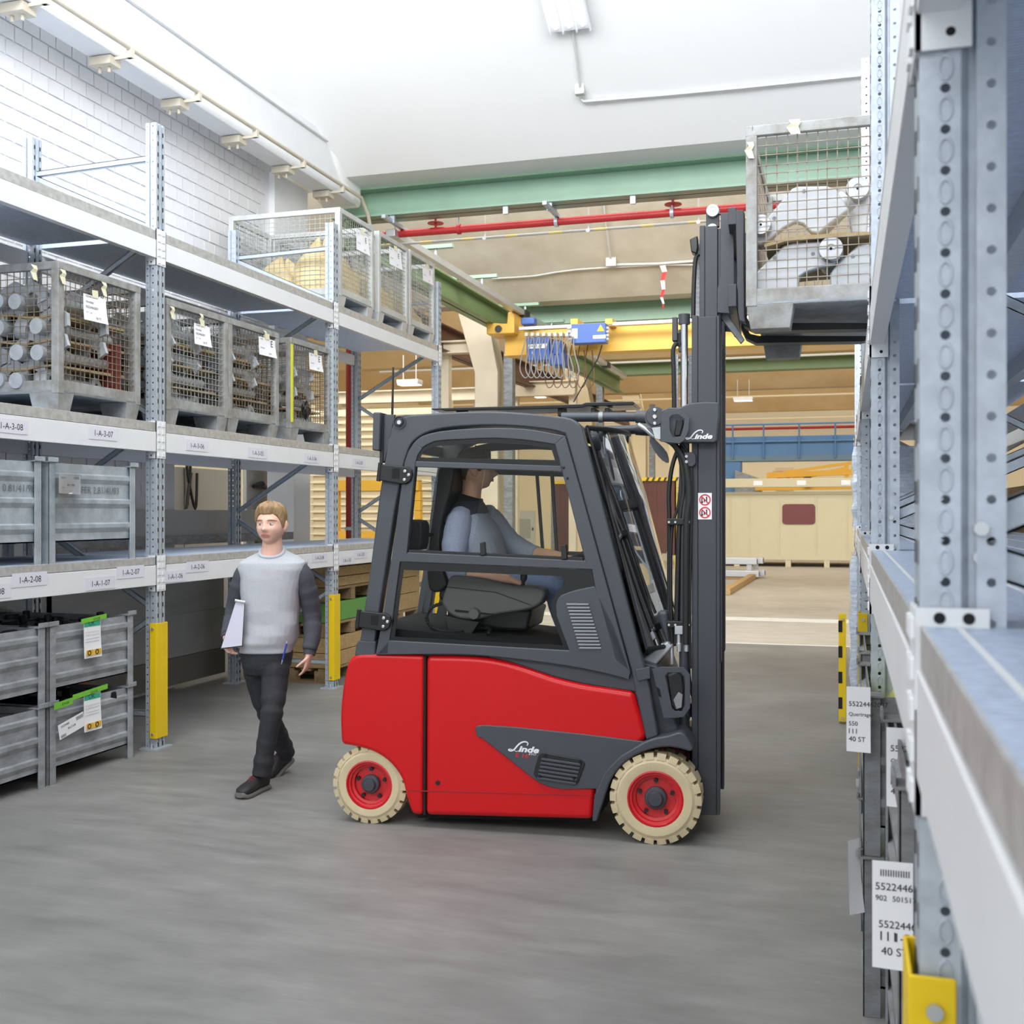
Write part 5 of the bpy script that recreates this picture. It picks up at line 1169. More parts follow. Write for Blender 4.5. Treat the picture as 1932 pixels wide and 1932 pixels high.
MB().prism(pl([(1273, 1180), (1300, 1180), (1300, 1196), (1273, 1196)], 0.2), 0.195, 0.235).build('hose_block', M_steelpart, TK, bevel=0.003)
for q in (1281, 1295):
    MB().tube([fp(q, 1196, 0.21), fp(q, 1212, 0.21), fp(q, 1213, 0.21), fp(q, 1228, 0.21)], [0.010, 0.010, 0.013, 0.012], 8).build('hose_fitting', M_bolt, TK, smooth=30)
MB().tube([fp(1267, 1214, 0.23), fp(1268, 1252, 0.23)], 0.011, 8).build('hose_fitting', M_bolt, TK, smooth=30)
MB().prism(pl(curve([(1228, 820), (1240, 832), (1258, 852), (1262, 872), (1250, 868), (1236, 852), (1226, 832)], 2), 0.30), 0.29, 0.305).build('hose_guide', M_dark, TK, bevel=0.002)
MB().prism(pl([(1290, 852), (1309, 852), (1313, 858), (1313, 874), (1306, 880), (1290, 878)], 0.19), 0.19, 0.215).build('hose_bracket', M_dark2, TK, bevel=0.005)
for q in (860, 870):
    MB().cyl(fp(1295, q, 0.183), fp(1295, q, 0.195), 0.008, 8).build('bolt', M_bolt, TK)
# head casting with the script logo
cast = curve([(1243, 775), (1262, 768), (1282, 768), (1300, 760), (1330, 757)], 2) + [(1357, 758), (1357, 780), (1352, 830), (1348, 834), (1300, 834), (1262, 836), (1248, 828)]
MB().prism(pl(cast, 0.14), 0.14, 0.235).build('mast_head_casting', M_dark, TK, bevel=0.022, seg=4)
p0 = fp(1293, 827, 0.13); p1 = fp(1345, 827, 0.13); script_logo('script_logo', p0 + Vector((0, 0.008, 0)), (1, 0, 0), (0, 0, 1), (p1 - p0).length, M_logo, TK)
p = fp(1236, 786, 0.15)
MB().lathe([(0, -0.012), (0.042, -0.012), (0.046, -0.006), (0.052, -0.006), (0.054, 0.004), (0.054, 0.10), (0, 0.10)], p, (0, 1, 0), 32).build('tilt_pivot', M_dark, TK, smooth=30)
for (dx, dy, r, s) in ((0, 0, 0.013, 6), (0, -13, 0.010, 10), (0, 12, 0.010, 10)):
    q = fp(1236 + dx, 786 + dy, 0.15); MB().lathe([(0, -0.022), (r * 0.7, -0.022), (r, -0.018), (r, -0.01), (0, -0.01)], q, (0, 1, 0), s).build('bolt', M_bolt, TK)
def bracket_lamp(outer, inner, lampo, v, name='lamp_bracket'):
    MB().ring(pl(outer, v), pl(inner, v), v, v + 0.008).build(name, M_dark, TK, bevel=0.002)
    MB().prism(pl(lampo, v + 0.03), v + 0.02, v + 0.08).build('work_lamp', M_blk, TK, bevel=0.010, seg=3)
bracket_lamp([(1248, 782), (1258, 774), (1282, 772), (1301, 786), (1299, 812), (1291, 830), (1282, 836), (1246, 832)], [(1263, 788), (1268, 782), (1280, 781), (1292, 790), (1289, 806), (1284, 822), (1270, 824), (1264, 812)], [(1272, 818), (1276, 790), (1288, 790), (1291, 796), (1284, 822), (1274, 823)], 0.09)
MB().prism(pl([(1230, 806), (1246, 804), (1246, 828), (1236, 826)], 0.1), 0.10, 0.14).build('bracket_arm', M_steelpart, TK)
bracket_lamp([(1230, 1262), (1248, 1257), (1290, 1258), (1302, 1272), (1302, 1335), (1290, 1352), (1272, 1354), (1252, 1354)], [(1255, 1274), (1260, 1268), (1284, 1268), (1292, 1276), (1292, 1330), (1286, 1341), (1274, 1341), (1268, 1335)], [(1258, 1272), (1275, 1267), (1288, 1275), (1291, 1300), (1288, 1336), (1274, 1340), (1266, 1330)], 0.04)
MB().prism(pl([(1270, 1320), (1280, 1305), (1288, 1310), (1286, 1334), (1276, 1338)], 0.05), 0.054, 0.06).build('lamp_glass', mat('lamp_lens', (150, 150, 155), 0.15, 0.3), TK, bevel=0.004)
MB().prism(pl([(1198, 1262), (1226, 1257), (1227, 1279), (1204, 1284)], 0.02), 0.015, 0.06).build('bracket_mount', M_dark, TK, bevel=0.003)
MB().prism(pl([(1238, 1294), (1245, 1300), (1248, 1316), (1242, 1312)], 0.036), 0.0385, 0.041).build('bracket_slot', M_hole, TK)
# warning sticker
mb = MB().prism(pl([(1317, 929), (1343, 929), (1343, 979), (1317, 979)], 0.213), 0.2125, 0.215)
mb.build('warning_sticker', M_paper, TK)
for cy_ in (942, 966):
    c = fp(1330, cy_, 0.2115); mb = MB(); r = 0.029
    mb.lathe([(r * 0.80, 0), (r, 0), (r, 0.0006), (r * 0.80, 0.0006)], c, (0, -1, 0), 28, 0)
    t = Vector((0.7, 0, -0.7)); n = Vector((0.7, 0, 0.7)); mb.frame(c - t * r * 0.9 - n * r * 0.1, t, n, (0, -1, 0), r * 1.8, r * 0.2, 0.0007, 0)
    for k in range(3):
        mb.box(c.x - 0.018 + k * 0.012, c.x - 0.013 + k * 0.012, c.y - 0.0004, c.y, c.z - 0.012, c.z + 0.010 - 0.006 * (k % 2), 1)
    mb.cyl(c + Vector((0.008, -0.0005, 0.012)), c + Vector((0.008, 0, 0.012)), 0.004, 8, 1); mb.cyl(c + Vector((-0.014, -0.0005, -0.012)), c + Vector((-0.014, 0, -0.012)), 0.005, 8, 1)
    mb.build('prohibition_sign', [M_tapered, M_ink], TK)
# ---- carriage and forks
cz1 = fk(1370, 404, 0.25)[1]; cz0 = fk(1370, 592, 0.25)[1]
car = [(1353, 404), (1384, 401), (1384, 410), (1386, 560), (1383, 592), (1354, 590), (1354, 545), (1360, 520), (1360, 405)]
MB().prism(pl(car, 0.22), 0.20, 0.23).build('carriage_side', M_dark, TK, bevel=0.004)
put('carriage_side', MB().prism(pl(car, 0.22), 0.78, 0.81).mesh('carriage_side', M_dark), TK, 0.004)
for (a, b) in ((408, 440), (548, 590)):
    q0 = fk(1380, a, 0.2); q1 = fk(1380, b, 0.2); MB().box(fk(1376, a, 0.2)[0], fk(1392, a, 0.2)[0], 0.02, 1.0, q1[1], q0[1]).build('carriage_bar', M_dark2, TK, bevel=0.005)
MB().prism(pl([(1356, 590), (1370, 590), (1405, 640), (1398, 648), (1360, 600)], 0.3), 0.28, 0.32).build('carriage_guide', M_galv2, TK, bevel=0.003)
for v in (0.24, 0.66):
    fkp = [(1395, 398), (1405, 398), (1406, 590), (1412, 603), (1430, 607), (1660, 607), (1660, 613), (1640, 618), (1425, 622), (1404, 612), (1394, 590)]
    MB().prism(pl(fkp, 0.22), v, v + 0.11).build('fork', M_dark2 if v < 0.1 else M_blk, TK, bevel=0.004)
    a = fp(1389, 410, v + 0.05); MB().box(a.x - 0.02, a.x + 0.025, v + 0.02, v + 0.09, a.z - 0.02, a.z + 0.02).build('fork_hook', M_galv2, TK, bevel=0.003)
MB().prism(pl([(1388, 398), (1404, 398), (1404, 520), (1405, 600), (1408, 610), (1396, 606), (1393, 590)], 0.05), 0.02, 0.08).build('side_plate', M_dark2, TK, bevel=0.004)

# ================================================================ mesh box on the forks with bracket plates
pb = at_d(1408, 620, 5.31)
BX = cage('grey mesh box of white steel brackets lifted on the forks', (pb.x, pb.y, pb.z), L=1.2, D=0.84, H=0.945, nx=22, ny=16, deep=16, mw=M_wire, t=0.0045, post=0.048)
M_plate = mat('pale_steel_plate', (206, 209, 213), 0.45, 0.25, 0.05, 5)
BY = pb.y
def bpt(px, py, dy): 
    p = on_y(px, py, BY + dy); return (p.x, p.z)
def bracket_plate(label, outline, dy, bosses, holes, th=0.05):
    t = thing('steel_bracket', label, 'steel bracket', (0, BY + dy, 0), group='steel brackets in the lifted mesh box')
    MB().prism([bpt(p[0], p[1], dy) for p in outline], 0.0, th).build('plate', M_plate, t, bevel=0.012, seg=3)
    for (px, py, r) in bosses:
        c = bpt(px, py, dy); R = r / F_PX * 5.4
        MB().lathe([(0, -0.05), (R * 0.12, -0.05), (R * 0.12, -0.056), (R * 0.34, -0.056), (R * 0.36, -0.062), (R * 0.95, -0.062), (R, -0.056), (R, 0.3), (0, 0.3)], (c[0], 0, c[1]), (0, 1, 0), 28).build('boss', M_bolted, t, smooth=30)
        MB().cyl((c[0], -0.060, c[1]), (c[0], -0.049, c[1]), R * 0.11, 10).build('bore', M_hole, t)
    for (px, py) in holes:
        c = bpt(px, py, dy); MB().cyl((c[0], -0.0006, c[1]), (c[0], 0.004, c[1]), 0.010, 14).build('bore', M_galv2, t)
    return t
bracket_plate('upper white steel bracket with two machined bosses, resting on the board', [(1424, 452), (1430, 430), (1494, 354), (1505, 350), (1560, 349), (1578, 356), (1598, 388), (1602, 395), (1562, 425), (1545, 440), (1530, 438), (1514, 422), (1500, 418), (1478, 430), (1455, 450), (1432, 462)], 0.12, [(1437, 428, 19)], [(1517, 360), (1461, 411)])
bracket_plate('lower left white steel bracket with one boss below the board', [(1420, 548), (1420, 520), (1434, 505), (1478, 462), (1495, 456), (1560, 452), (1582, 462), (1590, 480), (1575, 498), (1545, 505), (1520, 514), (1508, 522), (1507, 553), (1420, 556)], 0.10, [(1568, 473, 22)], [(1462, 486), (1534, 478)])
bracket_plate('lower right white steel bracket beside the rack upright', [(1566, 552), (1566, 515), (1580, 495), (1618, 462), (1640, 456), (1700, 452), (1700, 550)], 0.10, [], [(1609, 483)])
bracket_plate('rear upright white bracket with large boss next to the rack upright', [(1598, 400), (1602, 350), (1680, 340), (1680, 392), (1640, 392), (1636, 440), (1606, 440)], 0.42, [(1618, 360, 22)], [])
t = thing('steel_tube', 'slanted grey tube behind the upper bracket in the lifted box', 'tube', (0, 0, 0)); a = bpt(1540, 430, 0.3); b = bpt(1600, 372, 0.3)
MB().cyl((a[0], BY + 0.33, a[1]), (b[0], BY + 0.33, b[1]), 0.055, 18).build('pipe', M_steelpart, t, smooth=40)
mb = MB(); P = [bpt(p[0], p[1], 0.1) for p in ((1443, 463), (1480, 452), (1530, 446), (1585, 442), (1700, 438))]
mb.loft([[(p[0], BY + 0.06, p[1]), (p[0], BY + 1.12, p[1] + 0.01), (p[0], BY + 1.12, p[1] - 0.004), (p[0], BY + 0.06, p[1] - 0.016)] for p in P])
tag(mb.build('separator_board', M_board, smooth=50), 'bent fibre board between brackets in the lifted mesh box', 'board')
tape_bit((on_y(1488, 226, BY - 0.005)), (1, 0, 0), AZ, (0, -1, 0), 0.05, 0.07, 'pale tape on the top rail of the lifted mesh box')
tape_bit((on_y(1409, 268, BY - 0.005)), (1, 0, 0), AZ, (0, -1, 0), 0.03, 0.08, 'pale tape on the corner post of the lifted mesh box')
# ================================================================ people
M_skin = mat('skin', (232, 186, 166), 0.55, 0, 0.04, 18)
M_skin2 = mat('skin_tan', (226, 178, 150), 0.55, 0, 0.04, 18)
M_eyew = mat('eye_white', (236, 234, 230), 0.3); M_iris = mat('eye_iris', (70, 84, 96), 0.2); M_lip = MATS.get('lips') or mat('lips', (196, 118, 108), 0.5)
M_hair1 = mat('fair_hair', (158, 128, 92), 0.6, 0, 0.25, 60, 0.6, 120, stretch=(1, 1, 0.25)); M_hair2 = mat('brown_hair', (88, 66, 48), 0.6, 0, 0.2, 60, 0.6, 120)
def ell(c, ax, ay, rx, ry, n=18, p=2.3, wob=0.0, ph=0.0):
    """closed superellipse ring round c"""
    out = []
    for i in range(n):
        t = 2 * math.pi * i / n; cx_ = math.copysign(abs(math.cos(t)) ** (2 / p), math.cos(t)); sy_ = math.copysign(abs(math.sin(t)) ** (2 / p), math.sin(t))
        k = 1 + wob * math.sin(3 * t + ph) ; out.append(Vector(c) + Vector(ax) * (rx * cx_ * k) + Vector(ay) * (ry * sy_ * k))
    return out
def smooth_path(pts, rad, n=5):
    P = curve([tuple(p) + (r,) for p, r in zip(pts, rad)], n); return [Vector(q[:3]) for q in P], [q[3] for q in P]
def limb(mb, pts, rad, n=14, fold=0.0, freq=9.0):
    P, R = smooth_path(pts, rad, 6)
    if fold: R = [r * (1 + fold * math.sin(i * freq / 6.0) * (0.5 + 0.5 * math.sin(i * 0.7))) for i, r in enumerate(R)]
    mb.tube(P, R, n)
class Head:
    def __init__(s, c, fwd, up, H=0.235):
        s.c = Vector(c); s.y = Vector(fwd).normalized(); s.z = (Vector(up) - s.y * Vector(up).dot(s.y)).normalized(); s.x = s.y.cross(s.z); s.H = H
    def w(s, x, y, z): return s.c + (s.x * x + s.y * y + s.z * z) * (s.H / 0.235)
    def pt(s, th, ph, off=0.0):
        """th 0 = face forward, ph = elevation; returns local xyz of the skull surface"""
        cp = math.cos(ph); x = math.sin(th) * cp; y = math.cos(th) * cp; z = math.sin(ph)
        rx, ry, rz = 0.080, 0.097, (0.117 if z > 0 else 0.101)
        px, py, pz = x * rx, y * ry - 0.006, z * rz
        if pz < 0:                                            # jaw narrows, chin comes forward
            k = min(1, -pz / 0.101); px *= 1 - 0.20 * k ** 1.6; py = py * (1 - 0.22 * k) + (0.030 * k if y > 0 else 0.020 * k)
        f = max(0.0, math.cos(th)) if cp > 0.05 else 0
        def g(cx_, cz_, sx_, sz_): return math.exp(-((px - cx_) / sx_) ** 2 - ((pz - cz_) / sz_) ** 2) if y > 0 else 0.0
        py += 0.030 * g(0, -0.027, 0.014, 0.012) + 0.012 * g(0, -0.006, 0.010, 0.020)          # nose tip, bridge
        py -= 0.011 * (g(0.031, 0.006, 0.018, 0.012) + g(-0.031, 0.006, 0.018, 0.012))            # eye sockets
        py += 0.007 * (g(0.030, 0.028, 0.026, 0.010) + g(-0.030, 0.028, 0.026, 0.010))            # brow
        py += 0.006 * g(0, -0.053, 0.022, 0.006) + 0.005 * g(0, -0.063, 0.020, 0.005)             # lips
        py -= 0.005 * g(0, -0.073, 0.022, 0.006); py += 0.009 * g(0, -0.088, 0.026, 0.014)        # chin
        py += 0.004 * (g(0.045, -0.03, 0.022, 0.022) + g(-0.045, -0.03, 0.022, 0.022))            # cheeks
        r = math.sqrt(px * px + py * py + pz * pz); k = (r + off) / r
        return (px * k, py * k, pz * k)
    def skull(s, mb, n=40, m=34):
        rings = []
        for j in range(m + 1):
            ph = -math.pi / 2 * 0.985 + math.pi * 0.985 * j / m; rings.append([s.w(*s.pt(2 * math.pi * i / n, ph)) for i in range(n)])
        mb.loft(rings)
        for sd in (-1, 1):                                     # ears
            E = []
            for k in range(7):
                t = -1 + 2 * k / 6.0; c = s.w(sd * (0.078 + 0.006 * (1 - t * t)), -0.012 - 0.006 * t, -0.004 + 0.032 * t)
                E.append(ell(c, s.x, s.y, 0.006 + 0.003 * (1 - t * t), 0.006 + 0.015 * math.sqrt(max(0, 1 - t * t)) * (1 + 0.25 * t), 10))
            mb.loft(E)
    def details(s, parent, brow, lip, inv):
        T = lambda p: inv @ p
        for sd in (-1, 1):
            c = s.w(sd * 0.031, 0.0715, 0.004); mb = MB(); rings = []
            for j in range(1, 9):
                a = math.pi * j / 9; rings.append([T(c + s.y * (0.0125 * math.cos(a)) + (s.x * math.cos(2 * math.pi * i / 14) * 1.05 + s.z * math.sin(2 * math.pi * i / 14) * 0.62) * (0.0125 * math.sin(a))) for i in range(14)])
            mb.loft(rings); mb.build('eye', M_eyew, parent, smooth=60)
            mb = MB(); mb.add([T(c + s.y * 0.0128 + (s.x * math.cos(2 * math.pi * i / 14) + s.z * math.sin(2 * math.pi * i / 14)) * 0.0052) for i in range(14)], [tuple(range(14))]); mb.build('iris', M_iris, parent)
            b = MB(); b.tube([T(s.w(sd * (0.014 + 0.011 * k), 0.0885 - 0.0035 * k * k * 0.5, 0.0245 + 0.003 * math.sin(k * 0.9))) for k in range(5)], [0.003, 0.004, 0.004, 0.0035, 0.002], 6); b.build('eyebrow', brow, parent, smooth=50)
            b = MB(); b.tube([T(s.w(sd * (0.019 + 0.006 * k), 0.0835 - 0.0012 * (k - 2) ** 2, 0.0105 + 0.0015 * (2 - abs(k - 2)))) for k in range(5)], 0.0022, 6); b.build('eyelid', M_skin, parent, smooth=50)
        for (z, r) in ((-0.0535, 0.0040), (-0.0610, 0.0046)):
            b = MB(); b.tube([T(s.w(x, 0.0905 - 9.0 * x * x - (0.002 if z < -0.058 else 0), z + (0.0 if z < -0.058 else -2.0 * x * x))) for x in (-0.024, -0.016, -0.008, 0, 0.008, 0.016, 0.024)], [0.001, r * 0.8, r, r * 0.9, r, r * 0.8, 0.001], 8); b.build('lip', lip, parent, smooth=50)
    def hair(s, parent, m, inv, back=True, fringe=0.045, vol=0.014, low=-0.035):
        mb = MB(); n = 56; mm = 26; rings = []
        for j in range(mm + 1):
            ring = []
            for i in range(n):
                th = 2 * math.pi * i / n; f = math.cos(th)
                a = th if th <= math.pi else 2 * math.pi - th          # hairline height against the angle from the face
                K = ((0, fringe), (0.62, fringe + 0.003), (0.95, fringe - 0.012), (1.12, 0.016), (1.25, -0.012), (1.42, -0.010), (1.55, 0.020), (1.85, 0.018), (2.1, -0.02), (2.5, low - 0.01), (3.2, low - 0.02))
                for q in range(len(K) - 1):
                    if K[q][0] <= a <= K[q + 1][0]: zl = K[q][1] + (K[q + 1][1] - K[q][1]) * (a - K[q][0]) / (K[q + 1][0] - K[q][0])
                lo = math.asin(max(-0.9, min(0.95, (zl + 0.003 * math.sin(21 * th)) / 0.117)))
                ph = lo + (math.pi / 2 * 0.99 - lo) * j / mm
                k = min(1, j / 5.0); v = vol * (0.25 + 0.75 * k) * (1 + 0.35 * math.sin(ph) - 0.75 * max(0.0, math.sin(ph) - 0.75) / 0.25 + 0.14 * math.sin(17 * th + 5 * ph) + 0.10 * math.sin(29 * th - 7 * ph))
                v *= 0.30 + 0.70 * max(0.0, min(1.0, (math.sin(ph) - 0.25) / 0.45))          # short at the sides
                if f > 0.3: v += 0.008 * k * (1 + 0.2 * math.sin(13 * th))
                ring.append(inv @ s.w(*s.pt(th, ph, max(v, 0.0045))))
            rings.append(ring)
        inn = [[inv @ s.w(*s.pt(2 * math.pi * i / n, math.asin(max(-0.9, min(0.95, 0.0))) , -0.004)) for i in range(n)]]
        mb.loft(rings); return mb.build('hair', m, parent, smooth=70)
def hand(mb, wrist, d, pn, side, L=0.175, curl=0.5, spread=0.16, tcurl=0.4):
    """palm and five fingers; d = towards the fingertips, pn = palm normal (fingers curl that way), side = +1/-1 thumb side"""
    wrist = Vector(wrist); d = Vector(d).normalized(); pn = Vector(pn); pn = (pn - d * pn.dot(d)).normalized(); sd = d.cross(pn).normalized() * side; k = L / 0.175
    rings = []
    for (t, w, th) in ((-0.01, 0.027, 0.021), (0.02, 0.033, 0.019), (0.05, 0.040, 0.017), (0.075, 0.041, 0.015), (0.092, 0.036, 0.011)):
        rings.append(ell(wrist + d * (t * k), sd, pn, w * k, th * k, 14, 2.6))
    mb.loft(rings)
    for i, (o, l, r) in enumerate(((0.029, 0.070, 0.0088), (0.010, 0.080, 0.0092), (-0.010, 0.074, 0.0088), (-0.028, 0.058, 0.0078))):
        p = wrist + d * (0.082 * k) + sd * (o * k); ang = spread * (o / 0.03); dv = (d * math.cos(ang) + sd * math.sin(ang)).normalized(); P = [p - dv * 0.015, p]; R = [r, r * 1.05]
        a = 0.0
        for f in (0.45, 0.32, 0.23):
            a += curl * (0.8 + 0.1 * i); p = p + (dv * math.cos(a) + pn * math.sin(a)) * (l * f * k); P.append(p); R.append(r * (0.98 - 0.14 * len(R) / 4))
        P.append(p + (dv * math.cos(a) + pn * math.sin(a)) * 0.004); R.append(r * 0.45); mb.tube(P, [q * k for q in R], 9)
    p = wrist + d * (0.022 * k) + sd * (0.026 * k); tv = (d * 0.62 + sd * 0.62 + pn * 0.35).normalized(); P = [p - tv * 0.012]; R = [0.014]
    for f, b in ((0.035, 0), (0.032, tcurl), (0.026, tcurl * 1.6)):
        q = (tv * math.cos(b) + (d * 0.5 + pn * 0.6 - sd * 0.3).normalized() * math.sin(b)).normalized(); p = p + q * (f * k); P.append(p); R.append(0.0115 - 0.001 * len(R))
    P.append(p + q * 0.004); R.append(0.005); mb.tube(P, [q * k for q in R], 9)
def remesh(o, vox=0.006, it=4, fac=0.5):
    m = o.modifiers.new('remesh', 'REMESH'); m.mode = 'VOXEL'; m.voxel_size = vox; m.use_smooth_shade = True
    s = o.modifiers.new('smooth', 'SMOOTH'); s.factor = fac; s.iterations = it
    return o
def shoe(parent, inv, heel, toe, up, L, m_up, m_sole, m_lace):
    heel = Vector(heel); toe = Vector(toe); d = (toe - heel).normalized(); up = (Vector(up) - d * Vector(up).dot(d)).normalized(); sd = d.cross(up)
    prof = [(0.0, 0.026, 0.07, 0.0), (0.04, 0.036, 0.088, 0.0), (0.12, 0.038, 0.092, 0), (0.30, 0.036, 0.096, 0), (0.42, 0.037, 0.088, 0), (0.58, 0.042, 0.066, 0), (0.75, 0.047, 0.056, 0), (0.90, 0.043, 0.046, 0), (0.97, 0.030, 0.036, 0), (1.0, 0.014, 0.026, 0)]
    mb = MB(); mb.loft([ell(heel + d * (f * L) + up * (0.018 + h / 2), sd, up, w, h / 2, 16, 2.8) for (f, w, h, _) in prof]); mb.v = [tuple(inv @ Vector(v)) for v in mb.v]
    s = mb.build('shoe', m_up, parent, smooth=50)
    mb = MB(); mb.loft([ell(heel + d * (f * L * 1.03 - 0.004) + up * (0.013 + (0.012 if f > 0.95 else 0)), sd, up, w + 0.006, 0.014, 16, 4) for (f, w, h, _) in prof]); mb.v = [tuple(inv @ Vector(v)) for v in mb.v]
    mb.build('sole', m_sole, s, smooth=50)
    for k in range(4):
        f = 0.42 + 0.075 * k; h = 0.018 + (0.088 - 0.018 * k * 0.55) + 0.001; c = heel + d * (f * L) + up * h
        mb = MB(); mb.tube([inv @ (c - sd * 0.026 - up * 0.012), inv @ (c + up * 0.002), inv @ (c + sd * 0.026 + d * 0.012 - up * 0.012)], 0.0028, 6); mb.build('lace', m_lace, s)
    return s
# ---------------------------------------------------------------- the walker
W0 = on_z(505, 1482)
PD = tag(bpy.data.objects.new('person', None), None, None)
def wp(px, py, d): return at_d(px, py, d)
DB = 6.74
hd = Head(wp(512, 990, DB), (-Fv + Rv * -0.20 + Vector((0, 0, 0.03))), (0, 0, 1), 0.256)
body = MB(); hd.skull(body)
limb(body, [wp(514, 1008, DB + 0.03), wp(513, 1036, DB + 0.025), wp(512, 1048, DB + 0.03), wp(512, 1062, DB + 0.03)], [0.058, 0.062, 0.072, 0.09])
tor = [(1050, 36, 0.06), (1068, 48, 0.08), (1100, 46, 0.095), (1150, 42, 0.10), (1200, 38, 0.095), (1245, 34, 0.10)]
body.loft([ell(wp(510, y, DB + 0.02), Rv, Fv, hw / F_PX * DB, dp, 18) for (y, hw, dp) in tor])
RA = [wp(459, 1078, DB), wp(450, 1110, DB + 0.02), wp(441, 1152, DB + 0.05), wp(432, 1190, DB - 0.02), wp(428, 1204, DB - 0.07)]
LA = [wp(573, 1082, DB), wp(582, 1120, DB + 0.03), wp(589, 1160, DB + 0.06), wp(589, 1200, DB + 0.02), wp(583, 1236, DB - 0.02)]
for A in (RA, LA): limb(body, A, [0.036, 0.040, 0.038, 0.032, 0.027])
LF = [wp(520, 1235, DB), wp(518, 1290, DB - 0.05), wp(513, 1343, DB - 0.13), wp(503, 1400, DB - 0.14), wp(494, 1462, DB - 0.14)]
LB_ = [wp(481, 1235, DB + 0.03), wp(490, 1290, DB + 0.07), wp(505, 1343, DB + 0.10), wp(526, 1385, DB + 0.22), wp(541, 1422, DB + 0.34)]
for A in (LF, LB_): limb(body, A, [0.078, 0.070, 0.052, 0.046, 0.036])
hand(body, RA[-1] + Vector((0, 0, 0.01)), Vector((0, 0, -1)) + Rv * 0.12, Rv * 0.8 - Fv * 0.4, -1, 0.15, 0.62, 0.1)
hand(body, LA[-1] + Vector((0, 0, 0.006)), Vector((0, 0, -1)) - Rv * 0.18, -Rv + Fv * 0.2, -1, 0.155, 0.32, 0.12)
me = body.mesh('person', M_skin); W = Matrix.Translation(W0); inv = W.inverted()
me.transform(inv); PD = bpy.data.objects.new('person', me); COL.objects.link(PD); PD.location = W0
remesh(PD, 0.0055, 3)
tag(PD, 'walking person in grey sweatshirt with dark sleeves, holding a clipboard', 'person')
me.polygons.foreach_set('use_smooth', [True] * len(me.polygons))
hd.details(PD, mat('fair_brow', (150, 116, 84), 0.7), M_lip, inv); hd.hair(PD, M_hair1, inv, fringe=0.058, vol=0.018, low=-0.03)
M_sweat = mat('light_grey_marl', (180, 183, 190), 0.9, 0, 0.04, 90, 0.5, 9); M_sleeve = mat('dark_grey_marl', (72, 74, 82), 0.9, 0, 0.08, 90, 0.5, 14)
M_jean = mat('black_denim', (44, 45, 50), 0.85, 0, 0.18, 40, 0.5, 16); M_rib = mat('grey_ribbing', (184, 190, 198), 0.9, 0, 0.04, 80)
def cloth(mb, name, m, parent, inv, vox=0.007, it=5):
    me = mb.mesh(name, m); me.transform(inv); o = put(name, me, parent); me.polygons.foreach_set('use_smooth', [True] * len(me.polygons)); return remesh(o, vox, it)
sw_ = [(1034, 496, 534, 0.062), (1041, 484, 546, 0.080), (1049, 466, 564, 0.098), (1058, 453, 577, 0.110), (1072, 449, 580, 0.118), (1090, 452, 574, 0.124), (1115, 455, 566, 0.130), (1150, 456, 564, 0.132), (1175, 454, 564, 0.136), (1195, 452, 563, 0.142), (1210, 451, 558, 0.144), (1219, 454, 553, 0.134), (1229, 454, 551, 0.132)]
mb = MB(); mb.loft([ell(wp((a + b) / 2, y + max(0, (1060 - y) * 0.2), DB + 0.02), Rv, Fv + Vector((0, 0, max(0, (1062 - y) * 0.017))), (b - a) / 2 / F_PX * DB, dp, 26, 2.5, 0.018 if y < 1140 else 0.034, y * 0.11) for (y, a, b, dp) in sw_])
cloth(mb, 'sweatshirt', M_sweat, PD, inv)
mb = MB(); ring = [p for p in ell(wp(513, 1040, DB + 0.02), Rv, Fv + Vector((0, 0, 0.46)), 0.070, 0.070, 26)]; mb.tube(ring, 0.011, 8, closed=True); mb.v = [tuple(inv @ Vector(v)) for v in mb.v]; mb.build('neck_band', M_rib, PD, smooth=60)
mb = MB(); limb(mb, [wp(474, 1066, DB + 0.02), wp(461, 1080, DB + 0.01)] + RA[1:-1] + [RA[-1] + Vector((0, 0, 0.02))], [0.042, 0.056, 0.055, 0.052, 0.046, 0.038], 16, 0.06, 11); cloth(mb, 'sleeve', M_sleeve, PD, inv)
mb = MB(); limb(mb, [wp(556, 1066, DB + 0.02), wp(570, 1082, DB + 0.01)] + LA[1:-1] + [LA[-1] + Vector((0, 0, 0.03))], [0.042, 0.060, 0.060, 0.058, 0.053, 0.043], 16, 0.07, 11); cloth(mb, 'sleeve', M_sleeve, PD, inv)
for A, dz in ((LA, 0.02), (RA, 0.012)):
    mb = MB(); limb(mb, [A[-1] + (A[-2] - A[-1]).normalized() * 0.06 , A[-1] + (A[-2] - A[-1]).normalized() * dz * 0.2], [0.042, 0.035], 16); mb.v = [tuple(inv @ Vector(v)) for v in mb.v]; mb.build('cuff', M_sleeve, PD, smooth=60)
mb = MB(); mb.loft([ell(wp((a + b) / 2, y, DB + 0.02), Rv, Fv, (b - a) / 2 / F_PX * DB, dp, 22, 2.5) for (y, a, b, dp) in ((1214, 457, 552, 0.118), (1235, 456, 552, 0.122), (1256, 458, 548, 0.118), (1270, 464, 540, 0.10))])
limb(mb, LF, [0.088, 0.080, 0.066, 0.058, 0.060], 16, 0.10, 13); limb(mb, LB_, [0.086, 0.078, 0.064, 0.057, 0.056], 16, 0.10, 13)
cloth(mb, 'jeans', M_jean, PD, inv)
M_shoe = mat('black_work_shoe', (38, 38, 40), 0.6, 0, 0.15, 60); M_sole = mat('grey_sole', (112, 110, 106), 0.7); M_lace = mat('red_lace', (142, 48, 52), 0.7)
h1 = on_z(502, 1486); t1 = on_z(466, 1498); shoe(PD, inv, h1, h1 + (t1 - h1).normalized() * 0.265 + (-Fv) * 0.12, (0, 0, 1), 0.285, M_shoe, M_sole, M_lace)
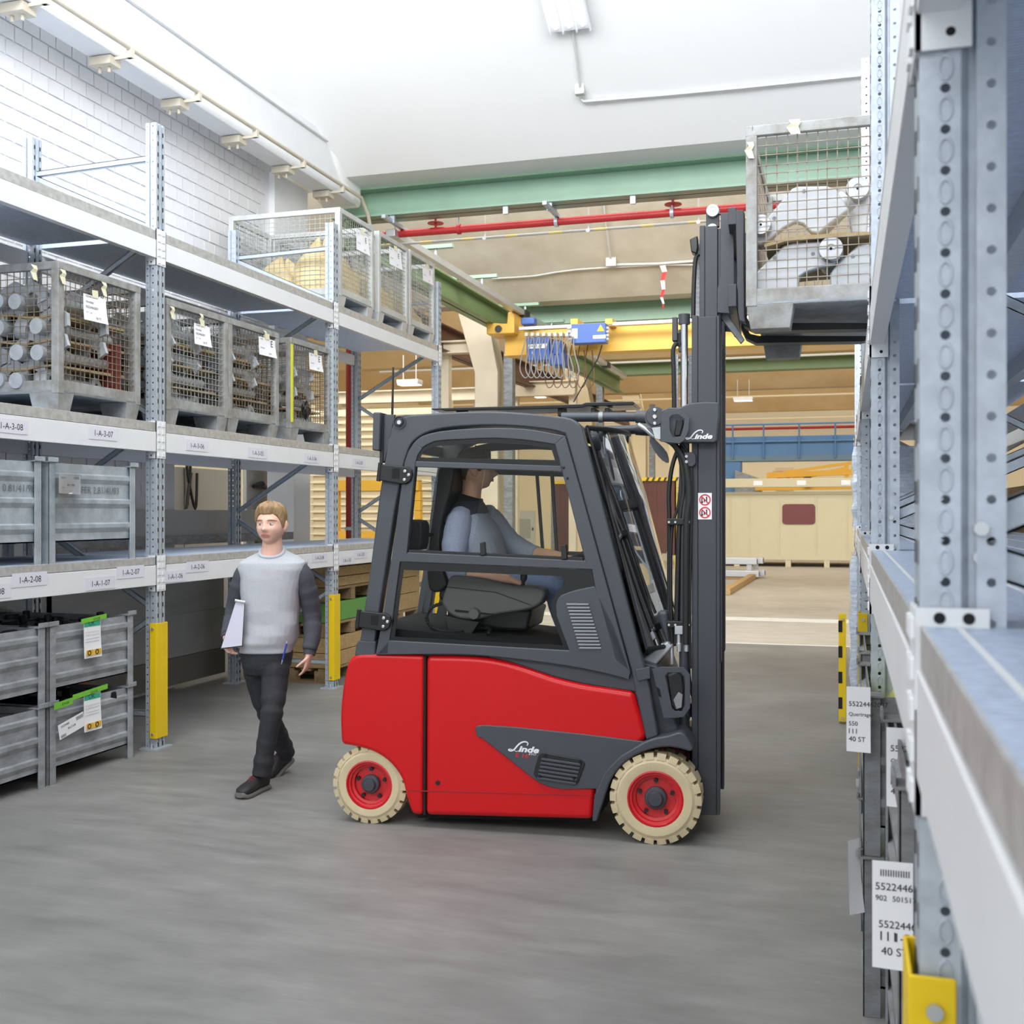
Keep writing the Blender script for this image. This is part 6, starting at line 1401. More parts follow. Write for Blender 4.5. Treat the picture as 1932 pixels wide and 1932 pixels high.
h2 = wp(549, 1428, DB + 0.40); t2 = on_z(522, 1461); shoe(PD, inv, h2 + Vector((0, 0, -0.02)), t2, (0, 0, 1), 0.275, M_shoe, M_sole, M_lace)
# clipboard and pen
t = thing('clipboard', 'clipboard with pale sheets carried in the walker\'s right hand', 'clipboard', wp(436, 1190, DB - 0.05)); o0 = t.location.copy()
c4 = [wp(445, 1132, DB - 0.13), wp(462, 1135, DB - 0.13), wp(457, 1219, DB - 0.15), wp(416, 1224, DB - 0.15)]
nrm = (c4[1] - c4[0]).cross(c4[3] - c4[0]).normalized(); nrm = nrm if nrm.dot(Fv) > 0 else -nrm
mb = MB(); mb.loft([[p - o0 for p in c4], [p - o0 + nrm * 0.006 for p in c4]]); mb.build('board', M_blk, t)
cc = sum(c4, Vector()) / 4; mb = MB(); mb.loft([[cc + (p - cc) * 0.95 - o0 - nrm * 0.0015 for p in c4], [cc + (p - cc) * 0.95 - o0 - nrm * 0.0005 for p in c4]]); mb.build('sheets', mat('lilac_paper', (206, 206, 222), 0.7), t)
a = (c4[0] + c4[1]) / 2 - o0; MB().cyl(a + (c4[0] - c4[1]).normalized() * 0.03 - nrm * 0.006, a - (c4[0] - c4[1]).normalized() * 0.03 - nrm * 0.006, 0.008, 8).build('clip', M_bolt, t, smooth=40)
p0 = wp(541, 1213, DB - 0.125); p1 = wp(531, 1252, DB - 0.13)
t = thing('ballpoint_pen', 'blue ballpoint pen clipped to the walker\'s black jeans', 'pen', p0)
MB().cyl((0, 0, 0), (p1 - p0) * 0.8, 0.0055, 10).build('barrel', mat('pen_blue', (52, 72, 180), 0.35), t, smooth=40); MB().tube([(p1 - p0) * 0.8, p1 - p0], [0.0055, 0.002], 10).build('tip', M_bolt, t, smooth=40); MB().cyl((p0 - p1) * 0.12, (0, 0, 0), 0.005, 10).build('cap', M_bolt, t, smooth=40)

# ---------------------------------------------------------------- the driver (in the truck's frame, seated)
TM = Matrix.Translation(OT) @ Matrix.Rotation(TH - PSI, 4, 'Z')
def dp_(px, py, v): return TM @ fp(px, py, v)
U3 = U; V3 = V
D0 = dp_(900, 1110, 0.56)
hd2 = Head(dp_(899, 886, 0.56), U3 * 0.97 + V3 * 0.22 + Vector((0, 0, 0.02)), (0, 0, 1), 0.245)
body = MB(); hd2.skull(body)
limb(body, [dp_(892, 905, 0.56), dp_(889, 935, 0.56), dp_(884, 965, 0.56)], [0.060, 0.057, 0.08])
rows = [(962, 862, 912, 0.13), (985, 846, 930, 0.19), (1020, 842, 948, 0.20), (1060, 846, 950, 0.19), (1100, 852, 950, 0.18), (1125, 856, 940, 0.17)]
body.loft([ell(dp_((a + b) / 2, y, 0.56), U3, V3, (b - a) / 2 / F_PX * 5.9 * 0.9, hw * 0.92, 18) for (y, a, b, hw) in rows])
NA = [dp_(866, 990, 0.38), dp_(858, 1035, 0.33), dp_(866, 1082, 0.31), dp_(912, 1090, 0.30), dp_(962, 1093, 0.28)]
FA = [dp_(930, 985, 0.74), dp_(960, 1020, 0.76), dp_(995, 1042, 0.74), dp_(1035, 1047, 0.66), dp_(1066, 1052, 0.62)]
for A in (NA, FA): limb(body, A, [0.050, 0.048, 0.044, 0.037, 0.029])
NL = [dp_(880, 1115, 0.47), dp_(950, 1112, 0.46), dp_(1040, 1108, 0.45), dp_(1058, 1150, 0.45), dp_(1078, 1205, 0.45)]
FL = [dp_(880, 1115, 0.65), dp_(950, 1110, 0.66), dp_(1046, 1100, 0.67), dp_(1070, 1150, 0.67), dp_(1090, 1200, 0.67)]
for A in (NL, FL): limb(body, A, [0.085, 0.078, 0.060, 0.050, 0.040])
hand(body, NA[-1], U3 * 0.9 + V3 * 0.05 + Vector((0, 0, -0.28)), Vector((0, 0, -1)), 1, 0.165, 0.45, 0.12)
hand(body, FA[-1], U3 * 0.95 - V3 * 0.25, Vector((0, 0, -1)), -1, 0.16, 0.7, 0.1)
me = body.mesh('person', M_skin2); inv2 = Matrix.Translation(D0).inverted(); me.transform(inv2)
DR = bpy.data.objects.new('person', me); COL.objects.link(DR); DR.location = D0; me.polygons.foreach_set('use_smooth', [True] * len(me.polygons)); remesh(DR, 0.0055, 3)
tag(DR, 'seated person in blue-grey fleece sweater driving the forklift truck', 'person')
hd2.details(DR, M_hair2, M_lip, inv2); hd2.hair(DR, M_hair2, inv2, fringe=0.06, vol=0.012, low=-0.05)
M_fleece = mat('blue_grey_fleece', (160, 168, 194), 0.95, 0, 0.10, 120, 0.5, 12); M_yoke = mat('charcoal_yoke', (58, 60, 74), 0.95, 0, 0.08, 90); M_collar = mat('black_knit', (24, 24, 27), 0.9)
rows = [(950, 862, 914, 0.09), (966, 852, 920, 0.16), (985, 838, 936, 0.20), (1010, 834, 950, 0.215), (1040, 838, 958, 0.21), (1070, 846, 960, 0.20), (1100, 850, 955, 0.19), (1112, 854, 950, 0.185)]
mb = MB(); mb.loft([ell(dp_((a + b) / 2, y, 0.56), U3, V3, (b - a) / 2 / F_PX * 5.9, hw, 24, 2.4, 0.02, y * 0.07) for (y, a, b, hw) in rows]); cloth(mb, 'sweater', M_fleece, DR, inv2)
mb = MB(); limb(mb, [dp_(872, 968, 0.44)] + NA[:3] + [dp_(884, 1086, 0.305)], [0.06, 0.076, 0.072, 0.064, 0.054], 16, 0.05, 11); cloth(mb, 'sleeve', M_fleece, DR, inv2)
mb = MB(); limb(mb, [dp_(915, 965, 0.68)] + FA[:3] + [dp_(1014, 1046, 0.70)], [0.06, 0.074, 0.068, 0.062, 0.052], 16, 0.05, 11); cloth(mb, 'sleeve', M_fleece, DR, inv2)
mb = MB(); mb.loft([ell(dp_((a + b) / 2, y, 0.56), U3, V3, (b - a) / 2 / F_PX * 5.9, hw, 24, 2.4) for (y, a, b, hw) in ((944, 864, 912, 0.085), (956, 852, 920, 0.135), (968, 842, 922, 0.180), (980, 834, 918, 0.208), (986, 836, 900, 0.20))]); cloth(mb, 'shoulder_yoke', M_yoke, DR, inv2)
mb = MB(); mb.loft([ell(dp_(x, y, 0.56), U3 + Vector((0, 0, -0.3)), V3, r, r * 0.95, 20) for (x, y, r) in ((886, 962, 0.085), (886, 952, 0.080), (887, 940, 0.074), (888, 934, 0.070))], cap=False); cloth(mb, 'collar', M_collar, DR, inv2, 0.006) if False else None
mb.v = [tuple(inv2 @ Vector(v)) for v in mb.v]; co = mb.build('collar', M_collar, DR, smooth=60); sm = co.modifiers.new('thickness', 'SOLIDIFY'); sm.thickness = 0.010
M_jean2 = mat('blue_denim', (112, 128, 164), 0.85, 0, 0.14, 40, 0.4, 14)
mb = MB(); mb.loft([ell(dp_(x, 1114, 0.56), Vector((0, 0, 1)), V3, r, 0.19, 20) for (x, r) in ((855, 0.07), (870, 0.095), (900, 0.10), (930, 0.085))])
for A in (NL, FL): limb(mb, A, [0.096, 0.09, 0.072, 0.062, 0.055], 16, 0.04, 10)
cloth(mb, 'jeans', M_jean2, DR, inv2)
for v in (0.45, 0.67): shoe(DR, inv2, dp_(1070, 1216, v) - Vector((0, 0, 0.0)), dp_(1070, 1216, v) + U3 * 0.27, (0, 0, 1), 0.27, M_shoe, M_sole, M_blk)
# ================================================================ the hall behind
struct('wall_back', MB().box(-24, 14, 47.4, 47.7, 0, 9), M_cream)
struct('wall_far_left', MB().box(-17.3, -17.0, 12.4, 47.4, 0, 9), M_cream)
struct('wall_right', MB().box(11.5, 11.8, 12.4, 47.4, 0, 9), M_cream)
# concrete columns of the portal frames
CL = ['nearest tall concrete column behind the rack, with grey steel post', 'second concrete column in the row behind the crane', 'third concrete column in the row, left of the mast', 'farthest concrete column of the row']
for i, y in enumerate((20.3, 28.4, 36.5, 44.4)):
    t = thing('concrete_column', CL[i], 'column', (-6.55, y, 0))
    MB().prism([(-0.2, 0), (0.24, 0), (0.24, 4.3), (0.0, 5.6), (-0.6, 5.6), (-0.22, 4.3)], -0.25, 0.25).build('shaft', M_concrete if i == 0 else M_cream, t, bevel=0.02)
    MB().box(0.34, 0.52, -0.2, 0.0, 0, 5.2).build('steel_post', M_galv2, t, bevel=0.01)
    if i == 2:
        mb = MB(); add_text(mb, '85', (0.0, -0.253, 2.15), (1, 0, 0), (0, 0, 1), 0.22, 0); mb.build('number', mat('faded_ink', (120, 110, 90), 0.8), t)
# runway along the hall, conductor rail
def beam_y(label, x, z0, z1, w, y0, y1, m, name='steel_girder'):
    t = thing(name, label, 'girder'); MB().box(x - w / 2, x + w / 2, y0, y1, z0, z0 + 0.025).box(x - w / 2, x + w / 2, y0, y1, z1 - 0.025, z1).box(x - 0.012, x + 0.012, y0, y1, z0, z1).build('profile', m, t); return t
rg = beam_y('green crane runway girder running away along the column row', -5.85, 4.86, 5.22, 0.26, 12.4, 29.5, M_green2)
for y in (14.2, 16.2, 18.6, 20.4, 23.0): MB().box(-5.9, -5.1, y - 0.04, y + 0.04, 5.24, 5.29).build('rail_bracket', M_green, rg); MB().cyl((-5.35, y, 5.13), (-5.35, y, 5.26), 0.02, 6).build('rail_hanger', M_galv, rg)
t = thing('conductor_rail', 'aluminium conductor rail running away below the girders', 'rail'); MB().box(-5.40, -5.28, 12.6, 27.6, 5.03, 5.12).build('rail', M_alu, t, bevel=0.006)
for y in (18.3, 25.2): MB().box(-5.42, -5.26, y, y + 0.3, 5.01, 5.13).build('rail_joint', M_blk, t)
M_brown = mat('rust_brown_paint', (104, 74, 60), 0.6, 0, 0.08, 4)
beam_y('rust brown girder of the neighbouring bay beside the columns', -7.5, 4.75, 5.25, 0.3, 13, 40, M_brown)
# overhead crane
M_cy = mat('crane_yellow', (232, 186, 86), 0.45, 0, 0.03, 3); M_cb = mat('crane_blue', (72, 104, 176), 0.4)
CYy = 18.2
t = thing('overhead_crane', 'ochre yellow overhead crane bridge with blue hoist', 'crane', (0, CYy, 0))
MB().box(-5.6, 6, 0.0, 0.30, 4.36, 4.74).build('bridge_girder', M_cy, t, bevel=0.01)
MB().box(-5.6, 6, -0.03, 0.33, 4.33, 4.36).build('bridge_flange', M_cy, t)
ep = [on_y(p[0], p[1], CYy) for p in ((926, 612), (964, 614), (966, 592), (978, 592), (978, 632), (926, 634))]
MB().prism([(p.x, p.z) for p in ep], -0.25, 0.35).build('end_truck', M_cy, t, bevel=0.02)
p = on_y(949, 624, CYy); MB().cyl((p.x, -0.27, p.z), (p.x, -0.24, p.z), 0.06, 18).build('wheel_boss', M_hub, t)
def cbox(name, x0, y0, x1, y1, v0, v1, m, bev=0.012):
    a = on_y(x0, y0, CYy + v0); b = on_y(x1, y1, CYy + v0); return MB().box(a.x, b.x, v0, v1, b.z, a.z).build(name, m, t, bevel=bev)
cbox('drive_motor', 982, 598, 1008, 611, -0.35, -0.15, M_cb, 0.03)
cbox('hoist_drum', 993, 636, 1036, 678, -0.45, 0.0, M_cb); cbox('hoist_motor', 1040, 640, 1060, 674, -0.4, -0.05, M_cb, 0.05); cbox('hoist_gear', 1036, 664, 1064, 688, -0.4, 0.0, M_cb, 0.03)
a = on_y(1014, 655, CYy - 0.46); mb = MB(); mb.box(a.x - 0.17, a.x + 0.16, -0.462, -0.452, a.z - 0.01, a.z + 0.06); add_text(mb, 'ABUS', (a.x - 0.03, -0.4635, a.z + 0.005), (1, 0, 0), (0, 0, 1), 0.045, 1, 0.2, 0.01, 1.3); mb.build('name_plate', [M_paper, M_cb], t)
mb = MB(); add_text(mb, '1t', (a.x - 0.08, -0.4535, a.z - 0.10), (1, 0, 0), (0, 0, 1), 0.05, 0); mb.build('load_mark', M_paper, t)
cb = cbox('control_box', 1078, 611, 1142, 644, -0.5, -0.25, M_cb, 0.006)
a = on_y(1130, 634, CYy - 0.51); mb = MB(); mb.box(a.x - 0.10, a.x + 0.11, -0.506, -0.50, a.z - 0.03, a.z + 0.025); add_text(mb, 'ABUS', (a.x, -0.5075, a.z - 0.018), (1, 0, 0), (0, 0, 1), 0.034, 1, 0.2, 0.01, 1.3); mb.build('name_plate', [M_paper, M_cb], t)
a = on_y(1133, 618, CYy - 0.51); MB().prism([(a.x - 0.06, a.z - 0.05), (a.x + 0.06, a.z - 0.05), (a.x, a.z + 0.06)], -0.506, -0.50).build('warning_triangle', M_yellow, t)
a = on_y(1083, 627, CYy - 0.51); MB().box(a.x - 0.035, a.x + 0.055, -0.505, -0.50, a.z - 0.09, a.z + 0.07).build('rating_label', M_paper, t)
for k in range(4):
    for q in (1075, 1144): a = on_y(q, 618 + k * 7, CYy - 0.4); MB().cyl((a.x - 0.04, -0.4, a.z), (a.x + 0.04, -0.4, a.z), 0.025, 8).build('cable_gland', M_greyplastic, t)
a = on_y(980, 622, CYy - 0.3); b = on_y(1158, 608, CYy - 0.3); MB().box(a.x, 6, -0.33, -0.27, a.z - 0.0, a.z + 0.05).build('festoon_track', M_alu, t)
for q in (1085, 1150):
    a = on_y(q, 606, CYy - 0.3); MB().box(a.x - 0.06, a.x + 0.06, -0.36, 0.1, a.z - 0.05, a.z + 0.04).build('track_arm', M_cy, t)
M_fcable = mat('grey_cable', (132, 132, 134), 0.5)
for k in range(9):                                               # festoon cable loops
    x0 = 988 + k * 10.8; pts = [(x0 + 6, 634), (x0 - 2, 662), (x0 - 7 + (6 if k > 6 else 0), 695), (x0 + 3 + (k > 6) * 6, 712), (x0 + 12 + (k > 6) * 6, 698), (x0 + 9, 662), (x0 + 8, 634)]
    P = curve([tuple(on_y(q[0], q[1], CYy - 0.47 - 0.03 * (k % 3))) for q in pts], 5); MB().tube([Vector(q) - Vector((0, CYy, 0)) for q in P], 0.010, 6).build('festoon_cable', M_fcable, t, smooth=40)
    a = on_y(x0 + 6, 630, CYy - 0.47); MB().box(a.x - 0.025, a.x + 0.025, -0.50, -0.30, a.z - 0.03, a.z + 0.03).build('cable_trolley', M_bolt, t)
for k in range(6):
    x0 = 1028 + k * 15; P = curve([tuple(on_y(q[0], q[1], CYy - 0.1)) for q in ((x0 + 6, 650), (x0 - 1, 700), (x0 + 6, 730), (x0 + 18, 716), (x0 + 14, 660))], 5); MB().tube([Vector(q) - Vector((0, CYy, 0)) for q in P], 0.008, 6).build('control_cable', M_brown, t, smooth=40)
P = [on_y(q[0], q[1], CYy - 0.3) for q in ((1136, 650), (1128, 676), (1082, 758))]; MB().tube([q - Vector((0, CYy, 0)) for q in P], 0.01, 6).build('pendant_cable', M_blk, t, smooth=40)
a = on_y(1019, 690, CYy - 0.2); MB().lathe([(0.03, -0.02), (0.055, -0.02), (0.055, 0.02), (0.03, 0.02)], (a.x, -0.2, a.z - 0.02), (0, 1, 0), 14).build('load_hook', M_cy, t, smooth=40)
MB().box(a.x - 0.03, a.x + 0.03, -0.23, -0.17, a.z, a.z + 0.12).build('hook_block', M_cy, t)
# far lamps under the warm-lit shells
def far_lamp(px, py, d, w, label):
    p = at_d(px, py, d); t = thing('ceiling_lamp', label, 'lamp', p); k = w / F_PX * d
    MB().prism([(0, 0.06), (k, 0.06), (k, 0.0), (k * 0.97, -0.04), (k * 0.03, -0.04), (0, 0)], -0.15, 0.15).build('housing', M_white, t, bevel=0.005)
    MB().box(k * 0.04, k * 0.96, -0.13, 0.13, -0.055, -0.041).build('diffuser', M_lamp, t)
    MB().cyl((k * 0.2, 0, 0.05), (k * 0.2, 0, 0.6), 0.012, 6).build('hanger', M_greyplastic, t); MB().cyl((k * 0.8, 0, 0.05), (k * 0.8, 0, 0.6), 0.012, 6).build('hanger', M_greyplastic, t)
far_lamp(1384, 753, 34.0, 36, 'distant white strip lamp right of the raised mast')
far_lamp(753, 722, 24.0, 43, 'white strip lamp seen through the end frame of the rack')
far_lamp(1010, 746, 33.0, 20, 'small distant strip lamp left of the far columns')
# pale steel beams of the left bay
for (px0, px1, py0, py1, y, lb) in ((640, 905, 730, 762, 24.0, 'pale steel girder crossing behind the rack end frame'), (960, 1085, 716, 748, 26.5, 'pale steel girder behind the crane cables'), (825, 918, 640, 668, 20.3, 'short pale steel bracket beam left of the concrete column')):
    a = on_y(px0, py1, y); b = on_y(px1, py0, y); t = thing('steel_girder', lb, 'girder', (0, y, 0)); z0, z1 = a.z, b.z
    MB().box(a.x, b.x, -0.12, 0.12, z0, z0 + 0.03).box(a.x, b.x, -0.12, 0.12, z1 - 0.03, z1).box(a.x, b.x, -0.01, 0.01, z0, z1).build('profile', M_concrete, t)
    for q in (a.x + 0.1, b.x - 0.1): MB().box(q - 0.09, q + 0.09, 0.12, 0.3, 0, z1).build('post', M_concrete, t)
t = thing('wall_pipe', 'thin pale pipe along the first warm-lit shell', 'pipe'); MB().cyl((-12, 27.6, 5.42), (8, 27.6, 5.42), 0.03, 8).build('pipe', M_greyplastic, t, smooth=40)
for (y, z, lb) in ((35.8, 5.3, 'thin pale pipe along the second warm-lit shell'), (43.8, 5.25, 'thin pale pipe along the third warm-lit shell')):
    t = thing('wall_pipe', lb, 'pipe'); MB().cyl((-16, y, z), (8, y, z), 0.035, 8).build('pipe', M_cream, t, smooth=40)
t = thing('wall_pipe', 'distant red pipe above the blue gantry', 'pipe'); MB().cyl((-9, 46.9, 5.1), (8, 46.9, 5.1), 0.06, 8).build('pipe', M_redpipe, t, smooth=40)
# cream work container with red-brown window
M_cont = mat('cream_container', (206, 198, 166), 0.6, 0, 0.02, 3); Yc = 34.6
a = on_y(1270, 1052, Yc); b = on_y(1645, 926, Yc)
t = thing('work_container', 'cream metal container with a red-brown window at the far end', 'container', (0, Yc, 0)); z0 = 0.22; z1 = b.z
MB().box(a.x, b.x, 0.02, 3.0, z0, z1).build('body', M_cont, t)
for px in (1320, 1378, 1414, 1470, 1540, 1598, 1640):
    q = on_y(px, 1000, Yc); MB().box(q.x - 0.02, q.x + 0.02, 0.0, 0.03, z0, z1).build('panel_rib', M_cont, t)
MB().box(a.x, b.x, -0.01, 0.05, z0, z0 + 0.12).build('sill', M_cont, t); MB().box(a.x, b.x, -0.01, 0.05, z1 - 0.08, z1).build('top_rail', M_cont, t)
q0 = on_y(1476, 988, Yc); q1 = on_y(1538, 950, Yc)
rc = 0.10; MB().prism([(cx_ + rc * math.cos(a_), cz_ + rc * math.sin(a_)) for (cx_, cz_, s_) in ((q1.x - rc, q1.z - rc, 0), (q0.x + rc, q1.z - rc, 1), (q0.x + rc, q0.z + rc, 2), (q1.x - rc, q0.z + rc, 3)) for a_ in [math.pi / 2 * (s_ + k / 4) for k in range(5)]], -0.012, 0.03).build('window', mat('red_brown_pane', (112, 54, 52), 0.25), t)
for px in (1300, 1390, 1487, 1560, 1620): q = on_y(px, 1060, Yc); MB().box(q.x - 0.08, q.x + 0.08, 0.0, 0.3, 0.0, z0).build('foot', M_cont, t)
q = on_y(1380, 912, Yc); MB().box(a.x, b.x + 0.3, -0.3, -0.05, q.z - 0.12, q.z + 0.15).build('door_track', M_cont, t, bevel=0.02)
for px in (1430, 1512, 1596): q2 = on_y(px, 910, Yc - 0.31); MB().box(q2.x - 0.13, q2.x + 0.13, -0.31, -0.30, q.z - 0.06, q.z + 0.08).build('label', M_paper, t)
# blue gantry with railing
M_blue = mat('gantry_blue', (92, 138, 190), 0.45, 0, 0.03, 3); Yg = 36.5
a = on_y(1360, 868, Yg); b = on_y(1650, 818, Yg)
t = thing('gantry_crane', 'light blue gantry girder with railing above the container', 'crane', (0, Yg, 0))
MB().box(a.x, b.x, 0, 0.8, a.z, b.z).build('girder', M_blue, t, bevel=0.02); MB().box(a.x, b.x, -0.04, 0.84, a.z - 0.03, a.z + 0.14).build('flange', mat('gantry_blue_grey', (110, 140, 165), 0.5), t)
zr = on_y(1400, 801, Yg).z
MB().cyl((a.x, -0.1, zr), (b.x, -0.1, zr), 0.03, 8).build('handrail', M_blue, t); MB().cyl((a.x, -0.1, b.z - 0.18), (b.x, -0.1, b.z - 0.18), 0.025, 8).build('handrail', M_blue, t)
for px in (1383, 1441, 1508, 1576, 1640): q = on_y(px, 830, Yg); MB().cyl((q.x, -0.1, a.z + 0.05), (q.x, -0.1, zr), 0.028, 8).build('railing_post', M_blue, t)
q = on_y(1392, 900, Yg); MB().box(q.x - 0.45, q.x + 0.1, 0.0, 0.5, 0.0, a.z).build('leg', M_blue, t, bevel=0.02)
t = thing('duct', 'short grey duct end beside the blue gantry leg', 'duct', (0, 36.0, 0)); q0 = on_y(1386, 935, 36.0); q1 = on_y(1434, 885, 36.0)
MB().prism([(q0.x, q0.z), (q1.x, q0.z), (q1.x, q0.z + 0.55), (q0.x, q1.z)], 0, 1.0).build('casing', M_galv2, t, bevel=0.02)
# yellow jib crane
Yj = 35.6; M_jib = mat('jib_yellow', (226, 172, 52), 0.45)
t = thing('jib_crane', 'yellow jib crane with small hoist behind the container', 'crane', (0, Yj, 0))
def jbar(x0, y0, x1, y1, r, nm): a = on_y(x0, y0, Yj); b = on_y(x1, y1, Yj); MB().tube([(a.x, 0, a.z), (b.x, 0, b.z)], r, 4).build(nm, M_jib, t)
jbar(1447, 896, 1625, 889, 0.12, 'boom'); jbar(1480, 890, 1625, 870, 0.06, 'tie_bar'); jbar(1445, 914, 1600, 882, 0.08, 'strut'); jbar(1425, 919, 1610, 916, 0.13, 'base_beam'); jbar(1597, 920, 1597, 874, 0.09, 'jib_post')
q = on_y(1524, 908, Yj); MB().box(q.x - 0.11, q.x + 0.11, -0.25, 0.0, q.z - 0.15, q.z + 0.15).build('hoist', M_hub, t, bevel=0.03)
# sign on the back wall
Yw = 47.38; q0 = on_y(1463, 925, Yw); q1 = on_y(1497, 881, Yw)
t = thing('wall_sign', 'pale inspection board with orange ring on the back wall', 'sign', (0, Yw, 0)); MB().box(q0.x, q1.x, -0.03, 0, q0.z, q1.z).build('board', mat('board_beige', (220, 196, 160), 0.7), t)
mb = MB(); add_text(mb, 'INSPECTION', ((q0.x + q1.x) / 2, -0.035, q1.z - 0.25), (1, 0, 0), (0, 0, 1), 0.12, 0); mb.build('lettering', mat('sign_orange', (222, 110, 60), 0.6), t)
qc = on_y(1479, 907, Yw); MB().lathe([(0.17, 0), (0.30, 0), (0.30, 0.03), (0.17, 0.03)], (qc.x, -0.06, qc.z), (0, 1, 0), 24).build('ring', MATS['sign_orange'], t)
# aluminium profiles and timber on the floor
pk = at_d(1432, 1090, 27.4)
for k, (dx, dy, z, lb) in enumerate(((0.06, 0.55, 0.36, 'rear aluminium profile of the upper layer on the floor'), (-0.05, 0.0, 0.36, 'front aluminium profile of the upper layer on the floor'), (0.10, 0.55, 0.05, 'rear aluminium profile of the lower layer on the floor'), (0.0, 0.0, 0.05, 'front aluminium profile of the lower layer on the floor'))):
    t = thing('aluminium_profile', lb, 'profile', (pk.x + dx, pk.y + dy, 0), group='aluminium profiles stacked on the floor'); MB().box(-1.6, 0, 0, 0.2, z, z + 0.16).build('tube', M_alu, t, bevel=0.015); MB().box(0, 0.004, 0.03, 0.17, z + 0.03, z + 0.13).build('open_end', M_hole, t)
    if z > 0.2:
        for q in (-0.25, -1.2): MB().box(q, q + 0.12, 0.02, 0.18, 0.21, 0.36).build('fitting', M_steelpart, t)
g0 = on_z(1378, 1122); g1 = on_z(1432, 1088); dv = (g1 - g0); dv.z = 0; L = dv.length; dv.normalize()
o = MB().frame((0, 0, 0.002), dv, Vector((-dv.y, dv.x, 0)), (0, 0, 1), L, 0.16, 0.13).build('timber_beam', M_wood, loc=(g0.x, g0.y, 0), bevel=0.01); tag(o, 'loose timber beam on the pale floor right of the mast', 'timber')
o = MB().box(-0.9, -0.2, -0.3, 1.2, 0.0, 0.048).build('profile_skid', M_wood2, loc=(pk.x, pk.y, 0)); tag(o, 'flat timber skid under the aluminium profiles', 'timber')
# welding curtain
Yk = 32.0; M_curt = mat('brown_strip_curtain', (96, 60, 52), 0.4, 0, 0.15, 1.2)
t = thing('strip_curtain', 'dark brown strip curtain with hazard rail between columns and mast', 'curtain', (0, Yk, 0)); a = on_y(1212, 1046, Yk); b = on_y(1275, 906, Yk)
n = 7
for k in range(n):
    x0 = a.x + (b.x - a.x) * k / n; x1 = a.x + (b.x - a.x) * (k + 1.08) / n; MB().box(x0, x1, 0.012 * (k % 2), 0.012 * (k % 2) + 0.008, a.z + 0.05 * ((k * 7) % 3), b.z).build('strip', M_curt, t)
MB().box(a.x - 0.05, b.x + 0.05, -0.03, 0.05, b.z, b.z + 0.10).build('rail', M_yellow, t)
for k in range(6): x0 = a.x + 0.1 + k * 0.17; MB().prism([(x0, b.z), (x0 + 0.07, b.z), (x0 + 0.12, b.z + 0.10), (x0 + 0.05, b.z + 0.10)], -0.035, -0.03).build('stripe', M_hub, t)
for x0 in (a.x, b.x): MB().box(x0 - 0.03, x0 + 0.03, 0.0, 0.06, 0, b.z).build('stand', M_yellow, t)
t = thing('strip_curtain', 'narrow dark strip curtain seen through the cab window', 'curtain', (0, 30.0, 0)); a = on_y(1046, 1046, 30.0); b = on_y(1075, 912, 30.0)
for k in range(3): x0 = a.x + (b.x - a.x) * k / 3; MB().box(x0, x0 + (b.x - a.x) / 2.8, 0.01 * k, 0.01 * k + 0.008, a.z, b.z).build('strip', M_curt, t)
MB().box(a.x - 0.1, b.x, -0.02, 0.06, b.z, b.z + 0.08).build('rail', M_yellow, t); MB().box(a.x - 0.1, a.x - 0.02, 0, 0.06, 0, b.z).build('stand', M_galv2, t)
# far door, wall pipes seen through the cab
dx0 = on_y(967, 1000, 47.3).x; dx1 = on_y(1009, 1000, 47.3).x
d1 = struct('door_1', MB().box(dx0, dx1, 47.30, 47.39, 0.0, 1.72), mat('pale_grey_door', (200, 200, 192), 0.5), bevel=0.01)
MB().box(dx0 + 0.25, dx1 - 0.2, 47.28, 47.31, 0.5, 1.35).build('door_window', mat('door_pane', (168, 172, 168), 0.2), d1); MB().box(dx1 - 0.12, dx1 - 0.06, 47.26, 47.31, 0.85, 0.98).build('door_handle', M_hub, d1)
t = thing('wall_post', 'pale grey steel post behind the driver on the column row', 'post', (on_y(950, 900, 30).x, 30, 0)); MB().box(-0.12, 0.12, -0.1, 0.1, 0, 5.2).build('shaft', M_alu, t, bevel=0.01)
t = thing('workshop_bench', 'low blue and yellow workbench row behind the cab', 'bench', (0, 33, 0)); a = on_y(1015, 1052, 33); b = on_y(1112, 1034, 33)
MB().box(a.x, b.x, 0, 0.7, b.z - 0.12, b.z).build('top', M_yellow, t); MB().box(a.x, b.x - 1.0, 0.05, 0.6, 0, b.z - 0.12).build('cabinet', M_cb, t)
# ---- behind the left rack: machine, cabinet, crates
M_mach = mat('dark_machine_paint', (168, 170, 172), 0.45, 0, 0.10, 1.5, stretch=(1, 1, 4)); M_cabi = mat('light_grey_cabinet', (176, 176, 172), 0.5)
t = thing('machine_housing', 'long dark grey machine cover behind the lower rack bay', 'machine', (-6.02, 6.95, 0))
MB().box(0.0, 0.02, -0.3, 2.95, 0.30, 1.12).build('cover', M_mach, t, bevel=0.01)
MB().box(0.018, 0.03, -0.3, 2.95, 0.62, 0.70).build('ledge', M_mach, t); MB().box(0.02, 0.05, 0.5, 0.8, 0.16, 0.30).build('foot_block', mat('signal_orange', (206, 104, 50), 0.5), t); MB().box(0.0, 0.03, -0.3, 2.95, 0.05, 0.30).build('plinth', mat('plinth_grey', (120, 118, 112), 0.7), t)
t = thing('machine_shield', 'light grey metal shield on the shelf level behind the walker', 'machine', (-6.0, 7.3, 0))
for q in (0.0, 3.2): MB().box(-0.04, 0.0, q, q + 0.06, 0.0, 1.6).build('stand', M_galv2, t)
MB().box(0.0, 0.02, -0.1, 3.6, 1.40, 1.68).build('panel', M_cabi, t, bevel=0.005); MB().box(0.02, 0.14, -0.1, 3.8, 1.36, 1.44).build('rail', M_galv2, t)
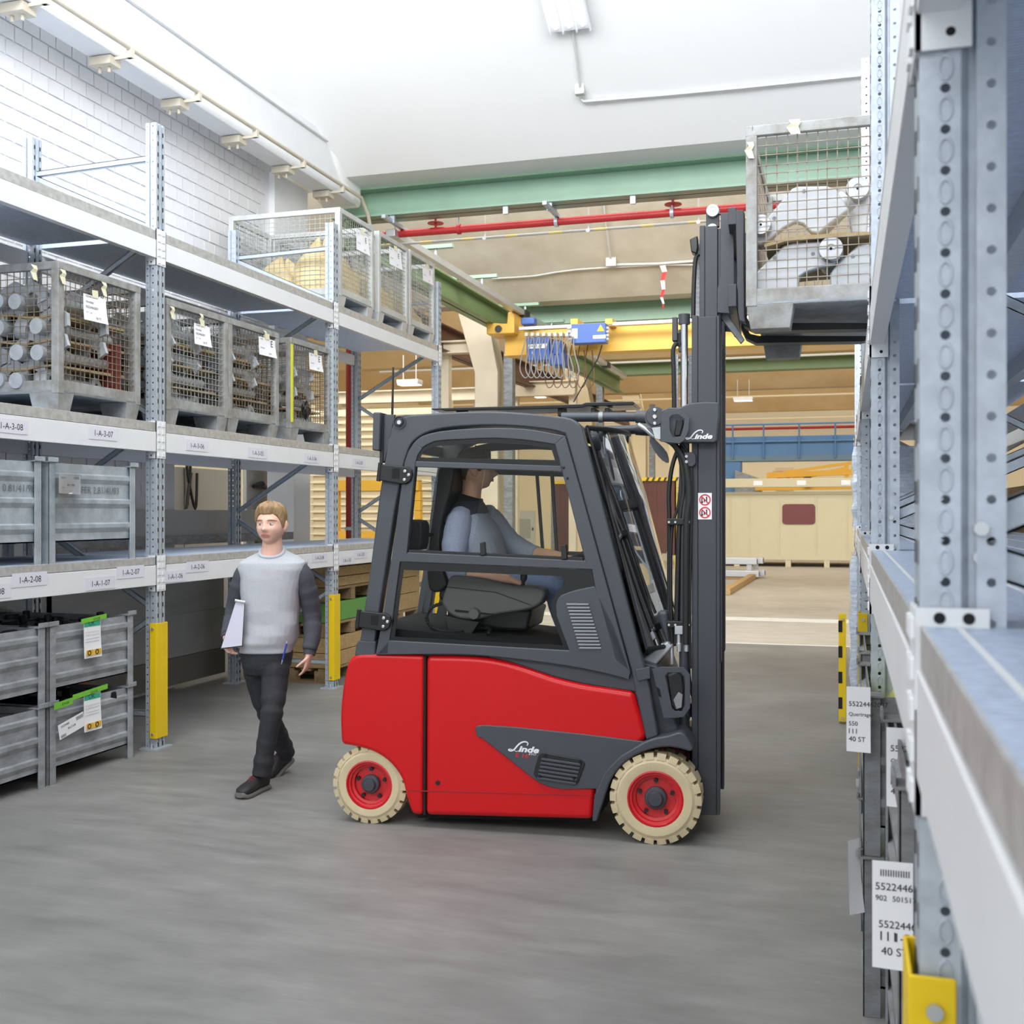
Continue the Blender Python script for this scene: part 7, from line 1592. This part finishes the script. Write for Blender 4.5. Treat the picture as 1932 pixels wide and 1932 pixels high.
struct('wall_machine_room', MB().box(-9.2, -9.0, 8.0, 15.5, 0, 4.5), M_cream)
t = thing('control_cabinet', 'grey control cabinet with cable bundles behind the walker\'s head', 'cabinet', (-7.9, 10.6, 0)); 
MB().box(-0.3, 0.0, -0.4, 2.6, 0.9, 2.22).build('body', M_cabi, t, bevel=0.01); MB().box(-0.28, 0.003, 0.55, 0.56, 1.0, 2.2).build('door_gap', M_hole, t); MB().box(-0.28, 0.003, 1.5, 1.51, 1.0, 2.2).build('door_gap', M_hole, t)
MB().box(-0.4, 0.0, -0.4, 2.6, 0.0, 0.9).build('base', M_mach, t)
for k in range(8):
    rnd = random.Random(k); y = -0.3 + 0.13 * k + (1.0 if k > 5 else 0); P = curve([(-0.05, y, 2.9), (0.02, y + rnd.uniform(-0.1, 0.1), 2.55), (0.04, y + rnd.uniform(-0.15, 0.15), 2.2), (0.05, y + rnd.uniform(-0.2, 0.2), 1.7), (0.05, y + 0.1, 1.35 if k < 5 else 2.15)], 5)
    MB().tube(P, 0.018, 6).build('cable', M_blk, t, smooth=40)
t = thing('orange_post', 'narrow orange machine post at the end of the brick wall', 'post', (-6.5, 9.45, 0)); MB().box(0, 0.1, 0, 0.1, 0, 2.2).build('shaft', MATS['signal_orange'], t, bevel=0.01)
t = thing('steel_door_panel', 'brushed steel panel with black valve behind the rack', 'panel', (-6.5, 11.2, 0)); MB().box(-0.05, 0.0, 0.0, 0.7, 1.0, 2.5).build('sheet', mat('brushed_steel', (190, 188, 184), 0.35, 0.5, 0.08, 4), t, bevel=0.01); MB().tube([(0.03, 0.1, 1.95), (0.05, 0.25, 1.98), (0.03, 0.4, 1.93)], [0.02, 0.04, 0.02], 8).build('valve', M_blk, t)
MB().box(0.0, 0.02, 0.1, 0.45, 2.28, 2.42).build('name_plate', M_galv2, t)
t = thing('riser_pipe', 'dark red vertical riser pipe behind the rack end', 'pipe', (-6.05, 12.95, 0)); MB().cyl((0, 0, 0), (0, 0, 5.0), 0.045, 14).build('pipe', mat('dark_red_pipe', (142, 34, 36), 0.4), t, smooth=40); MB().lathe([(0.046, -0.02), (0.06, -0.02), (0.06, 0.02), (0.046, 0.02)], (0, 0, 1.45), (0, 0, 1), 14).build('coupling', M_galv, t)
def crate(label, x0, x1, y0, y1, z0, z1, m, boards=3, group='crates in the far rack bay'):
    t = thing('wooden_crate', label, 'crate', (x0, y0, z0), group=group); L = y1 - y0; D = x1 - x0; H = z1 - z0; h = H / boards
    for k in range(boards):
        MB().box(D - 0.02, D, 0, L, k * h + 0.004, (k + 1) * h - 0.004).build('board', m, t, bevel=0.002); MB().box(0, D - 0.02, 0, 0.02, k * h + 0.004, (k + 1) * h - 0.004).build('board', m, t, bevel=0.002)
        MB().box(0, D - 0.02, L - 0.02, L, k * h + 0.004, (k + 1) * h - 0.004).build('board', m, t); MB().box(0, 0.02, 0.02, L - 0.02, k * h + 0.004, (k + 1) * h - 0.004).build('board', m, t)
    MB().box(0.02, D - 0.02, 0.02, L - 0.02, 0.0, 0.02).build('floor_board', m, t)
    return t
def pallet(label, x0, x1, y0, y1, z0, group='pallets in the far rack bay'):
    t = thing('wooden_pallet', label, 'pallet', (x0, y0, z0), group=group); L = y1 - y0; D = x1 - x0
    for k in range(5): MB().box(k * (D - 0.1) / 4, k * (D - 0.1) / 4 + 0.1, 0, L, 0.115, 0.14).build('deck_board', M_wood2, t, bevel=0.002)
    for k in range(3):
        MB().box(0, D, k * (L - 0.1) / 2, k * (L - 0.1) / 2 + 0.1, 0.0, 0.02).build('runner', M_wood2, t)
        for j in range(3): MB().box(j * (D - 0.14) / 2, j * (D - 0.14) / 2 + 0.14, k * (L - 0.1) / 2, k * (L - 0.1) / 2 + 0.1, 0.02, 0.115).build('block', M_wood2, t)
    return t
M_gcrate = mat('green_crate_paint', (108, 168, 84), 0.6, 0, 0.06, 5)
cx0, cx1, cyA, cyB = -5.62, -4.80, 9.78, 10.95
pallet('lowest wooden pallet on the floor behind the walker\'s hand', cx0, cx1, cyA, cyB, 0.0)
crate('pale wooden crate on the lowest pallet', cx0, cx1, cyA, cyB, 0.142, 0.44, M_wood, 2)
pallet('wooden pallet under the green crate', cx0, cx1, cyA, cyB, 0.442)
crate('bright green wooden crate in the far rack bay', cx0, cx1, cyA, cyB, 0.584, 0.78, M_gcrate, 1)
pallet('wooden pallet on top of the green crate', cx0, cx1, cyA, cyB, 0.782)
crate('topmost wooden crate under the shelf', cx0, cx1, cyA, cyB, 0.924, 1.12, M_wood, 2)
crate('wooden crate with white notes farther along, seen through the cab', -5.62, -4.80, 11.1, 12.2, 0.55, 1.10, M_wood, 3); pallet('wooden pallet carrying the crate seen through the cab', -5.62, -4.80, 11.1, 12.2, 0.408); crate('lower wooden crate seen through the cab', -5.62, -4.80, 11.1, 12.2, 0.0, 0.40, M_wood2, 2)
# distant yellow stands and louvre wall left of the cab
t = thing('louvre_wall', 'beige louvred wall far behind the rack end', 'wall panel', (-11.2, 22.0, 0))
for k in range(18): MB().frame((0, 0, 1.0 + k * 0.16), (1, 0, 0), Vector((0, 0.5, 0.85)).normalized(), Vector((0, -0.85, 0.5)).normalized(), 3.2, 0.17, 0.02).build('louvre', M_cream, t)
for x in (0, 3.2): MB().box(x - 0.06, x + 0.06, 0, 0.12, 0, 4.0).build('stile', M_cream, t)
t = thing('yellow_stand', 'yellow machine frame with orange hook ball far behind the rack', 'machine', (-9.3, 19.0, 0))
MB().box(0.0, 1.8, 0, 0.2, 2.05, 2.25).build('beam', M_jib, t, bevel=0.01); MB().box(0, 2.0, 0, 0.6, 0.9, 1.3).build('table', M_jib, t, bevel=0.01)
for x in (0.05, 1.7): MB().box(x, x + 0.12, 0.05, 0.17, 1.3, 2.05).build('stand', M_jib, t)
mb = MB(); blob(mb, (0, 0, 0), 0.13, 4, 14, 10, 0.05); mb.build('hook_ball', MATS['signal_orange'], t, smooth=50, loc=(1.45, -0.05, 1.75)); MB().cyl((1.45, -0.05, 1.3), (1.45, -0.05, 2.05), 0.03, 8).build('hook_rod', M_hub, t)
for x in (0.2, 1.85): MB().box(x - 0.06, x + 0.06, 0.2, 0.4, 0, 0.9).build('leg', M_jib, t)
# ---- second rack back to back on the right, with timber boxes
R3 = thing('pallet_rack', 'further galvanised rack behind the right rack with timber boxes', 'rack'); x0 = XBR + 0.25
for y in QY[2:]:
    rack_post(R3, x0, y, 4.4, 1); rack_post(R3, x0 + 1.05, y, 4.4, 1)
for (zt, z1) in ((1.40, 1.34), (2.46, 2.40), (3.3, 3.24)):
    for bi in (2, 3):
        ya, yb_ = QY[bi] + PW, QY[bi + 1]; beam(R3, x0, ya, yb_, z1 - 0.13, z1, 1); beam(R3, x0 + 1.05, ya, yb_, z1 - 0.13, z1, 1); deck(R3, x0 + 0.04, x0 + 1.05, ya, yb_, zt, M_decktop, 0.03, 3)
for y in QY[2:5]: brace(R3, x0 + 0.05, 1.6, x0 + 1.05, 2.2, y + 0.04); brace(R3, x0 + 0.05, 2.24, x0 + 1.05, 2.8, y + 0.046)
for k, (ya, yb_, zt) in enumerate(((7.3, 9.6, 1.40), (10.1, 12.4, 1.40), (7.3, 9.6, 2.46))):
    crate(('long aged timber box in the rear right rack, nearest the camera', 'second aged timber box farther along the rear right rack', 'aged timber box on the upper level of the rear right rack')[k], x0 + 0.08, x0 + 1.0, ya, yb_, zt + 0.002, zt + 0.40 + 0.1 * (k % 2), M_wood2, 2, 'timber boxes in the rear right rack')
